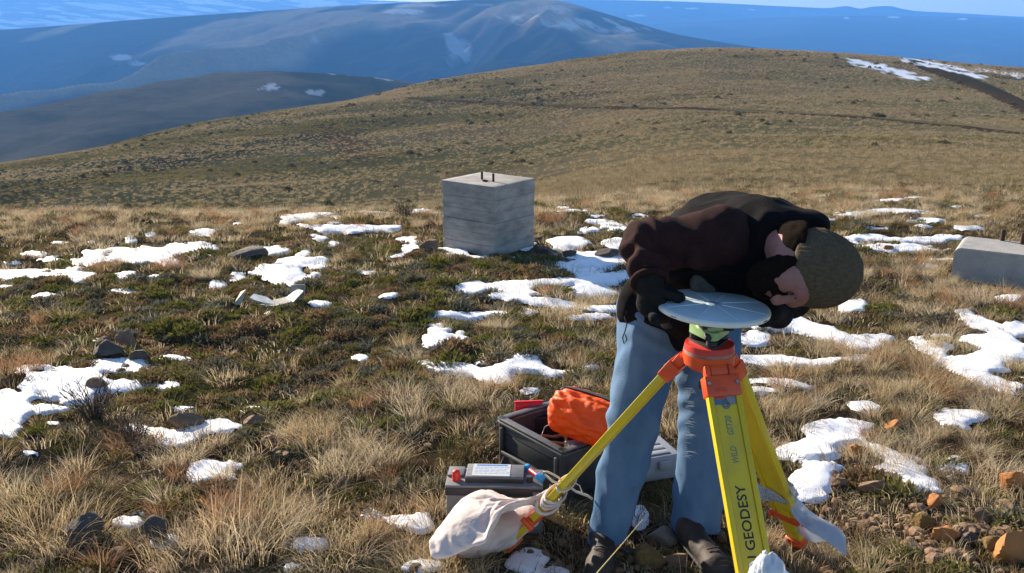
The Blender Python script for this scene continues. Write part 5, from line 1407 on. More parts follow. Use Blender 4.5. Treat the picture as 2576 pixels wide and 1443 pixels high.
    -43, 28, -22, -44, 28, -20, -44, 31, -18, -46, 32, -14, -46, 29, -13, -44, 29, -16, -43, 25, -16, -45, 26, -14, -46, 29, -11, -46, 27, -9, -46, 24, -9,
    -44, 23, -12, -43, 20, -12, -45, 20, -9, -46, 21, -6, -46, 19, -6, -45, 18, -9, -43, 14, -9, -46, 17, -7, -47, 16, -5, -45, 13, -7, -45, 11, -6,
    -48, 12, -4, -49, 10, -1, -47, 9, -4, -46, 7, -5, -46, 4, -4, -47, 0, -1, -51, 1, 0, -52, 5, -3, -52, 1, -5, -39, 37, -27, -39, 38, -23,
    -37, 35, -23, -36, 32, -22, -36, 32, -20, -36, 35, -19, -37, 37, -17, -38, 36, -14, -38, 33, -14, -36, 31, -17, -34, 29, -16, -35, 30, -14, -36, 33, -12,
    -37, 33, -9, -38, 31, -7, -36, 29, -10, -35, 26, -10, -37, 26, -7, -37, 29, -5, -38, 28, -4, -37, 25, -3, -36, 23, -6, -34, 21, -6, -36, 21, -4,
    -38, 22, -1, -38, 20, 0, -36, 19, -3, -35, 16, -4, -37, 18, -2, -38, 17, 1, -36, 15, -1, -36, 12, 0, -39, 13, 3, -39, 11, 4, -38, 12, 1,
    -38, 10, 3, -37, 6, 3, -38, 3, 4, -42, 5, 4, -42, 5, 0, -29, 37, -23, -29, 40, -20, -26, 38, -20, -27, 38, -18, -26, 35, -17, -26, 34, -16,
    -27, 38, -16, -28, 37, -13, -29, 37, -10, -28, 33, -10, -25, 32, -13, -25, 30, -11, -26, 30, -9, -27, 33, -7, -28, 32, -5, -27, 30, -4, -25, 27, -7,
    -26, 26, -5, -27, 26, -1, -28, 30, -1, -29, 29, 1, -29, 27, 2, -27, 25, -1, -26, 23, -1, -27, 22, 1, -28, 24, 3, -29, 22, 4, -27, 20, 2,
    -26, 18, 2, -29, 20, 4, -30, 20, 7, -28, 17, 5, -28, 15, 7, -30, 15, 9, -31, 14, 10, -30, 12, 9, -28, 11, 7, -27, 8, 8, -31, 6, 9,
    -31, 7, 5, -18, 43, -20, -19, 44, -18, -18, 43, -16, -18, 43, -14, -19, 42, -13, -17, 39, -13, -17, 38, -11, -19, 40, -10, -19, 40, -7, -20, 40, -5,
    -18, 37, -5, -17, 35, -7, -16, 34, -6, -17, 33, -3, -19, 36, -2, -20, 35, 0, -18, 33, 0, -17, 31, -2, -17, 29, 0, -18, 31, 2, -19, 30, 3,
    -19, 29, 5, -18, 26, 6, -16, 26, 3, -16, 23, 4, -17, 23, 7, -19, 24, 8, -19, 22, 8, -17, 21, 6, -18, 19, 8, -19, 20, 10, -19, 18, 11,
    -18, 17, 9, -18, 15, 10, -20, 16, 13, -20, 15, 13, -20, 13, 14, -18, 12, 12, -18, 9, 13, -21, 8, 14, -10, 49, -16, -10, 49, -14, -10, 48, -13,
    -10, 47, -12, -10, 47, -10, -10, 46, -9, -10, 45, -8, -10, 45, -6, -10, 44, -5, -10, 43, -4, -10, 43, -3, -10, 42, -2, -10, 41, 0, -10, 40, 1,
    -10, 39, 2, -10, 39, 3, -10, 38, 4, -10, 37, 5, -10, 36, 6, -10, 35, 7, -10, 34, 8, -10, 33, 8, -10, 32, 9, -10, 31, 10, -10, 30, 11,
    -9, 28, 11, -9, 27, 12, -9, 26, 13, -9, 25, 13, -9, 24, 14, -9, 22, 15, -9, 21, 15, -9, 20, 16, -9, 18, 16, -9, 17, 17, -9, 16, 17,
    -9, 14, 18, -9, 13, 18, -9, 11, 18, -9, 10, 19, -1, 45, -13, -1, 44, -13, -1, 43, -12, 0, 43, -11, 0, 42, -10, 0, 41, -10, 0, 40, -9,
    0, 40, -8, 0, 39, -8, 0, 38, -7, 0, 37, -6, 0, 37, -6, 0, 36, -5, 0, 35, -4, 0, 34, -4, 0, 33, -3, 0, 33, -2, 0, 32, -2,
    0, 31, -1, 0, 30, 0, 0, 30, 0, 0, 29, 1, 0, 28, 2, 0, 27, 2, 0, 27, 3, 0, 26, 4, 0, 25, 4, 0, 24, 5, 0, 23, 6,
    0, 23, 6, 0, 22, 7, 0, 21, 8, 0, 20, 8, 0, 20, 9, 0, 19, 10, 0, 18, 10, 0, 17, 11, 1, 17, 12, 1, 16, 13, 1, 15, 13,
    -247, 197, -241, -253, 193, -233, -258, 184, -231, -264, 179, -224, -265, 170, -221, -269, 161, -217, -273, 153, -213, -277, 145, -209, -282, 137, -204, -287, 129, -200, -292, 121, -196,
    -298, 114, -191, -299, 104, -189, -302, 95, -185, -307, 87, -181, -312, 80, -176, -314, 70, -174, -318, 62, -169, -320, 52, -167, -323, 43, -164, -327, 34, -160, -327, 24, -159,
    -330, 15, -156, -333, 6, -152, -337, -3, -148, -338, -13, -147, -341, -22, -143, -341, -32, -142, -344, -40, -137, -342, -50, -140, -341, -60, -139, -340, -64, -129, -341, -72, -136,
    -344, -82, -132, -343, -84, -142, -340, -92, -148, -338, -102, -146, -335, -101, -156, -242, 195, -232, -246, 186, -229, -252, 179, -224, -258, 178, -216, -262, 170, -212, -267, 162, -207,
    -272, 154, -203, -276, 146, -199, -281, 138, -195, -286, 130, -190, -291, 122, -186, -294, 113, -183, -298, 104, -179, -298, 95, -176, -303, 86, -172, -308, 78, -167, -309, 69, -165,
    -314, 60, -161, -315, 50, -159, -320, 42, -155, -320, 32, -153, -326, 24, -149, -328, 15, -146, -329, 5, -143, -329, -5, -142, -333, -14, -138, -333, -24, -137, -337, -32, -133,
    -335, -42, -135, -339, -50, -131, -332, -57, -135, -331, -67, -133, -336, -74, -127, -335, -79, -136, -336, -89, -137, -330, -93, -145, -328, -103, -146, -325, -105, -155, -237, 193, -223,
    -243, 186, -219, -250, 179, -215, -254, 171, -210, -260, 170, -202, -264, 162, -198, -269, 154, -193, -274, 147, -189, -279, 138, -185, -283, 130, -181, -288, 122, -177, -291, 113, -173,
    -295, 104, -169, -296, 94, -166, -301, 87, -162, -303, 77, -159, -307, 68, -155, -308, 59, -153, -313, 50, -149, -314, 40, -147, -319, 33, -143, -319, 23, -142, -320, 13, -140,
    -321, 3, -138, -324, -7, -134, -326, -16, -131, -331, -24, -128, -328, -34, -129, -335, -40, -125, -330, -49, -127, -325, -57, -129, -328, -65, -123, -327, -73, -131, -328, -83, -130,
    -326, -91, -135, -324, -100, -141, -319, -100, -150, -315, -108, -155, -233, 191, -214, -240, 186, -209, -245, 177, -206, -251, 171, -201, -256, 163, -196, -262, 163, -188, -266, 154, -184,
    -271, 146, -180, -276, 138, -175, -281, 130, -171, -285, 122, -167, -288, 113, -164, -292, 104, -160, -293, 94, -157, -296, 85, -153, -301, 77, -149, -303, 67, -146, -308, 59, -143,
    -307, 49, -141, -313, 41, -137, -312, 31, -137, -313, 21, -134, -315, 11, -132, -319, 3, -128, -321, -7, -125, -326, -15, -121, -323, -25, -122, -328, -33, -119, -330, -43, -117,
    -328, -52, -118, -319, -57, -120, -318, -67, -124, -318, -77, -127, -319, -87, -129, -320, -97, -130, -314, -97, -139, -309, -102, -146, -306, -111, -151, -229, 190, -204, -237, 185, -200,
    -240, 175, -197, -246, 169, -192, -253, 163, -187, -258, 155, -182, -264, 155, -174, -268, 146, -170, -273, 138, -166, -278, 130, -162, -282, 122, -158, -285, 112, -154, -290, 104, -150,
    -291, 94, -147, -295, 86, -143, -297, 76, -140, -302, 68, -136, -302, 58, -135, -307, 50, -131, -306, 40, -131, -307, 30, -128, -309, 20, -125, -314, 12, -122, -317, 3, -118,
    -321, -6, -115, -318, -16, -115, -319, -26, -113, -324, -35, -110, -324, -45, -110, -320, -53, -113, -321, -64, -112, -317, -73, -116, -312, -81, -120, -315, -91, -120, -311, -92, -129,
    -305, -97, -136, -301, -106, -141, -297, -113, -147, -225, 189, -195, -233, 183, -190, -235, 173, -189, -241, 168, -183, -248, 161, -178, -254, 155, -173, -260, 147, -169, -266, 147, -160,
    -269, 138, -156, -274, 130, -152, -279, 121, -148, -282, 113, -144, -287, 104, -140, -289, 95, -137, -292, 86, -134, -296, 77, -130, -296, 67, -128, -301, 58, -125, -299, 48, -125,
    -301, 39, -122, -305, 30, -119, -308, 20, -115, -310, 10, -113, -314, 2, -109, -314, -8, -107, -316, -18, -105, -316, -28, -104, -319, -37, -101, -315, -46, -105, -316, -56, -104,
    -312, -65, -108, -309, -74, -110, -311, -84, -110, -306, -87, -119, -302, -95, -124, -296, -100, -131, -292, -108, -137, -288, -115, -142, -222, 189, -185, -228, 182, -181, -229, 172, -180,
    -236, 165, -175, -242, 158, -171, -248, 151, -166, -255, 146, -160, -262, 140, -154, -268, 139, -147, -271, 129, -143, -276, 121, -139, -280, 113, -135, -284, 104, -131, -287, 95, -127,
    -291, 86, -124, -291, 76, -122, -295, 67, -118, -294, 57, -118, -296, 48, -115, -300, 38, -112, -301, 28, -110, -303, 19, -107, -305, 9, -104, -309, 1, -100, -311, -9, -98,
    -310, -19, -98, -314, -29, -94, -310, -38, -97, -312, -48, -96, -308, -57, -99, -306, -67, -101, -307, -77, -101, -302, -82, -108, -299, -91, -113, -293, -97, -119, -289, -104, -125,
    -285, -112, -131, -279, -117, -138, -220, 190, -175, -222, 180, -173, -227, 171, -170, -230, 162, -167, -237, 156, -162, -244, 151, -157, -252, 147, -151, -258, 141, -145, -263, 133, -140,
    -270, 130, -133, -272, 121, -130, -277, 113, -125, -281, 104, -121, -285, 95, -118, -286, 86, -115, -289, 76, -112, -289, 66, -111, -292, 57, -108, -294, 47, -106, -294, 37, -104,
    -297, 28, -101, -300, 18, -98, -302, 9, -95, -303, -1, -93, -306, -11, -90, -305, -21, -89, -307, -31, -87, -304, -40, -89, -305, -51, -89, -304, -61, -90, -303, -71, -92,
    -298, -77, -98, -295, -87, -102, -291, -94, -108, -286, -101, -114, -282, -109, -119, -276, -114, -126, -270, -119, -133, -218, 190, -166, -219, 179, -164, -224, 171, -160, -231, 164, -158,
    -232, 155, -153, -240, 151, -147, -247, 145, -142, -254, 142, -136, -259, 134, -131, -264, 126, -126, -271, 122, -120, -273, 112, -116, -277, 104, -112, -281, 95, -109, -284, 85, -105,
    -284, 75, -104, -286, 66, -101, -287, 56, -99, -288, 46, -97, -290, 36, -95, -291, 26, -93, -293, 16, -90, -296, 7, -88, -298, -3, -84, -300, -13, -82, -300, -23, -81,
    -300, -33, -80, -298, -43, -82, -298, -53, -82, -296, -63, -85, -295, -73, -86, -291, -82, -91, -287, -89, -97, -283, -98, -102, -279, -105, -108, -274, -112, -114, -268, -117, -121,
    -262, -121, -128, -217, 190, -155, -218, 179, -154, -226, 174, -151, -225, 163, -150, -232, 158, -144, -235, 150, -139, -243, 147, -133, -250, 142, -127, -255, 135, -122, -260, 127, -117,
    -266, 121, -111, -270, 113, -107, -273, 103, -103, -276, 94, -100, -279, 85, -97, -280, 75, -95, -282, 65, -93, -283, 55, -90, -285, 45, -88, -286, 35, -86, -288, 25, -84,
    -289, 15, -81, -291, 5, -79, -292, -4, -77, -293, -15, -75, -293, -25, -75, -293, -35, -74, -292, -46, -75, -290, -55, -77, -288, -65, -80, -286, -75, -82, -282, -83, -87,
    -279, -92, -92, -275, -100, -97, -270, -105, -104, -264, -112, -111, -259, -119, -116, -253, -123, -124, -218, 190, -146, -216, 179, -144, -219, 169, -145, -226, 163, -140, -227, 152, -139,
    -232, 152, -130, -238, 146, -124, -244, 138, -120, -251, 135, -113, -255, 127, -108, -260, 119, -104, -265, 111, -98, -268, 102, -95, -271, 93, -92, -273, 83, -89, -274, 73, -87,
    -275, 63, -86, -276, 53, -84, -277, 43, -83, -278, 33, -81, -280, 23, -79, -281, 13, -76, -283, 3, -74, -284, -6, -71, -285, -17, -69, -285, -27, -69, -285, -37, -69,
    -284, -48, -70, -282, -58, -72, -280, -68, -74, -277, -77, -78, -274, -86, -82, -271, -94, -87, -266, -101, -94, -262, -108, -99, -255, -112, -106, -250, -118, -114, -244, -125, -119,
    -212, 182, -141, -220, 178, -135, -215, 169, -136, -217, 159, -137, -224, 156, -130, -225, 147, -124, -232, 142, -118, -240, 140, -111, -245, 134, -105, -251, 127, -99, -255, 119, -95,
    -259, 110, -91, -262, 101, -87, -265, 92, -84, -267, 82, -82, -268, 72, -80, -269, 62, -78, -271, 52, -76, -272, 42, -74, -273, 32, -72, -274, 22, -70, -275, 12, -69,
    -276, 2, -67, -276, -9, -66, -277, -19, -64, -277, -29, -63, -276, -39, -64, -275, -49, -65, -274, -60, -66, -271, -69, -69, -269, -79, -73, -266, -88, -77, -262, -96, -82,
    -257, -102, -89, -252, -109, -96, -248, -117, -101, -241, -118, -109, -236, -125, -114, -208, 184, -132, -212, 174, -133, -215, 167, -126, -212, 157, -129, -219, 159, -121, -225, 153, -115,
    -231, 146, -109, -232, 137, -106, -238, 130, -100, -243, 124, -93, -249, 118, -87, -252, 109, -83, -255, 99, -80, -257, 90, -77, -260, 80, -75, -260, 70, -74, -261, 59, -73,
    -262, 49, -72, -263, 39, -71, -264, 29, -69, -266, 19, -67, -267, 10, -63, -269, 0, -60, -269, -10, -59, -269, -20, -58, -269, -31, -58, -268, -41, -59, -267, -51, -60,
    -265, -61, -62, -262, -71, -65, -259, -80, -70, -257, -89, -73, -253, -98, -78, -250, -106, -83, -246, -114, -89, -240, -118, -96, -232, -118, -104, -228, -127, -108, -213, 183, -124,
    -206, 176, -126, -206, 166, -130, -207, 161, -121, -212, 152, -120, -218, 146, -113, -223, 140, -106, -228, 139, -97, -233, 132, -91, -237, 124, -86, -242, 116, -81, -244, 106, -78,
    -247, 97, -74, -250, 88, -71, -252, 78, -69, -254, 68, -67, -255, 58, -65, -256, 48, -65, -256, 38, -64, -257, 27, -63, -257, 17, -62, -258, 7, -62, -260, -2, -57,
    -260, -12, -57, -261, -22, -54, -260, -32, -54, -259, -42, -55, -258, -53, -56, -256, -63, -58, -253, -71, -63, -251, -81, -66, -247, -90, -71, -244, -97, -77, -241, -107, -79,
    -237, -115, -85, -230, -116, -94, -233, -125, -97, -224, -131, -100, -204, 180, -123, -205, 171, -117, -200, 164, -123, -201, 153, -123, -205, 146, -116, -211, 142, -108, -216, 142, -100,
    -220, 136, -92, -225, 129, -86, -229, 120, -82, -234, 114, -75, -236, 104, -73, -240, 95, -68, -242, 85, -66, -244, 75, -64, -245, 65, -64, -247, 56, -61, -246, 45, -64,
    -247, 35, -64, -247, 25, -63, -248, 15, -62, -250, 7, -56, -250, -3, -55, -251, -13, -52, -252, -23, -50, -251, -34, -50, -249, -43, -53, -249, -54, -53, -247, -64, -55,
    -244, -72, -61, -241, -82, -64, -237, -89, -71, -235, -99, -73, -232, -104, -81, -228, -114, -81, -225, -122, -88, -223, -126, -97, -222, -135, -91, -195, 178, -119, -196, 167, -119,
    -200, 158, -115, -193, 151, -118, -199, 149, -109, -204, 145, -101, -209, 141, -93, -212, 132, -89, -217, 124, -83, -222, 120, -75, -225, 110, -73, -228, 102, -67, -231, 92, -65,
    -233, 83, -62, -235, 73, -61, -237, 63, -60, -237, 53, -62, -238, 43, -59, -238, 33, -61, -238, 23, -62, -240, 14, -57, -241, 6, -52, -242, -4, -50, -242, -14, -48,
    -242, -24, -50, -242, -34, -47, -240, -45, -49, -239, -54, -53, -237, -64, -52, -234, -73, -57, -231, -82, -62, -228, -89, -69, -225, -98, -72, -222, -102, -81, -218, -112, -83,
    -215, -121, -88, -213, -127, -96, -213, -138, -95, -186, 176, -115, -189, 166, -112, -191, 157, -117, -196, 153, -109, -192, 144, -104, -199, 137, -100, -203, 134, -91, -206, 132, -81,
    -211, 125, -75, -215, 117, -70, -216, 107, -70, -220, 100, -63, -222, 90, -62, -225, 80, -58, -226, 70, -58, -228, 60, -57, -229, 50, -59, -229, 40, -60, -230, 31, -56,
    -230, 21, -57, -231, 10, -58, -232, 4, -50, -233, -6, -50, -233, -16, -46, -232, -26, -49, -232, -35, -45, -231, -44, -50, -229, -54, -51, -228, -64, -50, -225, -73, -55,
    -222, -82, -59, -218, -89, -66, -215, -97, -72, -213, -100, -81, -210, -109, -86, -206, -118, -91, -204, -128, -92, -205, -139, -89, -183, 170, -109, -183, 162, -117, -184, 152, -113,
    -189, 150, -104, -194, 148, -95, -197, 139, -91, -195, 129, -88, -199, 127, -78, -204, 119, -75, -206, 115, -66, -208, 104, -66, -211, 97, -60, -213, 87, -59, -216, 78, -55,
    -217, 67, -57, -218, 57, -55, -219, 47, -57, -220, 38, -60, -220, 28, -56, -221, 19, -60, -222, 12, -53, -223, 2, -52, -224, -7, -46, -223, -17, -45, -223, -27, -48,
    -223, -36, -44, -221, -44, -50, -220, -54, -50, -219, -64, -47, -216, -73, -52, -212, -82, -57, -209, -89, -63, -207, -93, -73, -203, -99, -81, -200, -109, -84, -197, -118, -87,
    -197, -129, -85, -197, -139, -84, -172, 169, -108, -182, 162, -108, -188, 154, -106, -181, 151, -97, -186, 147, -89, -190, 138, -84, -194, 131, -78, -192, 121, -81, -195, 114, -74,
    -197, 111, -64, -201, 102, -60, -203, 92, -61, -205, 85, -55, -207, 75, -57, -208, 65, -53, -209, 55, -56, -210, 45, -56, -211, 36, -60, -211, 26, -56, -212, 17, -59,
    -213, 11, -51, -213, 1, -50, -214, -7, -43, -214, -17, -48, -214, -27, -45, -213, -37, -43, -211, -44, -50, -210, -54, -47, -209, -64, -45, -206, -72, -52, -204, -78, -60,
    -200, -87, -64, -197, -91, -73, -194, -98, -79, -191, -108, -82, -190, -119, -82, -189, -129, -80, -189, -140, -78, -173, 155, -112, -180, 148, -107, -180, 146, -97, -187, 139, -94,
    -186, 134, -85, -184, 131, -76, -186, 122, -80, -186, 118, -71, -189, 110, -65, -192, 101, -65, -193, 94, -58, -195, 85, -60, -196, 78, -53, -198, 69, -57, -199, 61, -52,
    -200, 52, -56, -200, 42, -57, -201, 33, -61, -202, 24, -57, -202, 15, -58, -203, 10, -50, -204, 1, -48, -205, -7, -42, -204, -15, -48, -204, -24, -45, -204, -33, -41,
    -202, -40, -48, -201, -49, -45, -201, -59, -42, -199, -65, -49, -197, -70, -58, -193, -79, -60, -190, -84, -68, -187, -92, -73, -187, -102, -73, -183, -111, -76, -182, -121, -74,
    -184, -130, -71, -176, 150, -97, -176, 141, -95, -179, 132, -97, -177, 130, -88, -180, 123, -83, -178, 119, -74, -181, 110, -76, -179, 109, -67, -182, 101, -63, -185, 92, -64,
    -185, 87, -57, -187, 78, -59, -188, 71, -52, -189, 64, -57, -190, 56, -52, -190, 48, -57, -191, 39, -58, -192, 31, -61, -192, 22, -58, -193, 13, -58, -194, 10, -49,
    -194, 1, -47, -195, -6, -41, -195, -13, -47, -195, -22, -44, -195, -29, -39, -193, -35, -46, -193, -44, -42, -193, -53, -39, -191, -57, -47, -190, -62, -55, -186, -70, -59,
    -182, -78, -61, -183, -88, -62, -179, -93, -69, -180, -102, -67, -176, -111, -67, -181, -119, -64, -168, 139, -97, -169, 130, -98, -170, 124, -92, -170, 121, -83, -173, 113, -80,
    -172, 108, -72, -176, 100, -73, -172, 100, -65, -175, 92, -61, -178, 84, -64, -177, 79, -56, -179, 71, -58, -180, 65, -51, -180, 59, -57, -181, 52, -52, -181, 45, -58,
    -182, 37, -61, -182, 28, -62, -183, 20, -60, -184, 12, -56, -184, 10, -48, -185, 2, -45, -186, -5, -40, -185, -11, -47, -186, -18, -42, -186, -26, -37, -184, -32, -43,
    -186, -38, -38, -184, -47, -38, -182, -54, -42, -181, -57, -51, -183, -65, -49, -182, -74, -50, -178, -80, -56, -175, -88, -59, -171, -95, -63, -174, -102, -59, -174, -111, -57,
    -159, 131, -94, -161, 124, -89, -162, 117, -84, -165, 110, -84, -167, 103, -79, -166, 98, -72, -170, 91, -70, -165, 91, -63, -168, 84, -61, -170, 76, -63, -168, 73, -56,
    -171, 65, -57, -172, 59, -51, -171, 54, -57, -172, 47, -52, -173, 40, -55, -172, 35, -62, -173, 27, -62, -173, 19, -59, -174, 12, -55, -175, 10, -47, -176, 4, -42,
    -176, -4, -40, -176, -9, -46, -176, -17, -42, -177, -22, -36, -175, -28, -41, -178, -33, -35, -178, -39, -41, -176, -46, -45, -173, -54, -44, -178, -61, -41, -175, -69, -43,
    -172, -76, -46, -170, -79, -54, -166, -86, -56, -166, -95, -54, -172, -100, -51, -153, 120, -91, -156, 112, -90, -156, 107, -84, -159, 99, -83, -158, 95, -76, -162, 88, -74,
    -163, 83, -68, -158, 83, -62, -160, 76, -60, -162, 69, -63, -160, 66, -56, -162, 59, -56, -163, 54, -50, -162, 50, -57, -162, 43, -53, -164, 36, -55, -163, 33, -62,
    -163, 25, -61, -165, 19, -56, -165, 12, -53, -166, 6, -48, -167, 4, -41, -166, -3, -39, -166, -8, -45, -167, -14, -41, -168, -18, -34, -167, -25, -38, -168, -31, -33,
    -170, -33, -40, -168, -41, -41, -171, -47, -36, -169, -54, -40, -168, -62, -38, -169, -65, -46, -164, -71, -49, -161, -78, -49, -160, -86, -47, -164, -93, -45, -148, 109, -87,
    -150, 102, -90, -149, 97, -84, -153, 89, -82, -152, 85, -75, -155, 79, -73, -155, 75, -67, -150, 75, -60, -152, 68, -59, -154, 62, -63, -152, 60, -56, -154, 53, -55,
    -155, 48, -50, -152, 47, -57, -154, 39, -55, -155, 32, -54, -153, 31, -61, -154, 24, -59, -155, 17, -55, -156, 13, -49, -156, 6, -48, -157, 5, -41, -157, -2, -39,
    -157, -6, -44, -157, -12, -40, -159, -14, -33, -159, -21, -33, -158, -29, -33, -160, -30, -40, -161, -36, -35, -161, -44, -33, -161, -47, -40, -160, -55, -37, -159, -60, -43,
    -161, -66, -39, -155, -71, -42, -157, -78, -40, -162, -84, -37, -140, 99, -87, -142, 92, -89, -144, 86, -85, -145, 80, -81, -145, 76, -75, -148, 70, -72, -146, 68, -66,
    -142, 68, -60, -144, 61, -59, -146, 55, -63, -143, 54, -56, -145, 50, -51, -146, 44, -49, -144, 42, -55, -145, 37, -51, -145, 30, -53, -144, 28, -60, -145, 23, -55,
    -146, 16, -54, -146, 12, -49, -147, 6, -48, -147, 6, -41, -147, 0, -38, -147, -5, -43, -148, -10, -39, -150, -11, -32, -149, -18, -31, -149, -25, -33, -150, -29, -39,
    -152, -32, -33, -152, -39, -35, -151, -46, -35, -151, -50, -41, -153, -54, -36, -151, -60, -39, -152, -65, -33, -159, -68, -33, -159, -75, -30, -133, 90, -85, -134, 83, -87,
    -136, 78, -83, -137, 74, -78, -139, 67, -76, -140, 62, -71, -138, 61, -65, -134, 61, -59, -136, 55, -61, -138, 49, -62, -138, 45, -57, -136, 46, -50, -137, 40, -47,
    -135, 38, -53, -136, 34, -49, -136, 29, -53, -135, 26, -58, -136, 22, -53, -136, 16, -54, -137, 12, -49, -137, 5, -47, -138, 7, -41, -138, 1, -38, -138, -3, -43,
    -139, -7, -37, -140, -8, -31, -142, -13, -35, -141, -20, -37, -140, -26, -38, -142, -29, -32, -143, -34, -36, -142, -41, -33, -142, -45, -39, -143, -51, -36, -145, -55, -30,
    -152, -53, -32, -154, -59, -28, -154, -65, -25, -125, 82, -84, -126, 75, -84, -128, 72, -78, -129, 66, -75, -131, 60, -74, -132, 56, -69, -128, 58, -64, -129, 53, -60,
    -130, 49, -55, -128, 45, -60, -129, 40, -56, -127, 42, -50, -127, 37, -46, -126, 34, -52, -127, 30, -47, -126, 28, -52, -125, 24, -57, -126, 21, -51, -127, 15, -53,
    -127, 11, -49, -128, 5, -47, -128, 6, -41, -130, 0, -43, -129, -5, -38, -131, -1, -34, -131, -7, -32, -132, -11, -37, -133, -15, -33, -131, -21, -37, -133, -27, -36,
    -133, -32, -33, -133, -37, -38, -135, -39, -32, -133, -46, -33, -138, -47, -28, -145, -45, -27, -145, -52, -25, -144, -59, -24, -120, 73, -78, -119, 67, -80, -120, 65, -74,
    -121, 59, -74, -122, 56, -68, -123, 50, -66, -121, 50, -60, -120, 51, -54, -121, 45, -53, -119, 41, -58, -120, 35, -55, -118, 38, -50, -118, 35, -45, -117, 31, -49,
    -118, 27, -45, -117, 26, -50, -116, 22, -55, -117, 20, -50, -119, 15, -47, -118, 10, -50, -119, 8, -44, -119, 4, -41, -120, -2, -44, -120, 0, -38, -122, 1, -32,
    -122, -5, -35, -122, -10, -37, -123, -16, -36, -123, -18, -31, -123, -22, -35, -123, -28, -34, -123, -33, -37, -124, -38, -34, -126, -39, -28, -132, -37, -28, -137, -38, -23,
    -135, -45, -23, -135, -51, -23, -111, 66, -75, -111, 60, -76, -112, 57, -71, -114, 52, -68, -114, 52, -62, -114, 46, -63, -114, 43, -58, -111, 46, -53, -112, 40, -50,
    -110, 38, -55, -111, 32, -55, -109, 33, -50, -108, 34, -44, -110, 29, -43, -110, 23, -43, -108, 24, -48, -107, 20, -52, -109, 15, -50, -110, 16, -45, -111, 11, -42,
    -110, 7, -47, -110, 2, -45, -110, -3, -43, -111, -3, -38, -112, 0, -33, -113, -4, -30, -113, -8, -34, -113, -13, -36, -114, -18, -34, -114, -22, -30, -114, -22, -36,
    -115, -28, -34, -115, -33, -32, -120, -30, -30, -124, -29, -26, -126, -35, -23, -127, -38, -19, -130, -42, -17, -102, 60, -70, -103, 54, -71, -105, 49, -68, -106, 47, -63,
    -106, 47, -57, -104, 43, -60, -105, 39, -56, -103, 41, -51, -103, 37, -48, -101, 34, -52, -101, 29, -53, -101, 27, -48, -99, 31, -44, -100, 27, -40, -100, 22, -41,
    -99, 22, -46, -98, 18, -49, -100, 14, -46, -101, 16, -42, -102, 11, -40, -101, 8, -44, -101, 4, -43, -101, -1, -42, -102, -5, -38, -102, -1, -34, -104, -2, -29,
    -104, -7, -29, -104, -9, -34, -106, -12, -31, -106, -17, -33, -107, -20, -28, -105, -23, -33, -106, -27, -30, -110, -27, -25, -114, -28, -21, -114, -33, -24, -116, -37, -21,
    -120, -36, -16, -95, 53, -65, -97, 49, -63, -97, 43, -63, -97, 43, -58, -98, 42, -53, -95, 39, -57, -95, 34, -54, -94, 37, -49, -94, 33, -45, -92, 31, -49,
    -92, 26, -51, -92, 24, -47, -91, 27, -43, -91, 26, -39, -91, 21, -38, -91, 18, -42, -89, 15, -46, -92, 13, -41, -93, 16, -38, -92, 11, -37, -92, 8, -41,
    -94, 6, -37, -94, 2, -36, -92, -2, -38, -93, -4, -34, -94, -1, -29, -94, -5, -28, -94, -8, -33, -95, -13, -31, -98, -13, -26, -96, -17, -28, -100, -17, -25,
    -97, -21, -27, -102, -20, -23, -103, -24, -20, -104, -29, -24, -106, -31, -19, -110, -31, -16, -91, 45, -58, -88, 44, -61, -88, 39, -59, -89, 39, -53, -89, 38, -49,
    -86, 36, -53, -85, 31, -52, -84, 33, -47, -85, 31, -43, -84, 27, -45, -83, 24, -49, -83, 22, -45, -83, 22, -40, -82, 24, -37, -82, 20, -37, -81, 17, -41,
    -81, 13, -42, -83, 15, -38, -84, 14, -34, -83, 12, -37, -83, 7, -38, -85, 8, -33, -86, 4, -31, -84, 1, -35, -82, -3, -34, -84, 0, -30, -85, -3, -28,
    -84, -7, -32, -86, -10, -28, -89, -7, -25, -89, -12, -24, -89, -17, -22, -92, -14, -18, -92, -19, -18, -92, -21, -23, -93, -26, -20, -97, -24, -18, -99, -27, -14,
    -82, 44, -53, -80, 41, -54, -79, 36, -54, -79, 37, -49, -80, 35, -45, -78, 32, -49, -76, 28, -50, -76, 27, -46, -75, 29, -41, -75, 24, -42, -73, 22, -46,
    -73, 20, -43, -74, 23, -40, -73, 23, -36, -72, 19, -39, -72, 15, -40, -73, 13, -36, -75, 17, -34, -75, 15, -30, -74, 12, -34, -74, 8, -35, -76, 10, -32,
    -77, 8, -28, -75, 4, -31, -76, 1, -27, -76, -2, -27, -75, -3, -31, -75, -7, -29, -77, -5, -25, -79, -5, -22, -79, -9, -25, -79, -13, -22, -83, -10, -19,
    -83, -14, -17, -82, -18, -20, -83, -22, -17, -87, -21, -14, -91, -18, -15, -74, 40, -47, -71, 38, -49, -69, 34, -50, -70, 34, -45, -71, 30, -42, -68, 30, -46,
    -66, 26, -47, -67, 28, -43, -66, 25, -39, -64, 23, -43, -64, 19, -42, -65, 23, -39, -66, 22, -35, -65, 18, -35, -63, 16, -39, -63, 14, -36, -65, 16, -32,
    -66, 18, -30, -66, 15, -29, -64, 12, -32, -65, 8, -31, -67, 11, -28, -69, 12, -24, -68, 7, -26, -68, 5, -23, -67, 3, -24, -66, 0, -27, -65, -4, -27,
    -67, -5, -23, -69, -2, -21, -68, -6, -23, -69, -9, -20, -72, -6, -19, -72, -10, -19, -72, -14, -18, -75, -15, -14, -78, -12, -15, -81, -13, -12, -66, 35, -41,
    -64, 33, -43, -60, 36, -44, -60, 32, -40, -60, 28, -38, -58, 29, -42, -56, 28, -45, -57, 27, -41, -56, 24, -38, -55, 21, -41, -56, 19, -38, -56, 23, -35,
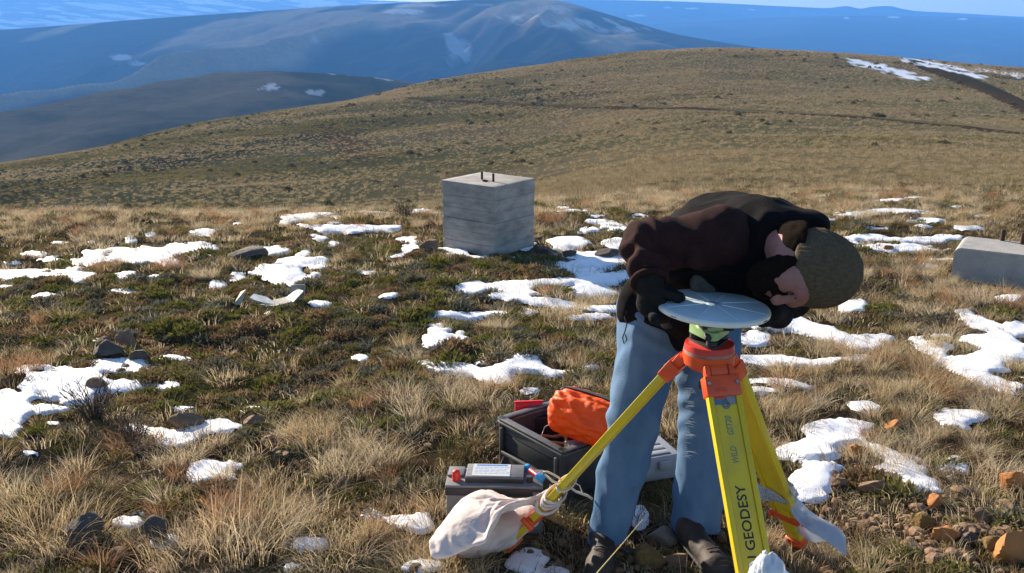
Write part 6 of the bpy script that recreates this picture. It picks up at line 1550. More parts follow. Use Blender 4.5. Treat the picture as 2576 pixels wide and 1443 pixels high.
    -57, 23, -32, -55, 19, -33, -54, 16, -35, -55, 15, -32, -56, 19, -29, -57, 19, -26, -56, 15, -28, -55, 12, -30, -56, 10, -27, -58, 14, -24, -60, 14, -21,
    -59, 10, -23, -59, 8, -20, -59, 7, -23, -60, 5, -19, -59, 2, -22, -57, -1, -22, -59, -4, -19, -60, -6, -17, -62, -2, -17, -63, -4, -15, -62, -8, -16,
    -64, -9, -12, -67, -5, -13, -69, -6, -11, -69, -11, -11, -57, 32, -36, -54, 33, -38, -51, 34, -40, -51, 31, -37, -51, 27, -35, -49, 27, -38, -47, 30, -41,
    -46, 26, -40, -46, 23, -39, -46, 20, -37, -46, 20, -34, -47, 24, -33, -48, 22, -29, -47, 19, -31, -45, 16, -31, -46, 16, -28, -48, 20, -25, -48, 20, -22,
    -48, 16, -25, -46, 13, -26, -49, 13, -22, -50, 17, -20, -50, 15, -18, -49, 11, -21, -50, 9, -19, -52, 11, -16, -51, 8, -16, -49, 6, -19, -50, 3, -17,
    -53, 4, -15, -53, 2, -12, -51, -1, -15, -51, -4, -13, -54, -4, -9, -56, 0, -11, -58, 0, -9, -57, -5, -8, -60, -6, -5, -47, 32, -32, -44, 36, -33,
    -42, 34, -33, -43, 31, -30, -42, 30, -33, -40, 33, -36, -39, 31, -35, -39, 27, -34, -38, 24, -34, -38, 22, -32, -39, 26, -30, -40, 25, -26, -39, 22, -25,
    -37, 21, -28, -36, 18, -27, -38, 22, -26, -39, 22, -22, -40, 22, -20, -39, 18, -22, -38, 15, -22, -40, 17, -19, -41, 18, -16, -41, 14, -16, -40, 11, -16,
    -42, 13, -14, -43, 11, -12, -41, 10, -15, -42, 9, -13, -45, 10, -10, -43, 6, -10, -44, 4, -8, -42, 3, -11, -43, 1, -8, -46, 4, -8, -46, 3, -6,
    -46, -2, -6, -48, -2, -3, -49, 0, -7, -37, 33, -28, -35, 35, -29, -33, 32, -27, -32, 33, -29, -32, 35, -32, -32, 33, -31, -32, 31, -30, -29, 28, -30,
    -29, 26, -29, -31, 29, -27, -32, 29, -24, -31, 27, -22, -29, 25, -25, -28, 22, -25, -28, 21, -23, -30, 23, -20, -31, 23, -18, -31, 20, -18, -28, 18, -20,
    -30, 17, -18, -31, 20, -14, -32, 18, -13, -31, 15, -14, -32, 14, -12, -32, 14, -10, -33, 14, -8, -35, 17, -9, -37, 16, -6, -37, 14, -4, -36, 10, -4,
    -34, 9, -7, -34, 7, -4, -37, 10, -3, -37, 8, -2, -35, 6, -4, -35, 2, -3, -36, 2, -2, -40, 3, 0, -28, 39, -25, -27, 42, -25, -25, 38, -25,
    -24, 37, -27, -24, 36, -27, -24, 35, -25, -21, 33, -27, -20, 30, -27, -22, 31, -25, -24, 32, -22, -23, 30, -20, -21, 29, -23, -20, 26, -22, -21, 26, -20,
    -22, 28, -17, -23, 27, -15, -22, 26, -14, -21, 23, -16, -21, 22, -14, -23, 23, -10, -24, 22, -9, -22, 21, -11, -22, 18, -11, -23, 18, -9, -24, 17, -8,
    -26, 20, -6, -26, 19, -4, -27, 18, -2, -26, 15, -2, -26, 12, -3, -26, 12, 0, -28, 15, 1, -29, 13, 2, -27, 11, 1, -28, 11, 3, -27, 8, 3,
    -26, 5, 2, -27, 5, 4, -18, 45, -21, -16, 43, -22, -15, 40, -22, -15, 38, -21, -17, 39, -19, -16, 37, -19, -15, 36, -21, -14, 34, -20, -16, 34, -17,
    -15, 32, -17, -12, 32, -20, -12, 29, -19, -11, 28, -19, -12, 28, -16, -13, 26, -15, -13, 25, -14, -12, 22, -15, -12, 20, -14, -12, 20, -13, -14, 20, -9,
    -15, 19, -8, -13, 16, -9, -13, 15, -8, -14, 15, -6, -15, 14, -5, -16, 16, -3, -17, 16, -2, -18, 16, 0, -17, 13, 0, -17, 14, 1, -17, 17, 3,
    -18, 16, 4, -18, 15, 6, -18, 15, 7, -18, 13, 9, -18, 10, 8, -17, 8, 9, -18, 7, 12, -10, 48, -15, -10, 46, -15, -10, 45, -14, -10, 44, -14,
    -10, 42, -13, -10, 41, -13, -10, 40, -12, -10, 38, -12, -10, 37, -11, -10, 36, -11, -10, 34, -10, -10, 33, -9, -10, 32, -9, -10, 31, -8, -10, 30, -7,
    -9, 29, -7, -9, 27, -6, -9, 26, -5, -9, 25, -4, -9, 24, -3, -9, 23, -2, -9, 22, -1, -9, 22, 0, -9, 21, 1, -9, 20, 2, -9, 19, 3,
    -9, 18, 4, -9, 17, 5, -9, 17, 6, -9, 16, 7, -9, 15, 9, -9, 15, 10, -9, 14, 11, -9, 13, 12, -9, 13, 14, -9, 12, 15, -9, 11, 16,
    -9, 11, 18]
POLY = [
    200, -195, -150, 204, -174, -145, 207, -164, -142, 209, -153, -140, 215, -133, -135, 220, -112, -130, 224, -102, -128, 226, -91, -126, 217, -82, -126, 217, -65, -139, 217, -57, -147,
    215, -49, -154, 211, -32, -167, 205, -15, -181, 200, -8, -188, 195, -1, -195, 185, 14, -208, 173, 27, -221, 167, 29, -212, 184, -184, -140, 190, -165, -131, 193, -155, -128,
    196, -144, -125, 201, -124, -119, 207, -103, -113, 210, -92, -111, 212, -83, -105, 211, -63, -114, 211, -45, -124, 208, -36, -131, 206, -28, -137, 200, -13, -152, 191, 0, -167,
    188, 8, -174, 181, 11, -183, 170, 22, -198, 159, 37, -212, 154, 36, -221, 176, -179, -135, 181, -159, -126, 184, -149, -123, 187, -139, -119, 193, -119, -112, 199, -98, -105,
    201, -87, -103, 202, -76, -104, 206, -55, -105, 203, -37, -117, 202, -28, -124, 200, -19, -130, 193, -4, -145, 184, 8, -161, 178, 13, -169, 171, 16, -178, 159, 23, -195,
    148, 34, -211, 144, 40, -220, 159, -168, -125, 164, -149, -116, 167, -139, -110, 170, -129, -107, 175, -108, -99, 181, -87, -93, 183, -76, -91, 184, -65, -94, 186, -43, -97,
    187, -23, -107, 183, -16, -113, 184, -6, -119, 175, 8, -134, 165, 18, -151, 159, 22, -160, 153, 25, -169, 142, 33, -184, 131, 44, -201, 127, 50, -210, 150, -163, -120,
    156, -143, -111, 159, -134, -105, 162, -124, -100, 167, -103, -93, 171, -82, -88, 173, -70, -88, 174, -60, -91, 175, -39, -96, 176, -19, -106, 178, -8, -106, 176, 1, -113,
    164, 9, -130, 155, 22, -146, 149, 22, -155, 142, 25, -164, 131, 33, -182, 123, 50, -196, 118, 55, -204, 134, -154, -110, 139, -134, -100, 142, -125, -94, 145, -115, -90,
    149, -93, -84, 152, -71, -82, 154, -60, -81, 155, -49, -82, 158, -27, -88, 157, -16, -103, 160, -5, -102, 159, 6, -105, 148, 18, -119, 136, 25, -136, 129, 28, -145,
    123, 30, -154, 112, 40, -172, 107, 58, -185, 102, 65, -193, 125, -150, -106, 131, -130, -95, 134, -121, -89, 136, -110, -85, 140, -88, -80, 144, -66, -78, 145, -55, -79,
    145, -44, -83, 149, -22, -84, 148, -10, -100, 153, -1, -95, 151, 9, -98, 139, 13, -117, 126, 21, -133, 119, 26, -141, 113, 30, -150, 104, 44, -166, 99, 62, -180,
    95, 69, -188, 108, -142, -96, 114, -123, -85, 116, -111, -83, 118, -100, -81, 122, -78, -75, 125, -56, -73, 128, -46, -72, 128, -37, -79, 130, -24, -90, 132, -2, -91,
    136, 5, -83, 131, 9, -91, 125, 25, -106, 112, 28, -123, 105, 33, -130, 99, 39, -138, 91, 55, -153, 86, 72, -167, 79, 77, -176, 100, -139, -92, 105, -119, -83,
    107, -107, -81, 109, -96, -78, 113, -74, -73, 117, -52, -68, 119, -45, -76, 120, -34, -74, 121, -20, -86, 123, 0, -85, 128, 8, -78, 126, 16, -85, 118, 20, -102,
    105, 32, -116, 100, 39, -124, 94, 45, -131, 84, 59, -147, 79, 77, -161, 72, 80, -170, 83, -131, -84, 91, -109, -83, 95, -98, -82, 98, -87, -80, 97, -66, -71,
    101, -49, -78, 104, -39, -76, 110, -28, -78, 102, -15, -82, 107, 5, -75, 110, 15, -73, 120, 18, -77, 114, 34, -90, 103, 48, -104, 98, 54, -112, 92, 61, -119,
    81, 73, -135, 66, 84, -149, 58, 85, -157, 73, -100, -82, 79, -82, -84, 82, -73, -79, 83, -65, -84, 87, -46, -82, 95, -32, -75, 96, -24, -77, 96, -26, -68,
    111, -16, -66, 113, 2, -62, 108, 10, -63, 105, 18, -67, 100, 26, -80, 92, 33, -95, 87, 39, -100, 83, 46, -106, 80, 64, -113, 66, 69, -126, 59, 74, -131,
    68, -88, -81, 72, -71, -83, 76, -62, -82, 80, -56, -76, 83, -41, -73, 89, -24, -71, 92, -16, -72, 98, -15, -66, 107, -14, -57, 104, 2, -59, 100, 6, -66,
    97, 13, -68, 94, 19, -76, 86, 30, -86, 82, 37, -91, 84, 45, -95, 78, 56, -104, 68, 69, -114, 60, 70, -119, 61, -62, -79, 66, -52, -69, 63, -45, -73,
    67, -38, -71, 75, -28, -63, 78, -16, -59, 83, -12, -55, 88, -11, -50, 96, -10, -42, 95, 3, -46, 91, 5, -52, 88, 11, -55, 83, 17, -60, 82, 29, -67,
    83, 37, -70, 83, 44, -73, 73, 48, -85, 68, 63, -90, 64, 59, -97, 55, -53, -73, 59, -44, -63, 63, -38, -64, 60, -31, -65, 67, -26, -56, 79, -20, -49,
    78, -14, -47, 82, -10, -42, 90, -8, -34, 86, 0, -42, 83, 4, -46, 80, 9, -50, 81, 20, -51, 77, 31, -58, 82, 37, -60, 78, 41, -64, 74, 47, -74,
    66, 59, -79, 62, 57, -85, 43, -37, -60, 49, -28, -55, 53, -24, -54, 54, -24, -47, 63, -19, -40, 68, -13, -36, 68, -17, -31, 71, -13, -27, 74, -4, -23,
    72, 0, -32, 76, 4, -30, 75, 9, -32, 73, 18, -36, 74, 29, -38, 71, 33, -42, 68, 32, -47, 68, 42, -52, 65, 47, -58, 60, 46, -63, 40, -27, -54,
    48, -25, -44, 48, -19, -46, 52, -14, -44, 55, -18, -34, 60, -9, -31, 61, -12, -27, 63, -12, -21, 65, -2, -20, 64, 2, -27, 67, 6, -25, 71, 9, -23,
    70, 19, -26, 67, 26, -32, 65, 30, -34, 62, 29, -39, 64, 40, -41, 60, 48, -47, 62, 43, -51, 41, -8, -41, 35, -11, -34, 36, -13, -30, 40, -11, -26,
    43, -4, -25, 45, -6, -19, 45, -2, -21, 46, -2, -17, 48, 0, -13, 49, 4, -13, 53, 7, -12, 55, 9, -10, 53, 17, -14, 56, 23, -13, 54, 22, -17,
    55, 27, -19, 53, 32, -24, 49, 38, -28, 49, 35, -33, 33, -4, -33, 34, -2, -27, 30, -5, -25, 31, -7, -21, 35, 0, -21, 37, -3, -13, 37, 1, -15,
    39, 5, -15, 39, 1, -7, 42, 8, -7, 43, 10, -9, 45, 9, -6, 47, 16, -6, 49, 22, -5, 48, 25, -8, 46, 24, -12, 47, 27, -15, 48, 33, -18,
    44, 35, -21, 19, 6, -19, 20, 6, -14, 22, 11, -13, 22, 10, -11, 21, 7, -7, 23, 10, -5, 23, 8, -2, 23, 11, -2, 23, 16, -5, 26, 15, 1,
    25, 19, -2, 27, 19, 0, 28, 18, 5, 30, 20, 6, 32, 21, 7, 33, 24, 7, 35, 29, 6, 36, 35, 3, 35, 35, -1, 10, 11, -16, 10, 9, -10,
    10, 13, -10, 12, 14, -8, 11, 11, -5, 12, 14, -2, 13, 12, 1, 14, 13, 3, 14, 18, 1, 16, 16, 6, 16, 20, 5, 16, 22, 4, 18, 20, 8,
    19, 25, 8, 21, 25, 10, 22, 27, 11, 25, 31, 13, 27, 36, 11, 25, 37, 8, -6, 20, -10, -5, 22, -8, -4, 22, -8, -4, 23, -7, -3, 25, -6,
    -2, 26, -4, -2, 27, -3, -1, 27, -3, -1, 29, -1, 0, 30, 0, 1, 31, 1, 1, 32, 2, 2, 33, 3, 3, 35, 5, 3, 35, 5, 4, 36, 6,
    4, 38, 8, 5, 39, 9, 6, 40, 10, 188, -164, -139, 191, -154, -136, 193, -143, -133, 199, -122, -128, 206, -104, -119, 207, -93, -121, 211, -84, -115, 210, -63, -121,
    207, -50, -131, 206, -41, -137, 204, -33, -144, 198, -18, -159, 189, -4, -174, 182, 0, -182, 175, 2, -190, 164, 14, -205, 154, 25, -218, 179, -160, -134, 183, -150, -130,
    186, -139, -127, 191, -118, -122, 198, -99, -114, 199, -88, -116, 203, -79, -111, 202, -59, -115, 203, -42, -126, 199, -35, -134, 198, -25, -140, 190, -12, -155, 181, 2, -170,
    175, 6, -179, 168, 9, -187, 154, 16, -203, 144, 29, -217, 162, -150, -125, 166, -141, -118, 170, -131, -115, 177, -111, -108, 182, -90, -106, 184, -79, -104, 188, -69, -101,
    189, -48, -108, 188, -30, -119, 186, -23, -127, 184, -13, -132, 176, 1, -147, 163, 9, -163, 157, 13, -171, 149, 15, -180, 137, 26, -195, 126, 39, -209, 154, -146, -120,
    158, -137, -114, 162, -128, -109, 169, -107, -102, 174, -86, -100, 178, -75, -97, 178, -64, -100, 179, -45, -107, 180, -25, -116, 177, -19, -124, 176, -8, -128, 166, 4, -144,
    155, 15, -159, 147, 16, -167, 141, 21, -175, 128, 30, -191, 118, 44, -204, 136, -137, -111, 141, -129, -104, 145, -119, -99, 153, -99, -92, 158, -77, -91, 161, -66, -91,
    162, -55, -94, 164, -34, -100, 162, -18, -114, 163, -7, -116, 156, -4, -125, 148, 11, -136, 135, 14, -153, 129, 21, -160, 122, 26, -168, 109, 35, -183, 102, 53, -193,
    128, -133, -106, 133, -125, -99, 137, -115, -94, 144, -94, -89, 150, -72, -87, 152, -61, -88, 153, -51, -90, 154, -30, -99, 153, -14, -113, 154, -3, -112, 147, -1, -121,
    139, 8, -135, 126, 14, -149, 119, 19, -158, 113, 26, -164, 100, 37, -179, 94, 57, -188, 111, -126, -97, 115, -117, -91, 119, -106, -89, 127, -85, -83, 131, -64, -86,
    134, -53, -83, 135, -43, -87, 135, -25, -100, 134, -6, -110, 137, 4, -104, 130, 5, -113, 119, 8, -128, 107, 14, -142, 103, 23, -149, 99, 31, -155, 86, 46, -166,
    79, 65, -175, 102, -123, -92, 107, -112, -92, 110, -102, -87, 118, -81, -81, 124, -59, -81, 125, -50, -88, 126, -39, -86, 126, -23, -100, 126, -3, -105, 128, 6, -100,
    123, 11, -108, 110, 8, -124, 98, 16, -139, 94, 24, -146, 93, 35, -148, 80, 50, -159, 73, 69, -168, 85, -112, -92, 90, -102, -90, 94, -91, -92, 102, -71, -88,
    106, -51, -82, 107, -45, -91, 108, -34, -93, 112, -15, -102, 111, -3, -101, 109, 6, -96, 107, 16, -100, 94, 11, -114, 84, 21, -128, 84, 32, -131, 80, 42, -136,
    72, 58, -143, 61, 75, -154, 74, -85, -90, 78, -76, -89, 81, -67, -92, 90, -49, -91, 93, -35, -91, 96, -27, -88, 92, -22, -95, 103, -11, -86, 97, -5, -89,
    95, 4, -90, 94, 13, -91, 84, 16, -99, 75, 19, -109, 75, 28, -111, 75, 38, -114, 74, 53, -120, 61, 65, -128, 67, -73, -88, 71, -65, -89, 75, -56, -90,
    81, -41, -90, 86, -27, -91, 88, -21, -85, 89, -14, -90, 95, -9, -81, 91, -4, -81, 89, 5, -82, 90, 13, -83, 80, 15, -90, 70, 18, -99, 70, 27, -102,
    74, 35, -103, 72, 50, -109, 60, 61, -117, 57, -52, -81, 60, -45, -82, 64, -38, -81, 67, -27, -81, 76, -18, -75, 74, -11, -78, 78, -5, -76, 84, -10, -65,
    81, -2, -64, 79, 5, -66, 81, 12, -65, 72, 14, -72, 63, 19, -80, 69, 24, -81, 74, 30, -83, 69, 44, -88, 59, 53, -94, 52, -43, -76, 55, -36, -77,
    59, -30, -76, 61, -19, -76, 71, -13, -68, 69, -7, -71, 73, -1, -68, 77, -9, -58, 80, 0, -55, 76, 5, -57, 77, 11, -57, 67, 15, -63, 61, 19, -70,
    66, 24, -71, 71, 30, -72, 61, 38, -81, 61, 50, -83, 46, -25, -63, 47, -19, -66, 50, -19, -60, 51, -9, -62, 59, -5, -54, 58, 1, -56, 61, 5, -54,
    65, -1, -45, 69, -2, -39, 68, 3, -40, 69, 9, -40, 59, 11, -46, 55, 20, -51, 61, 23, -51, 64, 28, -52, 55, 32, -60, 65, 41, -61, 41, -16, -59,
    44, -11, -59, 47, -12, -53, 47, -4, -54, 52, 0, -48, 57, 1, -46, 56, 6, -46, 62, 5, -39, 61, -1, -33, 63, 4, -32, 62, 9, -33, 58, 16, -37,
    50, 19, -42, 56, 23, -42, 60, 27, -42, 52, 30, -49, 57, 40, -51, 37, -3, -42, 36, 1, -43, 39, 1, -39, 41, 6, -38, 44, 11, -36, 43, 6, -34,
    46, 7, -30, 47, 14, -31, 46, 7, -25, 48, 7, -22, 49, 7, -18, 51, 16, -19, 50, 21, -21, 48, 25, -24, 44, 23, -27, 50, 27, -26, 51, 33, -29,
    32, 2, -34, 31, 6, -35, 34, 5, -32, 33, 9, -32, 37, 11, -29, 38, 9, -26, 40, 10, -23, 41, 18, -25, 43, 14, -19, 40, 12, -18, 41, 12, -15,
    45, 14, -11, 47, 21, -12, 44, 22, -15, 41, 23, -17, 42, 31, -19, 45, 30, -19, 19, 12, -22, 21, 10, -18, 22, 12, -17, 21, 17, -21, 24, 15, -15,
    25, 17, -14, 24, 20, -17, 27, 18, -11, 27, 23, -14, 28, 26, -13, 30, 27, -10, 28, 23, -5, 31, 25, -2, 29, 22, 0, 30, 23, 3, 32, 28, 1,
    31, 35, -2, 11, 14, -16, 13, 13, -13, 13, 15, -14, 14, 18, -14, 17, 19, -10, 17, 22, -10, 17, 23, -13, 18, 23, -8, 19, 27, -9, 20, 29, -7,
    20, 26, -4, 21, 31, -4, 23, 33, -1, 24, 32, 2, 23, 31, 4, 23, 29, 8, 25, 34, 9]
bc = P(1228, 1300, 2.86)
V, F = pillow(44, 40, SACK, kn, 1.13)
V[:, 2] += 0.022 * sstep(0.03, 0.30, kn[0] - V[:, 0])
bag = smoothed(obj_np('weight_sack', V, F, m_cloth, base=(bc[0], bc[1], 0.0)))
tag(bag, 'crumpled off-white cloth sack tied round the left leg of the tripod', 'sack')
bel = union([ell(P(1238, 1330, 2.86), (0.105, 0.075, 0.062)), cap(P(1185, 1352, 2.83), P(1330, 1300, 2.84), 0.052, 0.030), cap(P(1160, 1362, 2.80), P(1200, 1350, 2.80), 0.036, 0.046)], 0.04)
V, F = surf(lambda p: bel(p) - 0.011 * (1 - 2.4 * np.abs(fbm(p[..., 0] * 12 - p[..., 2] * 9, p[..., 2] * 15 + p[..., 0] * 6, p[..., 1] * 12, octv=2, seed=147))), *bounds([P(1150, 1365, 2.78), P(1335, 1290, 2.9)], 0.10), 0.005)
obj_np('belly', V, F, m_cloth, bag)
m = MB()
for k in range(3):
    c = kn + fl_[1] * (0.012 * k - 0.010)
    m.tube([c + fl_[2] * 0.060 * math.cos(a) + fl_[3] * 0.026 * math.sin(a) + fl_[1] * 0.006 * math.sin(2 * a + k) for a in np.linspace(0, 2 * PI, 28, endpoint=False)], 0.0045, 7, close=True)
soft(m.build('tie', m_cloth, bag), 60)
m = MB(); V = []
ga = on_leg(fl_, 1266) + fl_[3] * -0.0
m.tube([ga + fl_[2] * 0.066 * math.cos(a) + fl_[3] * 0.030 * math.sin(a) for a in np.linspace(0, 2 * PI, 20, endpoint=False)], 0.0055, 8, close=True)
soft(m.build('gathered_edge', m_cloth, bag), 60)

m_cord = M('white_cord', (0.66, 0.60, 0.50), (0.55, 0.48, 0.38), scale=120, rough=0.85)
k2 = on_leg(fl_, 1216)
m = MB()
m.tube([k2 + fl_[2] * 0.056 * math.cos(a) + fl_[3] * 0.020 * math.sin(a) for a in np.linspace(0, 2 * PI, 24, endpoint=False)], 0.0035, 6, close=True)
m.tube([k2 + [-0.01, -0.03, 0.01], P(1390, 1212, 2.72), P(1372, 1195, 2.72), P(1368, 1187, 2.72), P(1378, 1188, 2.72), P(1400, 1199, 2.71), k2 + [0.0, -0.03, 0.012]], 0.0034, 6)
m.tube([k2 + [0.01, 0.0, 0.0], P(1440, 1212, 2.84), P(1458, 1222, 2.86), P(1464, 1238, 2.86)], 0.0018, 5)
m.tube([k2 + [0.0, 0.0, -0.02], P(1432, 1225, 2.82), P(1450, 1238, 2.84), P(1478, 1248, 2.86), P(1490, 1256, 2.86)], 0.0045, 6)
tag(m.build('cord', m_cord, base=k2, smooth=True), 'pale cord looped round the left tripod leg above the sack', 'cord')

# ---- plastic bags on the other legs
m_poly = M('thin_polythene', (0.46, 0.50, 0.57), (0.56, 0.60, 0.67), scale=12, rough=0.3, spec=0.5, transl=0.35, trans=0.3)
def sheet(name, rows, mat, base, label=None, cat=None, parent=None, fold=0.006, seed=0, nu=40, nv=40):
    """crumpled film through a grid of guide points, with two faces a millimetre apart"""
    Rw = np.array(rows)                               # (r, c, 3)
    r, c = Rw.shape[:2]
    ti = np.linspace(0, 1, nu); tj = np.linspace(0, 1, nv)
    A = np.stack([[pchip(np.linspace(0, 1, r), Rw[:, j, k], ti) for k in range(3)] for j in range(c)])     # c,3,nu
    B = np.stack([[pchip(np.linspace(0, 1, c), A[:, k, i], tj) for k in range(3)] for i in range(nu)])     # nu,3,nv
    S = B.transpose(0, 2, 1)
    du = np.gradient(S, axis=0); dv = np.gradient(S, axis=1)
    nn = np.cross(du, dv); nn /= np.linalg.norm(nn, axis=-1, keepdims=True) + 1e-9
    I, J = np.meshgrid(ti, tj, indexing='ij')
    w = 1 - 2 * np.abs(fbm(J * 7 + 2 * I, I * 3.0, octv=3, seed=151 + seed))
    S = S + nn * (fold * w)[..., None]
    V = np.concatenate([S.reshape(-1, 3), (S + nn * 0.0012).reshape(-1, 3)])
    q = quads(nu, nv)
    k = nu * nv
    F = q.tolist() + (q[:, ::-1] + k).tolist()
    o = obj_np(name, V, F, mat, parent, True, None if parent else base)
    return tag(o, label, cat)
fr_ = leg_frame(FEET[2])
kr = on_leg(fr_, 1238)
pb = empty('plastic_bag', (kr[0], kr[1], 0.0), 'thin translucent white plastic bag tied round the right rear tripod leg', 'plastic bag')
rows = [[kr + fr_[2] * 0.062 + fr_[3] * 0.02 + [0, 0, 0.02], kr + fr_[3] * 0.024 + fr_[1] * -0.01 + [0.0, -0.01, 0.0], kr - fr_[2] * 0.062 + [0.0, -0.01, -0.005], kr - fr_[2] * 0.07 - fr_[3] * 0.02 + [0, 0, 0.03]],
        [kr + fr_[2] * 0.066 + fr_[3] * 0.02 + [0, 0, 0.045], kr + fr_[3] * 0.028 + [0.0, -0.012, 0.035], kr - fr_[2] * 0.066 + [0, -0.012, 0.03], kr - fr_[2] * 0.074 - fr_[3] * 0.02 + [0, 0, 0.06]]]
sheet('gathered_neck', rows, m_poly, None, parent=pb, fold=0.006, seed=1)
V, F = pillow(21, 19, POLY, kr, 0.92)
smoothed(obj_np('bag_body', V, F, m_poly, pb))
rows = [[P(1905, 1215, 2.83), P(1935, 1228, 2.78), P(1978, 1258, 2.74)],
        [P(1903, 1238, 2.83), P(1940, 1248, 2.78), P(1985, 1262, 2.74)],
        [P(1925, 1256, 2.83), P(1955, 1262, 2.79), P(1990, 1268, 2.75)]]
sheet('torn_flap', rows, m_poly, None, parent=pb, fold=0.005, seed=3)
m_poly2 = M('white_polythene', (0.66, 0.70, 0.74), (0.74, 0.77, 0.80), scale=12, rough=0.3, spec=0.5, transl=0.35, trans=0.08)
rows = [[P(1905, 1410, 1.98), P(1928, 1394, 1.98), P(1945, 1400, 1.99)],
        [P(1893, 1428, 1.96), P(1925, 1412, 1.93), P(1968, 1428, 1.97)],
        [P(1885, 1462, 1.94), P(1922, 1450, 1.90), P(1985, 1458, 1.95)],
        [P(1870, 1540, 1.92), P(1922, 1530, 1.88), P(2010, 1540, 1.93)],
        [P(1860, 1640, 1.92), P(1922, 1640, 1.90), P(2030, 1640, 1.93)]]
o = sheet('plastic_bag', rows, m_poly2, P(1925, 1540, 1.93), 'crumpled white plastic bag peeking up beside the lettered front leg', 'plastic bag', fold=0.010, seed=5)

# ---- broken sheets lying in the moss
m_sheet = M('weathered_sheet', (0.13, 0.14, 0.135), (0.20, 0.20, 0.18), scale=12, rough=0.6, bump=0.3, bscale=40, spec=0.5)
def slab(name, pts, th, mat, label, cat):
    m = MB(); m.poly(pts, th); bmesh.ops.bevel(m.bm, geom=m.bm.edges[:], offset=0.002, segments=1, affect='EDGES')
    b = np.mean(np.array(pts), axis=0)
    return tag(m.build(name, mat, base=b), label, cat)
g = lambda u, v, h: (lambda q: np.array([q[0], q[1], q[2] + h]))(gp(u, v))
sb = empty('broken_sheet', g(690, 775, 0.0), 'bent broken sheet of weathered grey board lying in the moss', 'broken sheet')
m = MB(); m.poly([g(628, 768, 0.03), g(668, 776, 0.02), g(700, 778, 0.015), g(672, 764, 0.03), g(640, 760, 0.04)], (0, 0, 0.012)); m.build('flat_panel', M('blue_grey_board', (0.25, 0.30, 0.32), (0.33, 0.36, 0.37), scale=10, rough=0.5), sb)
m = MB(); m.poly([g(652, 777, 0.012), g(690, 781, 0.012), g(738, 776, 0.03), g(722, 764, 0.03), g(690, 768, 0.02)], (0, 0.004, 0.012)); m.build('front_panel', m_sheet, sb)
m = MB(); m.poly([g(722, 766, 0.03), g(740, 777, 0.03), g(768, 770, 0.085), g(752, 760, 0.075)], (-0.006, 0.0, 0.010)); m.build('raised_panel', m_sheet, sb)
m = MB(); m.poly([g(728, 760, 0.02), g(765, 764, 0.03), g(768, 764, 0.12), g(735, 760, 0.11)], (0.004, 0.008, 0.0)); m.build('upright_panel', M('cloudy_panel', (0.30, 0.31, 0.30), (0.36, 0.36, 0.34), scale=10, rough=0.4, trans=0.45), sb)
slab('board_fragment', [g(588, 768, 0.0), g(608, 770, 0.0), g(620, 762, 0.075), g(606, 758, 0.05)], (0, 0.012, 0.008), M('pale_board', (0.36, 0.31, 0.20), (0.42, 0.37, 0.26), scale=14, rough=0.7), 'pale yellow wedge of broken board left of the bent grey sheet', 'board fragment')
# ================================================================== the surveyor
m_skin = M('skin', (0.33, 0.155, 0.125), (0.27, 0.105, 0.085), scale=22, rough=0.6, bump=0.05, bscale=300, spec=0.4)
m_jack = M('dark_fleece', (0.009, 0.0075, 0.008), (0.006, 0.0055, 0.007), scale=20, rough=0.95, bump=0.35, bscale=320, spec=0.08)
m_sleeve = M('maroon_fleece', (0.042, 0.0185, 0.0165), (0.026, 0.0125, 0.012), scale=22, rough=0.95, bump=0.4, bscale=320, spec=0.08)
m_jean = M('denim', (0.058, 0.125, 0.225), (0.140, 0.225, 0.345), scale=5, rough=0.9, bump=0.3, bscale=420, spec=0.12, stretch=(1, 1, 0.45), lo=0.35, hi=0.7)
m_knit = M('knit_wool', (0.135, 0.098, 0.058), (0.085, 0.066, 0.043), scale=90, rough=0.95, bump=0.6, bscale=260, spec=0.05)
m_glove = M('glove_cloth', (0.013, 0.013, 0.013), (0.022, 0.021, 0.02), scale=40, rough=0.95, bump=0.3, bscale=240, spec=0.06)
m_boot = M('boot_leather', (0.038, 0.024, 0.019), (0.022, 0.015, 0.013), scale=20, rough=0.7, bump=0.2, bscale=80)
m_sole = M('boot_sole', (0.02, 0.02, 0.022), (0.05, 0.05, 0.05), scale=30, rough=0.8)
m_hair = M('beard_hair', (0.012, 0.008, 0.006), (0.022, 0.014, 0.009), scale=200, rough=1.0, bump=0.8, bscale=500, spec=0.03)

T0, T1, T2, T3 = P(1668, 765, 3.00), P(1735, 665, 2.95), P(1825, 625, 2.84), P(1905, 628, 2.70)
SHL, SHR = P(1985, 626, 2.82), P(1800, 603, 2.62)
ELR, WRR = P(1620, 620, 2.60), P(1634, 708, 2.50)
ELL_, WRL = P(1972, 735, 2.82), P(1958, 778, 2.64)
HP1, KN1, AN1 = P(1655, 800, 2.97), P(1594, 1050, 2.86), P(1526, 1330, 2.87)
HP2, KN2, AN2 = P(1775, 800, 3.05), P(1778, 1060, 2.98), P(1750, 1322, 2.95)
HC = P(2056, 680, 2.47)
Rc, Uc, Tc = np.array([1.0, 0, 0]), np.array([0, math.sin(PITCH), math.cos(PITCH)]), np.array([0, -math.cos(PITCH), math.sin(PITCH)])
HA = 0.95 * Rc - 0.28 * Uc + 0.06 * Tc; HA /= np.linalg.norm(HA)
HF = -0.29 * Rc - 0.92 * Uc + 0.24 * Tc; HF -= HA * (HF @ HA); HF /= np.linalg.norm(HF)
HS = np.cross(HA, HF); HS = HS if HS @ Tc > 0 else -HS
def hp(a, f, s):
    a = a if a > -0.03 else -0.03 + (a + 0.03) * 0.80
    f = f if f < 0.09 else 0.09 + (f - 0.09) * 0.75
    return HC + HA * a + HF * f + HS * s
hax = (HA, HF, HS)
NECK0, NECK1 = hp(-0.085, -0.035, 0), P(1935, 610, 2.63)

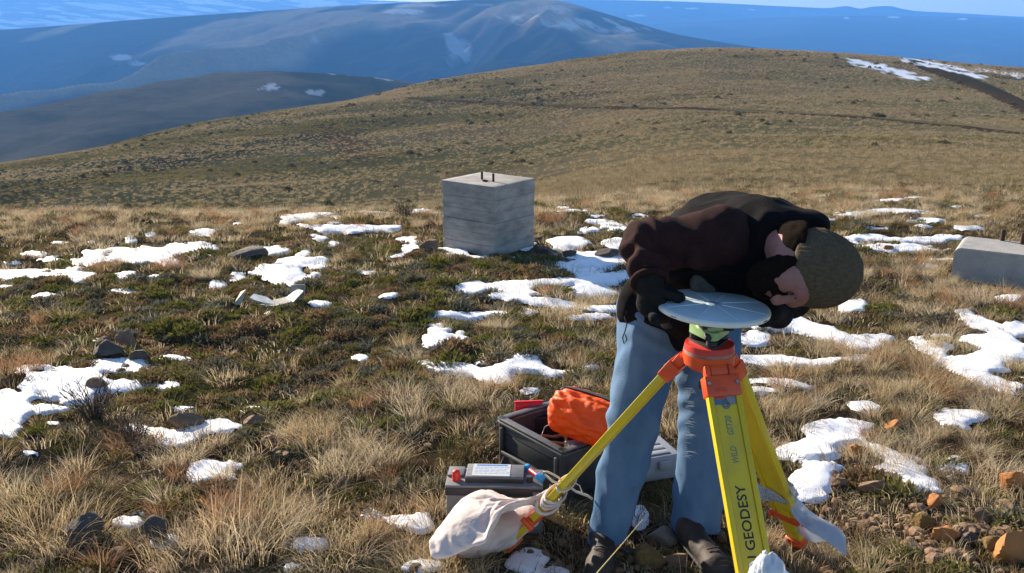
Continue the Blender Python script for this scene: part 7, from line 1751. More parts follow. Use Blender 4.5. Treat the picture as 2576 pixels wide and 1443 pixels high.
def ridge_noise(p, s, seed, st=(1, 1, 1)):
    return 1 - 2.2 * np.abs(fbm(p[..., 0] * s * st[0], p[..., 1] * s * st[1], p[..., 2] * s * st[2], octv=2, seed=seed))

# body: one continuous figure from head to feet
head_fs = [ell(hp(0, -0.005, 0), (0.112, 0.098, 0.079), hax), cap(hp(-0.05, 0.035, 0), hp(-0.13, 0.050, 0), 0.062, 0.042),
           ell(hp(-0.152, 0.066, 0), (0.030, 0.028, 0.030), hax), ell(hp(-0.085, 0.060, 0.040), (0.034, 0.030, 0.026), hax), ell(hp(-0.085, 0.060, -0.040), (0.034, 0.030, 0.026), hax),
           cap(hp(-0.042, 0.090, -0.035), hp(-0.042, 0.090, 0.035), 0.016)]
face_fs = [cap(hp(-0.052, 0.096, 0), hp(-0.101, 0.123, 0), 0.0105, 0.0135), ell(hp(-0.107, 0.111, 0.012), (0.011, 0.012, 0.009), hax), ell(hp(-0.107, 0.111, -0.012), (0.011, 0.012, 0.009), hax),
           cap(hp(-0.134, 0.092, -0.020), hp(-0.134, 0.092, 0.020), 0.0075), cap(hp(-0.122, 0.095, -0.018), hp(-0.122, 0.095, 0.018), 0.0070), ell(hp(-0.056, -0.012, 0.073), (0.024, 0.016, 0.009), hax), ell(hp(-0.072, -0.008, -0.080), (0.031, 0.019, 0.010), hax)]
heads = union(head_fs, 0.035); faces = union(face_fs, 0.008)
rest = union([cap(NECK0, NECK1, 0.051, 0.060), cap(NECK1, T2, 0.075, 0.11), cap(T2, T1, 0.11, 0.11), cap(T1, T0, 0.11, 0.105), cap(NECK1, SHL, 0.06, 0.05), cap(NECK1, SHR, 0.06, 0.05),
              cap(SHR, ELR, 0.048, 0.040), cap(ELR, WRR, 0.038, 0.028), cap(SHL, ELL_, 0.048, 0.040), cap(ELL_, WRL, 0.038, 0.028),
              cap(T0, HP1, 0.10, 0.085), cap(T0, HP2, 0.10, 0.085), cap(HP1, KN1, 0.08, 0.052), cap(KN1, AN1, 0.050, 0.036), cap(HP2, KN2, 0.08, 0.052), cap(KN2, AN2, 0.050, 0.036),
              cap(AN1, AN1 + [0, -0.02, -0.08], 0.034, 0.032), cap(AN2, AN2 + [0, -0.02, -0.08], 0.034, 0.032)], 0.03)
def bodyf(p):
    d = smin(heads(p), faces(p), 0.010)
    for s in (1, -1):
        e = np.linalg.norm(p - hp(-0.070, 0.112, 0.033 * s), axis=-1) - 0.0155
        d = -smin(-d, e, 0.012)
    return smin(d, rest(p), 0.03)
allp = [T0, T1, T2, T3, SHL, SHR, ELR, WRR, ELL_, WRL, HP1, HP2, KN1, KN2, AN1 - [0, 0, 0.1], AN2 - [0, 0, 0.1], HC]
lo, hi = bounds(allp, 0.19)
FB = (AN1 + AN2) / 2
FB = np.array([FB[0], FB[1], 0.0])
V, F = surf(bodyf, lo, hi, 0.0055)
person = obj_np('person', V, F, m_skin, base=FB)
tag(person, 'person in dark fleece, jeans and knit beanie bending over the antenna', 'person')

# jacket and its sleeve
jt = union([cap(T0, T1, 0.128, 0.142), cap(T1, T2, 0.142, 0.158), cap(T2, T3, 0.158, 0.138), cap(T3, SHL, 0.125, 0.092), cap(T3, SHR, 0.115, 0.075), cap(T3, NECK1, 0.11, 0.092),
            cap(P(1605, 772, 2.95), P(1728, 848, 2.86), 0.055, 0.045), cap(P(1690, 730, 2.84), P(1735, 838, 2.78), 0.085, 0.045), cap(P(1835, 650, 2.75), P(1800, 720, 2.74), 0.12, 0.09),
            cap(SHL, ELL_, 0.080, 0.066), cap(ELL_, WRL, 0.064, 0.050), cap(P(1950, 595, 2.66), P(2045, 582, 2.62), 0.060, 0.040), cap(P(1940, 585, 2.74), P(2035, 585, 2.68), 0.060, 0.050), cap(P(1668, 655, 2.72), P(1815, 668, 2.66), 0.066, 0.075)], 0.05)
hole = cap(NECK1 + 0.3 * (NECK0 - NECK1), hp(0.05, 0.06, 0), 0.054, 0.080)
def jackf(p):
    d = jt(p)
    f = 0.015 * ridge_noise(p, 5, 201, (1, 1, 1.6)) + 0.006 * ridge_noise(p, 13, 203) - 0.004
    d = d - f
    zh = 0.0
    return -smin(-d, hole(p), 0.02)
lo, hi = bounds([T0, T1, T2, T3, SHL, SHR, ELL_, WRL, P(1740, 865, 2.78), P(1600, 780, 2.95)], 0.21)
V, F = surf(jackf, lo, hi, 0.0065)
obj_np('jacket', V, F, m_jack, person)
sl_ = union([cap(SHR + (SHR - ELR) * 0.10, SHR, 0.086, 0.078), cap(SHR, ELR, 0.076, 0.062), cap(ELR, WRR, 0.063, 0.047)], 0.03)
sa_ = (SHR - ELR) / np.linalg.norm(SHR - ELR); sb_ = (WRR - ELR) / np.linalg.norm(WRR - ELR)
def sleevef(p):
    d = sl_(p)
    a = (p - ELR) @ sa_; b = (p - ELR) @ sb_
    el = np.exp(-np.linalg.norm(p - ELR, axis=-1) / 0.11)
    w = fbm(p[..., 0] * 9, p[..., 1] * 9, p[..., 2] * 9, octv=2, seed=211)
    f = 0.0075 * np.sin(a * 95 + 5 * w + (p[..., 2]) * 25) * el + 0.0075 * np.sin(b * 105 + 5 * w) * np.clip(b / 0.06, 0, 1)
    f = f + 0.013 * ridge_noise(p, 7, 213) - 0.004
    cut = (p - (WRR - 0.010 * sb_)) @ sb_
    return np.maximum(d - f, cut)
lo, hi = bounds([SHR, ELR, WRR], 0.14)
V, F = surf(sleevef, lo, hi, 0.005)
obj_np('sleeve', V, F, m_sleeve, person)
cq = [WRR + sb_ * 0.0 + (np.cross(sb_, sa_) / np.linalg.norm(np.cross(sb_, sa_)) * math.cos(t) + np.cross(sb_, np.cross(sb_, sa_)) / np.linalg.norm(np.cross(sb_, sa_)) * math.sin(t)) * 0.046 for t in np.linspace(0, 2 * PI, 30, endpoint=False)]
m = MB(); m.tube(cq, 0.009, 8, close=True); m.build('cuff', m_sleeve, person, smooth=True)
m = MB(); m.tube([P(1712, 648, 2.66), P(1722, 672, 2.65), P(1732, 700, 2.64), P(1746, 726, 2.64)], 0.0035, 6)
m.build('zip', M('zip_grey', (0.20, 0.20, 0.19), rough=0.5), person, smooth=True)
m = MB()
cq = [P(1577, 782, 2.86), P(1571, 800, 2.85), P(1577, 815, 2.85), P(1572, 835, 2.85), P(1566, 850, 2.85), P(1570, 866, 2.85), P(1577, 856, 2.85), P(1573, 842, 2.85)]
m.tube(cq, 0.0022, 5); m.build('drawcord', m_batd, person, smooth=True)
# crumpled grey fleece piece behind the antenna, paler than the jacket
fl2 = union([cap(P(1760, 690, 2.62), P(1772, 735, 2.62), 0.022, 0.018), cap(P(1772, 700, 2.62), P(1790, 730, 2.62), 0.016, 0.012), cap(P(1748, 715, 2.62), P(1760, 738, 2.62), 0.014, 0.012)], 0.01)
V, F = surf(lambda p: fl2(p) - 0.005 * ridge_noise(p, 22, 221), *bounds([P(1770, 715, 2.62)], 0.085), 0.004)
obj_np('grey_crumple', V, F, M('grey_fleece', (0.085, 0.085, 0.08), (0.05, 0.05, 0.05), scale=40, rough=0.95, bump=0.4, bscale=300, spec=0.05), person)

# jeans
jn = union([cap(T0 + [0, 0, -0.02], (HP1 + HP2) / 2, 0.135, 0.12), cap(HP1, KN1, 0.112, 0.070), cap(KN1, AN1 + [0, 0, -0.07], 0.067, 0.072), cap(HP2, KN2, 0.112, 0.076), cap(KN2, AN2 + [0, 0, -0.07], 0.072, 0.079)], 0.035)
def jeanf(p):
    z = p[..., 2]
    w = fbm(p[..., 0] * 6, p[..., 1] * 6, z * 3, octv=2, seed=231)
    low = np.exp(-np.abs(z - 0.12) / 0.12); kn = np.exp(-np.abs(z - 0.50) / 0.10); hipz = np.exp(-np.abs(z - 0.78) / 0.12)
    f = 0.018 * ridge_noise(p, 4.5, 233, (1, 1, 0.55)) + (0.0035 * low + 0.004 * kn + 0.003 * hipz) * np.sin(z * 60 + 14 * w + p[..., 0] * 45) + 0.003 * ridge_noise(p, 16, 235, (1, 1, 0.6)) - 0.004
    return np.maximum(jn(p) - f, 0.030 - z + 0.012 * np.sin(p[..., 0] * 40))
lo, hi = bounds([T0, HP1, HP2, KN1, KN2, AN1 - [0, 0, 0.06], AN2 - [0, 0, 0.06]], 0.17)
V, F = surf(jeanf, lo, hi, 0.006)
jeans = obj_np('jeans', V, F, m_jean, person)
# frayed tears down the lit edge of the further leg
rng = np.random.default_rng(8)
V = []; F = []
for k in range(44):
    t = rng.uniform(0, 1)
    v0 = [985, 1020, 1060, 1098, 1140][k % 5] + rng.normal(0, 6)
    c = P(1722 + rng.uniform(-4, 8), v0, 2.885 + rng.uniform(-0.004, 0.004))
    d = np.array([rng.uniform(0.014, 0.040), rng.uniform(-0.006, 0.002), rng.uniform(-0.005, 0.006)])
    w = np.array([0, 0, 0.0011])
    i = len(V)
    V += [c - w, c + w, c + d * 0.6 + w + [0, -0.004, 0.002], c + d * 0.6 - w + [0, -0.004, 0.002], c + d + [0, 0, -0.004]]
    F += [(i, i + 3, i + 2, i + 1), (i + 3, i + 4, i + 2)]
o = obj_np('frayed_threads', V, F, M('white_threads', (0.46, 0.52, 0.58), rough=0.9), jeans, smooth=False)
o['kind'] = 'stuff'

# boots
def boot(an, toe, heel):
    an = np.asarray(an); d = toe - heel; d /= np.linalg.norm(d)
    g = max(0.0, (G1(*heel[:2]) + G1(*toe[:2])) / 2)
    hz_ = np.array([heel[0], heel[1], g + 0.050]); tz_ = np.array([toe[0], toe[1], g + 0.036]) + d * 0.05
    bt = union([cap(an + [0, 0.03, 0.03], hz_ + [0, 0, 0.01], 0.036, 0.042), cap(hz_ + d * 0.02, tz_ - d * 0.05, 0.041, 0.035), ell(tz_ - d * 0.055, (0.042, 0.042, 0.032))], 0.03)
    V, F = surf(lambda p: np.maximum(bt(p) - 0.0035 * ridge_noise(p, 18, 241), g + 0.022 - p[..., 2]), *bounds([an + [0, 0, 0.05], hz_, tz_], 0.075), 0.005)
    b = obj_np('boot', V, F, m_boot, person)
    so = union([cap(hz_ + d * 0.025, tz_ - d * 0.045, 0.050, 0.050)], 0.01)
    V, F = surf(lambda p: np.maximum(so(p), np.abs(p[..., 2] - g - 0.012) - 0.014), *bounds([hz_, tz_], 0.08), 0.005)
    obj_np('sole', V, F, m_sole, b)
    sd2 = np.array([-d[1], d[0], 0])
    for k in range(5):
        m = MB(); t = k / 4
        c = (an + [0, 0, -0.005]) * (1 - t) + (tz_ - d * 0.085 + [0, 0, 0.010]) * t + d * (0.052 * (1 - t)) + [0, 0, 0.033 * t + 0.004 * math.sin(t * 3)]
        m.tube([c - sd2 * 0.022, c + d * 0.006 + [0, 0, 0.006], c + sd2 * 0.022], 0.003, 6)
        m.build('lace', m_sole, b, smooth=True)
boot(AN1 + [0, 0.005, -0.02], PZ(1507, 1440, 0.02), PZ(1524, 1385, 0.03) + [0, 0.06, 0])
boot(AN2 + [0, 0.005, -0.02], PZ(1803, 1436, 0.02), PZ(1740, 1372, 0.03) + [0, 0.06, 0])

# beanie, glasses, eyes, beard
bn = ell(hp(-0.002, 0.000, 0), (0.110, 0.098, 0.088), hax)
bn2 = ell(hp(0.006, -0.010, 0), (0.100, 0.088, 0.082), hax)
def beanf(p):
    q = p - HC
    a, f, s = q @ HA, q @ HF, q @ HS
    d = smin(bn(p), bn2(p), 0.03)
    th = np.arctan2(s, f)
    cuff = 0.004 * sstep(0.000, -0.008, a)
    rib = 0.0014 * np.sin(th * 46) * sstep(0.11, 0.06, a) + 0.0012 * fbm(p[..., 0] * 70, p[..., 1] * 70, p[..., 2] * 70, octv=2, seed=255)
    fold = 0.005 * ridge_noise(p, 7, 251)
    d = d - rib - cuff - fold
    edge = -(a + 0.082 - 0.27 * np.clip(f, 0, 0.1))
    c = np.maximum(d, edge)
    inner = ell(hp(0.0, -0.005, 0), (0.110, 0.100, 0.081), hax)(p)
    return np.maximum(c, -inner)
V, F = surf(beanf, *bounds([HC], 0.165), 0.0042)
obj_np('beanie', V, F, m_knit, person)
for s in (1, -1):
    m = MB(); m.tube([hp(-0.050, 0.106, 0.014 * s), hp(-0.047, 0.107, 0.034 * s), hp(-0.052, 0.094, 0.056 * s)], 0.0042, 6, r1=0.0025)
    m.build('eyebrow', m_hair, person, smooth=True)
for s in (1, -1):
    m = MB(); m.ball(hp(-0.070, 0.087, 0.033 * s), 0.0125, 3); e = m.build('eye', M('eye_white', (0.06, 0.05, 0.045), rough=0.2), person, smooth=True)
    m = MB(); m.ball(hp(-0.071, 0.0975, 0.034 * s), 0.0055, 2); m.build('iris', M('iris_dark', (0.06, 0.04, 0.03), rough=0.2), e, smooth=True)
hr = union([ell(hp(-0.058, -0.046, 0), (0.066, 0.064, 0.082), hax), cap(hp(-0.075, -0.070, 0), NECK0 + 0.55 * (NECK1 - NECK0) + HF * -0.026, 0.048, 0.044)], 0.02)
V, F = surf(lambda p: np.maximum(hr(p) - 0.003 * ridge_noise(p, 40, 265), (p - HC) @ HA + 0.064), *bounds([hp(-0.08, -0.05, 0)], 0.12), 0.005)
obj_np('hair', V, F, m_hair, person)
bd = union([cap(hp(-0.105, 0.045, 0), hp(-0.135, 0.058, 0), 0.058, 0.050), ell(hp(-0.165, 0.068, 0), (0.036, 0.036, 0.038), hax), cap(hp(-0.085, 0.01, 0.062), hp(-0.12, 0.04, 0.045), 0.012, 0.022),
            cap(hp(-0.085, 0.01, -0.062), hp(-0.12, 0.04, -0.045), 0.018, 0.024), cap(hp(-0.117, 0.096, -0.022), hp(-0.117, 0.096, 0.022), 0.008)], 0.02)
mouth = ell(hp(-0.133, 0.100, 0), (0.011, 0.030, 0.024), hax)
def beardf(p):
    d = bd(p) - 0.004 * ridge_noise(p, 40, 261) - 0.0025 * fbm(p[..., 0] * 120, p[..., 1] * 120, p[..., 2] * 120, octv=2, seed=263)
    return -smin(-d, mouth(p), 0.006)
V, F = surf(beardf, *bounds([hp(-0.13, 0.05, 0)], 0.11), 0.004)
obj_np('beard', V, F, m_hair, person)

# gloves: palm, four bent fingers and a thumb each
def glove(wr, palm, knuckles, fingers, thumb, name='glove'):
    fs = [cap(wr, palm, 0.040, 0.036)]
    for k in knuckles: fs.append(cap(palm, k, 0.028, 0.0165))
    pf = union(fs, 0.022)
    ff = []
    for k, fpts in zip(knuckles, fingers):
        ch = [k] + fpts
        rs = [0.0145, 0.0130, 0.0118, 0.0105]
        ff.append(union([cap(ch[i], ch[i + 1], rs[i], rs[i + 1]) for i in range(len(ch) - 1)], 0.004))
    ff.append(union([cap(thumb[i], thumb[i + 1], [0.019, 0.0155, 0.013][i], [0.0155, 0.013, 0.011][i]) for i in range(len(thumb) - 1)], 0.005))
    cuffa = (wr - palm) / np.linalg.norm(wr - palm)
    def f(p):
        d = pf(p)
        for g in ff: d = smin(d, g(p), 0.006)
        return np.maximum(d - 0.0025 * ridge_noise(p, 26, 271), (p - wr) @ cuffa - 0.035)
    pts = [wr, palm] + list(knuckles) + [q for fp in fingers for q in fp] + list(thumb)
    V, F = surf(f, *bounds(pts, 0.06), 0.0035)
    return obj_np(name, V, F, m_glove, person)
pal = P(1640, 762, 2.52)
kn_, fi_ = [], []
for j, (an_, tip) in enumerate(((PI + 0.10, 0.098), (PI - 0.05, 0.088), (PI - 0.20, 0.092), (PI - 0.35, 0.106))):
    kn_.append(apt(0.172, an_ - 0.02, 0.026))
    fi_.append([apt(0.146, an_ - 0.03, 0.034), apt(0.122, an_ - 0.05, 0.027), apt(tip, an_ - 0.07, 0.016)])
glove(WRR - sb_ * 0.01, pal, kn_, fi_, [pal + [0.005, -0.012, -0.015], apt(0.168, PI + 0.26, -0.030), apt(0.140, PI + 0.22, -0.034)])
pal = P(1957, 790, 2.62)
kn_, fi_ = [], []
for j, an_ in enumerate((0.02, 0.17, 0.32, 0.47)):
    kn_.append(apt(0.176, an_ + 0.02, -0.020))
    fi_.append([apt(0.160, an_, -0.040), apt(0.140, an_ - 0.02, -0.042), apt(0.118, an_ - 0.03, -0.032)])
glove(WRL + (WRL - pal) * 0.2, pal, kn_, fi_, [pal, apt(0.182, 0.52, 0.012), apt(0.158, 0.50, 0.020)])
# ================================================================== rocks
rockm = {
    'brown': M('rock_brown', (0.14, 0.085, 0.05), (0.24, 0.15, 0.09), scale=14, rough=0.9, bump=0.6, bscale=50),
    'rust': M('rock_rust', (0.40, 0.155, 0.040), (0.27, 0.125, 0.05), scale=10, rough=0.9, bump=0.6, bscale=45),
    'dark': M('rock_dark', (0.055, 0.046, 0.04), (0.10, 0.082, 0.066), scale=12, rough=0.9, bump=0.6, bscale=50),
    'grey': M('rock_grey', (0.13, 0.115, 0.10), (0.20, 0.18, 0.155), scale=12, rough=0.9, bump=0.6, bscale=50),
    'moss': M('rock_moss', (0.12, 0.085, 0.02), (0.17, 0.10, 0.035), scale=30, rough=0.95, bump=0.9, bscale=60),
}
_ico = {}
def ico(sub):
    if sub not in _ico:
        bm = bmesh.new(); bmesh.ops.create_icosphere(bm, subdivisions=sub, radius=1.0)
        bm.verts.ensure_lookup_table()
        _ico[sub] = (np.array([v.co[:] for v in bm.verts]), [tuple(v.index for v in f.verts) for f in bm.faces])
        bm.free()
    return _ico[sub]
def rock_shape(seed, sub=4, npl=11, rough=0.03):
    r = np.random.default_rng(seed)
    V, F = ico(sub)
    n = r.normal(size=(npl, 3)); n /= np.linalg.norm(n, axis=1)[:, None]
    h = r.uniform(0.55, 0.95, npl)
    dd = V @ n.T
    rad = np.min(np.where(dd > 0.05, h / np.maximum(dd, 0.05), 9.0), axis=1)
    rad = np.minimum(rad, 1.15)
    V2 = V * rad[:, None]
    V2 = V2 * (1 + rough * fbm(V2[:, 0] * 4 + seed, V2[:, 1] * 4, V2[:, 2] * 4, octv=3, seed=seed))[:, None]
    return V2, F
def rock(u, v, w, h, kind, label, seed, deep=0.8, tilt=0.0, group=None):
    q = gp(u, v)
    sc = FPX / (q[1] * math.cos(PITCH) + CAM_H * math.sin(PITCH))
    rx, rz = w / sc / 2, h / sc
    V, F = rock_shape(seed)
    R = np.array(Matrix.Rotation(tilt, 3, 'Y') @ Matrix.Rotation(seed * 1.7, 3, 'Z'))
    V = V @ R.T
    V = V * np.array([rx, rx * deep, rz * 0.62]) / np.array([np.abs(V[:, 0]).max(), np.abs(V[:, 1]).max(), np.abs(V[:, 2]).max()])
    b = np.array([q[0], q[1] + rx * deep * 0.4, q[2]])
    o = obj_np('rock', V + b + [0, 0, rz * 0.36], F, rockm[kind], base=b)
    o.data.set_sharp_from_angle(angle=math.radians(28))
    return tag(o, label, 'rock', group)
ROCKS = [
    (2378, 1366, 78, 46, 'rust', 'flat-topped orange stone brightest among the rocks at the lower right', 3, .7, .35),
    (2330, 1345, 66, 56, 'moss', 'rounded mossy rock just left of the bright flat orange stone', 5, .8, 0),
    (2358, 1280, 44, 38, 'rust', 'small pointed orange stone above the mossy rock at the lower right', 8, .8, .2),
    (2160, 1152, 46, 32, 'rust', 'small rust stone at the right tip of the snow beside the rear tripod leg', 11, .8, 0),
    (2248, 1090, 62, 34, 'rust', 'rust-coloured stone behind the snow patch right of the tripod', 12, .8, .2),
    (2196, 1242, 74, 34, 'brown', 'low brown stone below the snow right of the rear tripod leg', 15, .7, 0),
    (2110, 1228, 46, 26, 'brown', 'brown stone half hidden between the plastic bag and the low brown stone', 16, .8, 0),
    (2552, 1418, 100, 88, 'rust', 'large orange rock cut off by the lower right edge of the picture', 21, .8, .2),
    (2536, 1290, 70, 28, 'brown', 'long flat brown slab above the large orange corner rock', 22, .9, 0),
    (2545, 1238, 64, 60, 'rust', 'upright rusty rock at the right edge under the dry grass', 24, .8, .3),
    (2470, 1316, 50, 34, 'brown', 'blocky brown stone between the flat slab and the bright orange stone', 26, .8, 0),
    (2290, 1392, 84, 26, 'brown', 'flat brown stone low in the shade in front of the mossy rock', 28, .8, 0),
    (2505, 1392, 60, 40, 'moss', 'mossy lump left of the large orange corner rock', 29, .8, 0),
    (2440, 1372, 46, 30, 'dark', 'dark stone right of the bright flat orange stone', 31, .8, 0),
    (2236, 632, 26, 16, 'rust', 'small reddish stone on the snow left of the low concrete block', 33, .8, 0),
    (316, 876, 62, 40, 'brown', 'rounded brown boulder with snow on top, highest of the rock pile at left', 41, .8, 0),
    (268, 902, 80, 44, 'dark', 'dark boulder at the left of the snow-edged rock pile', 42, .8, 0),
    (352, 912, 56, 34, 'dark', 'dark boulder sitting in the blue snow right of the rock pile', 43, .8, 0),
    (240, 984, 58, 32, 'brown', 'brown stone in the snow directly behind the bare twiggy shrub', 45, .8, 0),
    (466, 1078, 96, 42, 'brown', 'pyramid-shaped brown stone beside the curved snow patch at left', 47, .6, .25),
    (204, 1372, 96, 88, 'dark', 'big dark stone deep in the grass at the lower left', 49, .8, 0),
    (392, 1368, 72, 76, 'dark', 'tall dark stone standing in grass right of the big dark stone', 51, .8, .2),
    (290, 1412, 66, 36, 'brown', 'low brown stone at the bottom between the two dark stones', 53, .8, 0),
    (640, 1072, 60, 24, 'brown', 'flat brown stone under the small round snow patch at left centre', 55, .8, 0),
    (1076, 634, 56, 34, 'brown', 'brown stone leaning at the left foot of the tall concrete block', 57, .7, .3),
    (1436, 648, 40, 22, 'dark', 'dark clod in the snow right of the tall concrete block', 59, .8, 0),
    (1530, 648, 76, 22, 'dark', 'long dark clod in blue snow left of the elbow', 61, .8, 0),
    (1372, 640, 60, 20, 'dark', 'dark clod in the shadow against the tall concrete block', 63, .8, 0),
    (1640, 1428, 90, 50, 'moss', 'rounded olive-brown stone between the boots', 65, .9, 0),
    (1668, 1372, 80, 40, 'grey', 'grey stone behind the rounded stone between the boots', 67, .8, 0),
    (1580, 1402, 44, 30, 'dark', 'dark stone beside the left boot of the pair', 69, .8, 0),
    (845, 1158, 70, 22, 'brown', 'thin brown stone plate in the dry grass left of the equipment case', 71, .9, .2),
    (905, 1128, 56, 18, 'brown', 'thin brown plate behind the other stone plate in the dry grass', 73, .9, 0),
    (620, 652, 100, 26, 'dark', 'dark earthy hump beside the long snow patch at left', 75, .9, 0),
]
for r_ in ROCKS:
    rock(r_[0], r_[1], r_[2], r_[3], r_[4], r_[5], r_[6], r_[7], r_[8], group='rocks lying in the grass')
# loose stones too many to pick apart
def join_many(name, shapes, mat, **kw):
    V, F, o = [], [], 0
    for v, f in shapes:
        V.append(v); F += [tuple(i + o for i in t) for t in f]; o += len(v)
    return tag(obj_np(name, np.concatenate(V), F, mat, smooth=False), **kw)
rg = np.random.default_rng(77)
RUB = [(2330, 1340, 260, 90, 150), (2420, 770, 150, 40, 60), (1560, 1400, 260, 50, 70), (850, 1150, 230, 90, 70), (2200, 1200, 160, 60, 50), (500, 1400, 500, 50, 60), (300, 900, 120, 40, 25)]
sh = []
for cu, cv, su, sv, n in RUB:
    for i in range(n):
        u, v = rg.normal(cu, su * 0.5), min(1500, rg.normal(cv, sv * 0.5))
        q = gp(u, v)
        V, F = rock_shape(300 + i % 40, sub=2, npl=8)
        s = rg.uniform(0.007, 0.026) * (1.0 if rg.random() < 0.85 else 1.6)
        A = np.array(Euler(rg.uniform(0, 6, 3)).to_matrix())
        sh.append((V @ A.T * np.array([s, s, s * 0.6]) + [q[0], q[1], G1(q[0], q[1]) + s * 0.15], F))
join_many('gravel', sh, rockm['brown'], label='loose brown stones and clods scattered between the grass', cat='gravel', kind='stuff')

# ================================================================== grass and low plants
def tuft(seed, n, R, h, w, lean, droop, segs=3, hv=0.35, tone=0.38, wind=(0, 0), sp=0.22):
    """a clump of bent tapering blades; tone varies from blade to blade"""
    r = np.random.default_rng(seed)
    V, F, T = [], [], []
    for i in range(n):
        a = r.uniform(0, 2 * PI); rad = R * math.sqrt(r.random())
        bx, by = rad * math.cos(a), rad * math.sin(a)
        dirn = np.array([bx, by]) / max(R, 1e-6) * lean + r.normal(0, sp, 2) + wind
        H = h * (1 - hv * r.random() ** 0.7)
        ww = w * r.uniform(0.7, 1.3)
        fa = r.uniform(0, PI); px, py = math.cos(fa) * ww / 2, math.sin(fa) * ww / 2
        dr = droop * r.uniform(0.3, 1.4)
        b0 = len(V); t_ = r.uniform(0, tone)
        for k in range(segs + 1):
            t = k / segs
            x = bx + dirn[0] * H * t ** 1.5; y = by + dirn[1] * H * t ** 1.5
            z = H * (t - dr * t ** 2.6) - 0.012 * (k == 0)
            wk = 1 - 0.75 * t
            if k < segs:
                V += [(x - px * wk, y - py * wk, z), (x + px * wk, y + py * wk, z)]; T += [t_, t_]
            else:
                V.append((x, y, z)); T.append(t_)
        for k in range(segs - 1):
            F.append((b0 + 2 * k, b0 + 2 * k + 1, b0 + 2 * k + 3, b0 + 2 * k + 2))
        F.append((b0 + 2 * segs - 2, b0 + 2 * segs - 1, b0 + 2 * segs))
    return np.array(V), F, np.array(T)
def cushion(seed, n, R, h, lw, ll):
    """a low dome of short upright leaves"""
    r = np.random.default_rng(seed)
    V, F, T = [], [], []
    for i in range(n):
        a = r.uniform(0, 2 * PI); rad = R * math.sqrt(r.random())
        top = h * (1 - (rad / R) ** 2) * r.uniform(0.55, 1.1)
        p = np.array([rad * math.cos(a), rad * math.sin(a), top])
        d = np.array([rad / R * math.cos(a) * 0.9, rad / R * math.sin(a) * 0.9, 0.7]) + r.normal(0, 0.35, 3)
        d /= np.linalg.norm(d)
        s = np.cross(d, r.normal(size=3)); s /= np.linalg.norm(s)
        L = ll * r.uniform(0.6, 1.4); wv = lw * r.uniform(0.7, 1.3)
        b = len(V)
        V += [p - d * L * 0.6 - s * wv * 0.5, p - d * L * 0.6 + s * wv * 0.5, p + s * wv * 0.5 + d * L * 0.1, p + d * L, p - s * wv * 0.5 + d * L * 0.1]
        F += [(b, b + 1, b + 2, b + 4), (b + 4, b + 2, b + 3)]
        T += [r.uniform(0, 0.38)] * 5
    return np.array(V), F, np.array(T)
def tmesh(name, data, mat):
    V, F, T = data
    me = bpy.data.meshes.new(name)
    me.from_pydata(V.tolist(), [], F)
    a = me.attributes.new('tone', 'FLOAT', 'POINT'); a.data.foreach_set('value', T.astype(np.float32))
    me.materials.append(mat)
    return me
m_straw = blade_mat('dry_grass', [(0.22, 0.145, 0.07), (0.42, 0.31, 0.17), (0.56, 0.44, 0.27), (0.50, 0.43, 0.31), (0.62, 0.51, 0.33), (0.29, 0.25, 0.11)], transl=0.42)
m_rus = blade_mat('russet_grass', [(0.20, 0.105, 0.055), (0.34, 0.19, 0.10), (0.44, 0.27, 0.15)], transl=0.42)
m_mos = blade_mat('moss_leaves', [(0.075, 0.062, 0.020), (0.14, 0.145, 0.034), (0.17, 0.165, 0.05), (0.19, 0.14, 0.058), (0.11, 0.13, 0.034)], transl=0.25)
m_gra = blade_mat('grey_leaves', [(0.09, 0.09, 0.06), (0.15, 0.15, 0.11), (0.13, 0.11, 0.075)], transl=0.25)
m_lit = blade_mat('dead_litter', [(0.12, 0.072, 0.038), (0.21, 0.14, 0.077), (0.32, 0.23, 0.13)], transl=0.3)
m_far = blade_mat('hill_bunchgrass', [(0.14, 0.115, 0.062), (0.225, 0.182, 0.10), (0.30, 0.24, 0.14), (0.38, 0.305, 0.19), (0.19, 0.168, 0.085)], transl=0.3)
m_faro = blade_mat('hill_olive_grass', [(0.11, 0.096, 0.042), (0.17, 0.148, 0.062), (0.22, 0.185, 0.08), (0.18, 0.145, 0.066)], transl=0.3)
m_sage = blade_mat('hill_shrubs', [(0.085, 0.08, 0.036), (0.14, 0.12, 0.06), (0.17, 0.14, 0.075)], transl=0.2)
TALL = [tmesh('tuft', tuft(500 + i, 120, 0.055 + 0.02 * (i % 3), 0.20 + 0.03 * (i % 4), 0.0026, 0.9, 0.40, 4, 0.65, wind=(0.16, -0.08), sp=0.36), m_rus if i in (3,) else m_straw) for i in range(7)]
SHORT = [tmesh('tuft', tuft(520 + i, 46, 0.06, 0.075, 0.0026, 0.9, 0.35, 3, 0.6), [m_straw, m_mos, m_straw, m_lit, m_mos, m_gra][i]) for i in range(6)]
CUSH = [tmesh('cushion', cushion(540 + i, 240, 0.075, 0.034, 0.006, 0.014), [m_mos, m_mos, m_gra, m_lit][i % 4]) for i in range(8)]
FLAT = [tmesh('litter', tuft(560 + i, 40, 0.10, 0.055, 0.003, 1.7, 0.75, 3, 0.5), m_lit if i % 2 else m_straw) for i in range(4)]
SLOPE = [tmesh('bunch', tuft(610 + i, 54, 0.10, 0.17, 0.010, 0.9, 0.35, 2, 0.6), m_far) for i in range(4)]
FARG = [tmesh('bunch', tuft(580 + i, 26, 0.16, 0.26, 0.035, 0.6, 0.2, 2, 0.5), m_far if i < 3 else m_faro) for i in range(6)]
SAGE = [tmesh('sage', cushion(590 + i, 90, 0.30, 0.26, 0.07, 0.10), m_sage) for i in range(3)]

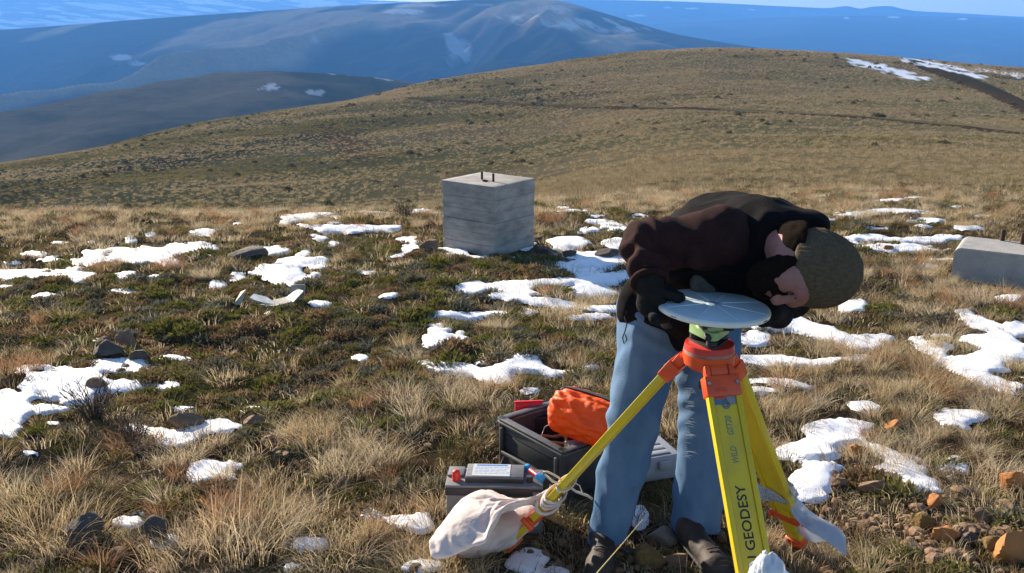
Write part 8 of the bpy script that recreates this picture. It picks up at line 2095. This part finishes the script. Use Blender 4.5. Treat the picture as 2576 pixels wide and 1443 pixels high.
def scatter(name, meshes, pts, scl, idx, rot, label, cat):
    """points that carry copies of the clumps: one mass nobody could count"""
    hold = bpy.data.collections.new(name + '_clumps')
    for i, me in enumerate(meshes):
        o = bpy.data.objects.new('clump_%02d' % i, me); hold.objects.link(o)
    me = bpy.data.meshes.new(name)
    me.from_pydata(pts.tolist(), [], [])
    for nm, tp, val in (('idx', 'INT', idx.astype(np.int32)), ('scl', 'FLOAT_VECTOR', scl.astype(np.float32)), ('rot', 'FLOAT_VECTOR', rot.astype(np.float32))):
        a = me.attributes.new(nm, tp, 'POINT')
        a.data.foreach_set('value' if tp == 'INT' else 'vector', val.ravel())
    ob = bpy.data.objects.new(name, me); COL.objects.link(ob)
    ng = bpy.data.node_groups.new(name, 'GeometryNodeTree')
    ng.interface.new_socket('Geometry', in_out='INPUT', socket_type='NodeSocketGeometry')
    ng.interface.new_socket('Geometry', in_out='OUTPUT', socket_type='NodeSocketGeometry')
    gi = ng.nodes.new('NodeGroupInput'); go = ng.nodes.new('NodeGroupOutput')
    ci = ng.nodes.new('GeometryNodeCollectionInfo')
    ci.inputs['Collection'].default_value = hold
    ci.inputs['Separate Children'].default_value = True; ci.inputs['Reset Children'].default_value = True
    ip = ng.nodes.new('GeometryNodeInstanceOnPoints'); ip.inputs['Pick Instance'].default_value = True
    def attr(nm, dt):
        n = ng.nodes.new('GeometryNodeInputNamedAttribute'); n.data_type = dt; n.inputs['Name'].default_value = nm
        return n.outputs['Attribute']
    e2r = ng.nodes.new('FunctionNodeEulerToRotation')
    ng.links.new(attr('rot', 'FLOAT_VECTOR'), e2r.inputs[0])
    ng.links.new(gi.outputs[0], ip.inputs['Points']); ng.links.new(ci.outputs[0], ip.inputs['Instance'])
    ng.links.new(attr('idx', 'INT'), ip.inputs['Instance Index']); ng.links.new(e2r.outputs[0], ip.inputs['Rotation'])
    ng.links.new(attr('scl', 'FLOAT_VECTOR'), ip.inputs['Scale']); ng.links.new(ip.outputs[0], go.inputs[0])
    md = ob.modifiers.new('clumps', 'NODES'); md.node_group = ng
    return tag(ob, label, cat, kind='stuff')

TALLR = [(120, 1330, 330, 170), (620, 1310, 250, 160), (900, 1060, 250, 110), (1130, 990, 210, 80), (1000, 1370, 260, 90), (880, 1150, 160, 90), (50, 930, 140, 55), (90, 800, 130, 40),
         (500, 555, 800, 34), (250, 590, 320, 26), (2300, 900, 330, 120), (1990, 1000, 210, 90), (1950, 1150, 130, 60), (2300, 1130, 230, 110), (2490, 1010, 140, 80), (2430, 760, 190, 90),
         (2200, 520, 480, 60), (1380, 540, 70, 50), (1640, 510, 200, 30), (2490, 1180, 130, 70), (1440, 770, 200, 36), (1250, 812, 100, 40), (690, 690, 120, 40), (1030, 880, 60, 50), (850, 880, 60, 30),
         (260, 660, 60, 40), (420, 650, 60, 40), (2100, 850, 130, 50), (2240, 680, 200, 40), (1700, 1000, 120, 90), (430, 1150, 130, 50), (1450, 905, 150, 40), (2050, 1390, 200, 70), (1250, 1420, 120, 40), (1650, 980, 60, 120)]
KEEP_OUT = [(AN1[0], AN1[1] - 0.08, 0.10), (AN2[0], AN2[1] - 0.08, 0.10), (cen[0], cen[1], 0.42), (cen2[0], cen2[1], 0.38), (CB[0], CB[1], 0.24), (l1[0] + 0.12, l1[1] + 0.2, 0.20), (b0[0] + 0.17, b0[1] + 0.07, 0.19), (bc[0], bc[1], 0.10), (bc[0] - 0.1, bc[1], 0.09)]
def free(x, y):
    ok = np.ones(len(x), bool)
    for a, b, r in KEEP_OUT:
        ok &= (x - a) ** 2 + (y - b) ** 2 > r * r
    return ok
def spots(n, y0, y1, kmax, seed, power=1.6):
    """random ground points, evenly spread over the fan between two distances"""
    r = np.random.default_rng(seed)
    y = (y0 ** 2 + (y1 ** 2 - y0 ** 2) * r.random(n)) ** 0.5
    x = y * r.uniform(-kmax, kmax, n)
    return x, y, r
def place(name, meshes, x, y, r, s0, s1, label, cat, sink=0.004, flat=1.0, tilt=0.12, grow=None, pick=None):
    n = len(x)
    s = r.uniform(s0, s1, n)
    if grow is not None: s = s * grow
    scl = np.stack([s * r.uniform(0.85, 1.2, n), s * r.uniform(0.85, 1.2, n), s * flat * r.uniform(0.8, 1.2, n)], 1)
    rot = np.stack([r.normal(0, tilt, n), r.normal(0, tilt, n), r.uniform(0, 2 * PI, n)], 1)
    return scatter(name, meshes, np.stack([x, y, G(x, y) - sink], 1), scl, r.integers(0, len(meshes), n) if pick is None else pick, rot, label, cat)
def masks(x, y):
    z = g_mid(x, y)
    u, v = pix(x, y, z)
    return u, v, ell_field(u, v, TALLR), ell_field(u, v, MOSSR), snow_field(x, y, z)
# tall dry bunchgrass near by
x, y, r = spots(9000, 1.9, 11.5, 0.86, 1)
u, v, ta, mo, sn = masks(x, y)
cl = fbm(x * 2.6, y * 2.6, octv=3, seed=301)
pr = np.clip(0.06 + 0.80 * sstep(-0.3, 0.9, ta + 1.3 * cl), 0, 1) * (1 - 0.75 * sstep(-0.3, 0.4, mo - 0.4 * ta)) * np.where(sn > 0.05, 0.22, np.where(sn > -0.4, 0.6, 1.0))
pr = np.where((u < -40) | (u > 2616), 0.55 * np.where(sn > 0.1, 0.12, 1), pr)
shade = ell_field(u, v, [(1560, 1400, 230, 70), (2330, 1330, 220, 70)])
pr = pr * np.where(shade > 0, 0.30, 1.0)
k = (r.random(len(x)) < pr) & free(x, y)
place('dry_grass', TALL, x[k], y[k], r, 0.34, 0.70, 'tall dry tan bunchgrass over the near ground', 'grass', grow=(0.75 + 0.35 * sstep(-0.5, 0.6, ta + 0.6 * cl))[k] * np.where(y > 6, 0.85, 1.0)[k])
# short stubble and flattened litter
x, y, r = spots(17000, 1.9, 11.0, 0.86, 2)
u, v, ta, mo, sn = masks(x, y)
k = (r.random(len(x)) < np.where(sn > -0.1, 0.20, 0.80) * (1 - 0.5 * sstep(0, 0.6, mo))) & free(x, y)
place('grass_stubble', SHORT, x[k], y[k], r, 0.6, 1.2, 'short grass stubble between the tall clumps', 'grass')
x, y, r = spots(7000, 1.9, 9.0, 0.86, 3)
u, v, ta, mo, sn = masks(x, y)
k = (r.random(len(x)) < np.where(sn > 0.05, 0.02, 0.7) * (1 - 0.6 * sstep(0, 0.6, mo))) & free(x, y)
place('dead_litter', FLAT, x[k], y[k], r, 0.6, 1.3, 'flattened dead grass litter on the soil', 'litter')
# moss and cushion plants
x, y, r = spots(20000, 1.9, 11.0, 0.86, 4)
u, v, ta, mo, sn = masks(x, y)
cl = fbm(x * 3.4, y * 3.4, octv=3, seed=311)
k = (r.random(len(x)) < np.clip(0.22 + 0.78 * sstep(-0.5, 0.4, mo + 0.5 * cl), 0, 1) * np.where(sn > 0.02, 0.03, 1.0)) & free(x, y)
place('moss_cushions', CUSH, x[k], y[k], r, 0.45, 1.35, 'low olive and brown moss cushions covering the ground', 'moss', sink=0.012, flat=0.9, grow=(0.8 + 0.5 * sstep(-0.2, 0.5, cl))[k])
# the far slope
x, y, r = spots(40000, 9.5, 60.0, 0.80, 5)
u, v = pix(x, y, g_low(x, y))
cl = fbm(x * 0.35, y * 0.35, octv=3, seed=321)
sn = snow_field(x, y, g_mid(x, y))
k = (r.random(len(x)) < (0.25 + 0.75 * sstep(-0.2, 0.3, cl)) * np.clip(30 / y, 0.3, 1)) & ~((sn > 0.15) & (r.random(len(x)) < 0.8))
place('slope_grass', SLOPE, x[k], y[k], r, 0.55, 1.1, 'tan bunchgrass down the nearer slope', 'grass', grow=(np.clip(0.55 + y / 60, 0.6, 1.15))[k])
x, y, r = spots(220000, 45.0, 330.0, 0.70, 6)
z = g_low(x, y)
u, v = pix(x, y, z)
cl = fbm(x * 0.06, y * 0.06, octv=4, seed=331)
offsn = ell_field(u, v, [([(1030, 248), (1150, 254), (1300, 264), (1500, 270), (1800, 277), (2000, 286), (2200, 299), (2400, 315), (2600, 335)], 3.4, 2), ([(2150, 155), (2230, 175), (2320, 200)], 10, 3), ([(2280, 152), (2380, 170), (2470, 196)], 6, 3), ([(2330, 168), (2420, 200), (2500, 232), (2576, 268), (2700, 330)], 10, 2.5)])
mot = fbm(x * 0.035, y * 0.05, octv=4, seed=333, gain=0.6) + 0.40 * sstep(1500, 400, u) - 0.28
seen = (u > -150) & (u < 2726) & (v > 80) & (v < 720)
k = seen & (r.random(len(x)) < 0.35 + 0.65 * sstep(-0.25, 0.25, cl)) & (offsn < 0)
place('hill_grass', FARG, x[k], y[k], r, 0.6, 1.2, 'bunchgrass texture covering the far hill', 'grass', grow=(0.8 + y / 500)[k], pick=np.where(r.random(int(k.sum())) < sstep(-0.2, 0.35, mot)[k], 3, 0) + r.integers(0, 3, int(k.sum())))
x, y, r = spots(1700, 40.0, 330.0, 0.70, 7)
cl = fbm(x * 0.03, y * 0.05, octv=4, seed=341)
u, v = pix(x, y, g_low(x, y))
k = (r.random(len(x)) < sstep(-0.15, 0.35, cl)) & (u > -150) & (u < 2726) & (v > 80)
place('hill_shrubs', SAGE, x[k], y[k], r, 0.6, 1.5, 'dark sagebrush scattered over the far hill', 'shrubs', grow=(0.8 + y / 400)[k])

# ---- single clumps that stand out
def lone(name, me, u, v, s, label, cat, group, sz=1.0, turn=0.0, sink=0.01):
    q = gp(u, v)
    o = bpy.data.objects.new(name, me); COL.objects.link(o)
    o.location = (q[0], q[1], G1(q[0], q[1]) - sink)
    o.scale = (s, s, s * sz); o.rotation_euler = (0, 0, turn)
    return tag(o, label, cat, group)
BIG = [tmesh('grass_tussock', tuft(700 + i, 360, 0.15, 0.25, 0.0026, 0.45, 0.48, 5, 0.6, wind=(0.22, -0.12), sp=0.42), m_straw if i != 2 else m_rus) for i in range(4)]
TUSS = [(150, 1350, 1.15, 0, 'big arching tan tussock at the lower left around the dark stone'), (640, 1370, 1.2, 1, 'largest tan tussock, spread wide left of the white cloth sack'),
        (450, 1400, 0.9, 3, 'tan tussock right of the tall dark stone at the lower left'), (40, 1300, 0.95, 3, 'tussock cut by the left edge near the bottom'), (840, 1400, 0.9, 0, 'tussock at the bottom in front of the cloth sack, left of it'),
        (1150, 1432, 0.8, 1, 'tussock in the bottom edge just in front of the cloth sack'), (870, 1180, 0.85, 1, 'upright tussock left of the car battery'), (1010, 1010, 0.85, 0, 'tussock in front of the middle snow strip, left of the equipment case'),
        (790, 1100, 0.8, 3, 'tussock between the curved snow patch and the stone plates'), (330, 1120, 0.8, 2, 'russet tussock just below the curved snow patch at left'), (50, 935, 0.8, 2, 'russet tussock at the left edge above the large snow patch'),
        (262, 672, 0.75, 2, 'russet tuft standing in front of the long snow patch at upper left'), (428, 672, 0.75, 2, 'dark russet tuft in the middle of the long snow patch'), (520, 700, 0.65, 3, 'pale tuft right of the dark earthy hump'),
        (1378, 560, 0.85, 2, 'reddish bush just right of the tall concrete block'), (1250, 825, 0.6, 0, 'small tuft under the snow strip in the middle'), (1470, 770, 0.6, 0, 'tuft in the broad snow left of the elbow'),
        (2290, 905, 0.9, 1, 'broad golden tussock right of the long snow tongue'), (2060, 870, 0.7, 3, 'grey-green tussock under the long snow tongue'), (2330, 1000, 0.75, 0, 'tussock below the broad golden one at right'),
        (1980, 1040, 0.8, 1, 'tussock right of the rear tripod leg below the thin snow strips'), (2260, 1170, 0.8, 3, 'grey tussock above the brown stones at right'), (2440, 760, 0.9, 1, 'golden tussock in front of the low concrete block'),
        (2500, 1040, 0.8, 0, 'tussock at the right edge above the small snow patch'), (2520, 1210, 0.75, 3, 'tussock over the upright rusty rock at the right edge'), (1660, 1010, 0.7, 1, 'tussock seen between the legs of the jeans'),
        (860, 660, 0.55, 0, 'small golden tuft left of the tall concrete block'), (1030, 900, 0.6, 3, 'small tuft between moss and the middle snow strip')]
for i, (u, v, s, k, lab) in enumerate(TUSS):
    lone('grass_tussock', BIG[k], u, v, s * 0.92, lab, 'tussock', 'tussocks of dry grass', 1.0, i * 1.3)

# bare twiggy shrubs
m_twig = M('twig_bark', (0.060, 0.045, 0.036), (0.10, 0.078, 0.06), scale=60, rough=0.9)
def shrub(name, u, v, h, label, seed, n=26):
    q = gp(u, v); b = np.array([q[0], q[1], G1(q[0], q[1]) - 0.01])
    r = np.random.default_rng(seed)
    m = MB()
    for i in range(n):
        a = r.uniform(0, 2 * PI); l = r.uniform(0.2, 0.9)
        d = np.array([math.cos(a) * l, math.sin(a) * l, 1.0]); d /= np.linalg.norm(d)
        L = h * r.uniform(0.6, 1.05)
        p0 = b + np.array([math.cos(a), math.sin(a), 0]) * r.uniform(0, 0.03)
        p1 = p0 + d * L * 0.5 + r.normal(0, 0.012, 3); p2 = p0 + d * L + r.normal(0, 0.02, 3)
        m.tube([p0, p1, p2], 0.0030, 4, r1=0.0014)
        for j in range(5):
            t = r.uniform(0.35, 1.0)
            s0 = p0 + (p2 - p0) * t
            d2 = d + r.normal(0, 0.55, 3); d2[2] = abs(d2[2]); d2 /= np.linalg.norm(d2)
            m.tube([s0, s0 + d2 * L * r.uniform(0.15, 0.35)], 0.0016, 3, r1=0.0008)
    o = m.build(name, m_twig, base=b, smooth=True)
    return tag(o, label, 'shrub')
shrub('twiggy_shrub', 238, 1062, 0.20, 'bare dark twiggy shrub in front of the large snow patch at left', 801, 34)
shrub('twiggy_shrub', 330, 1110, 0.15, 'low dark twiggy shrub beside the russet tussock at left', 802, 26)
shrub('twiggy_shrub', 1020, 545, 0.16, 'small dark bush on the brow left of the tall concrete block', 803, 26)
# single pale stems standing before the boots
m = MB()
a0, a1 = P(1495, 1450, 2.35), P(1617, 1308, 2.42)
m.tube([a0 + (a0 - a1) * 0.9, a0, (a0 + a1) / 2 + [0.004, 0, 0.004], a1], 0.0022, 5, r1=0.0009)
tag(m.build('dry_stalk', M('straw_stem', (0.50, 0.40, 0.14), (0.56, 0.46, 0.2), scale=60, rough=0.7), base=a0 + (a0 - a1) * 0.9, smooth=True), 'single long yellow grass stem leaning across in front of the boots', 'stalk')
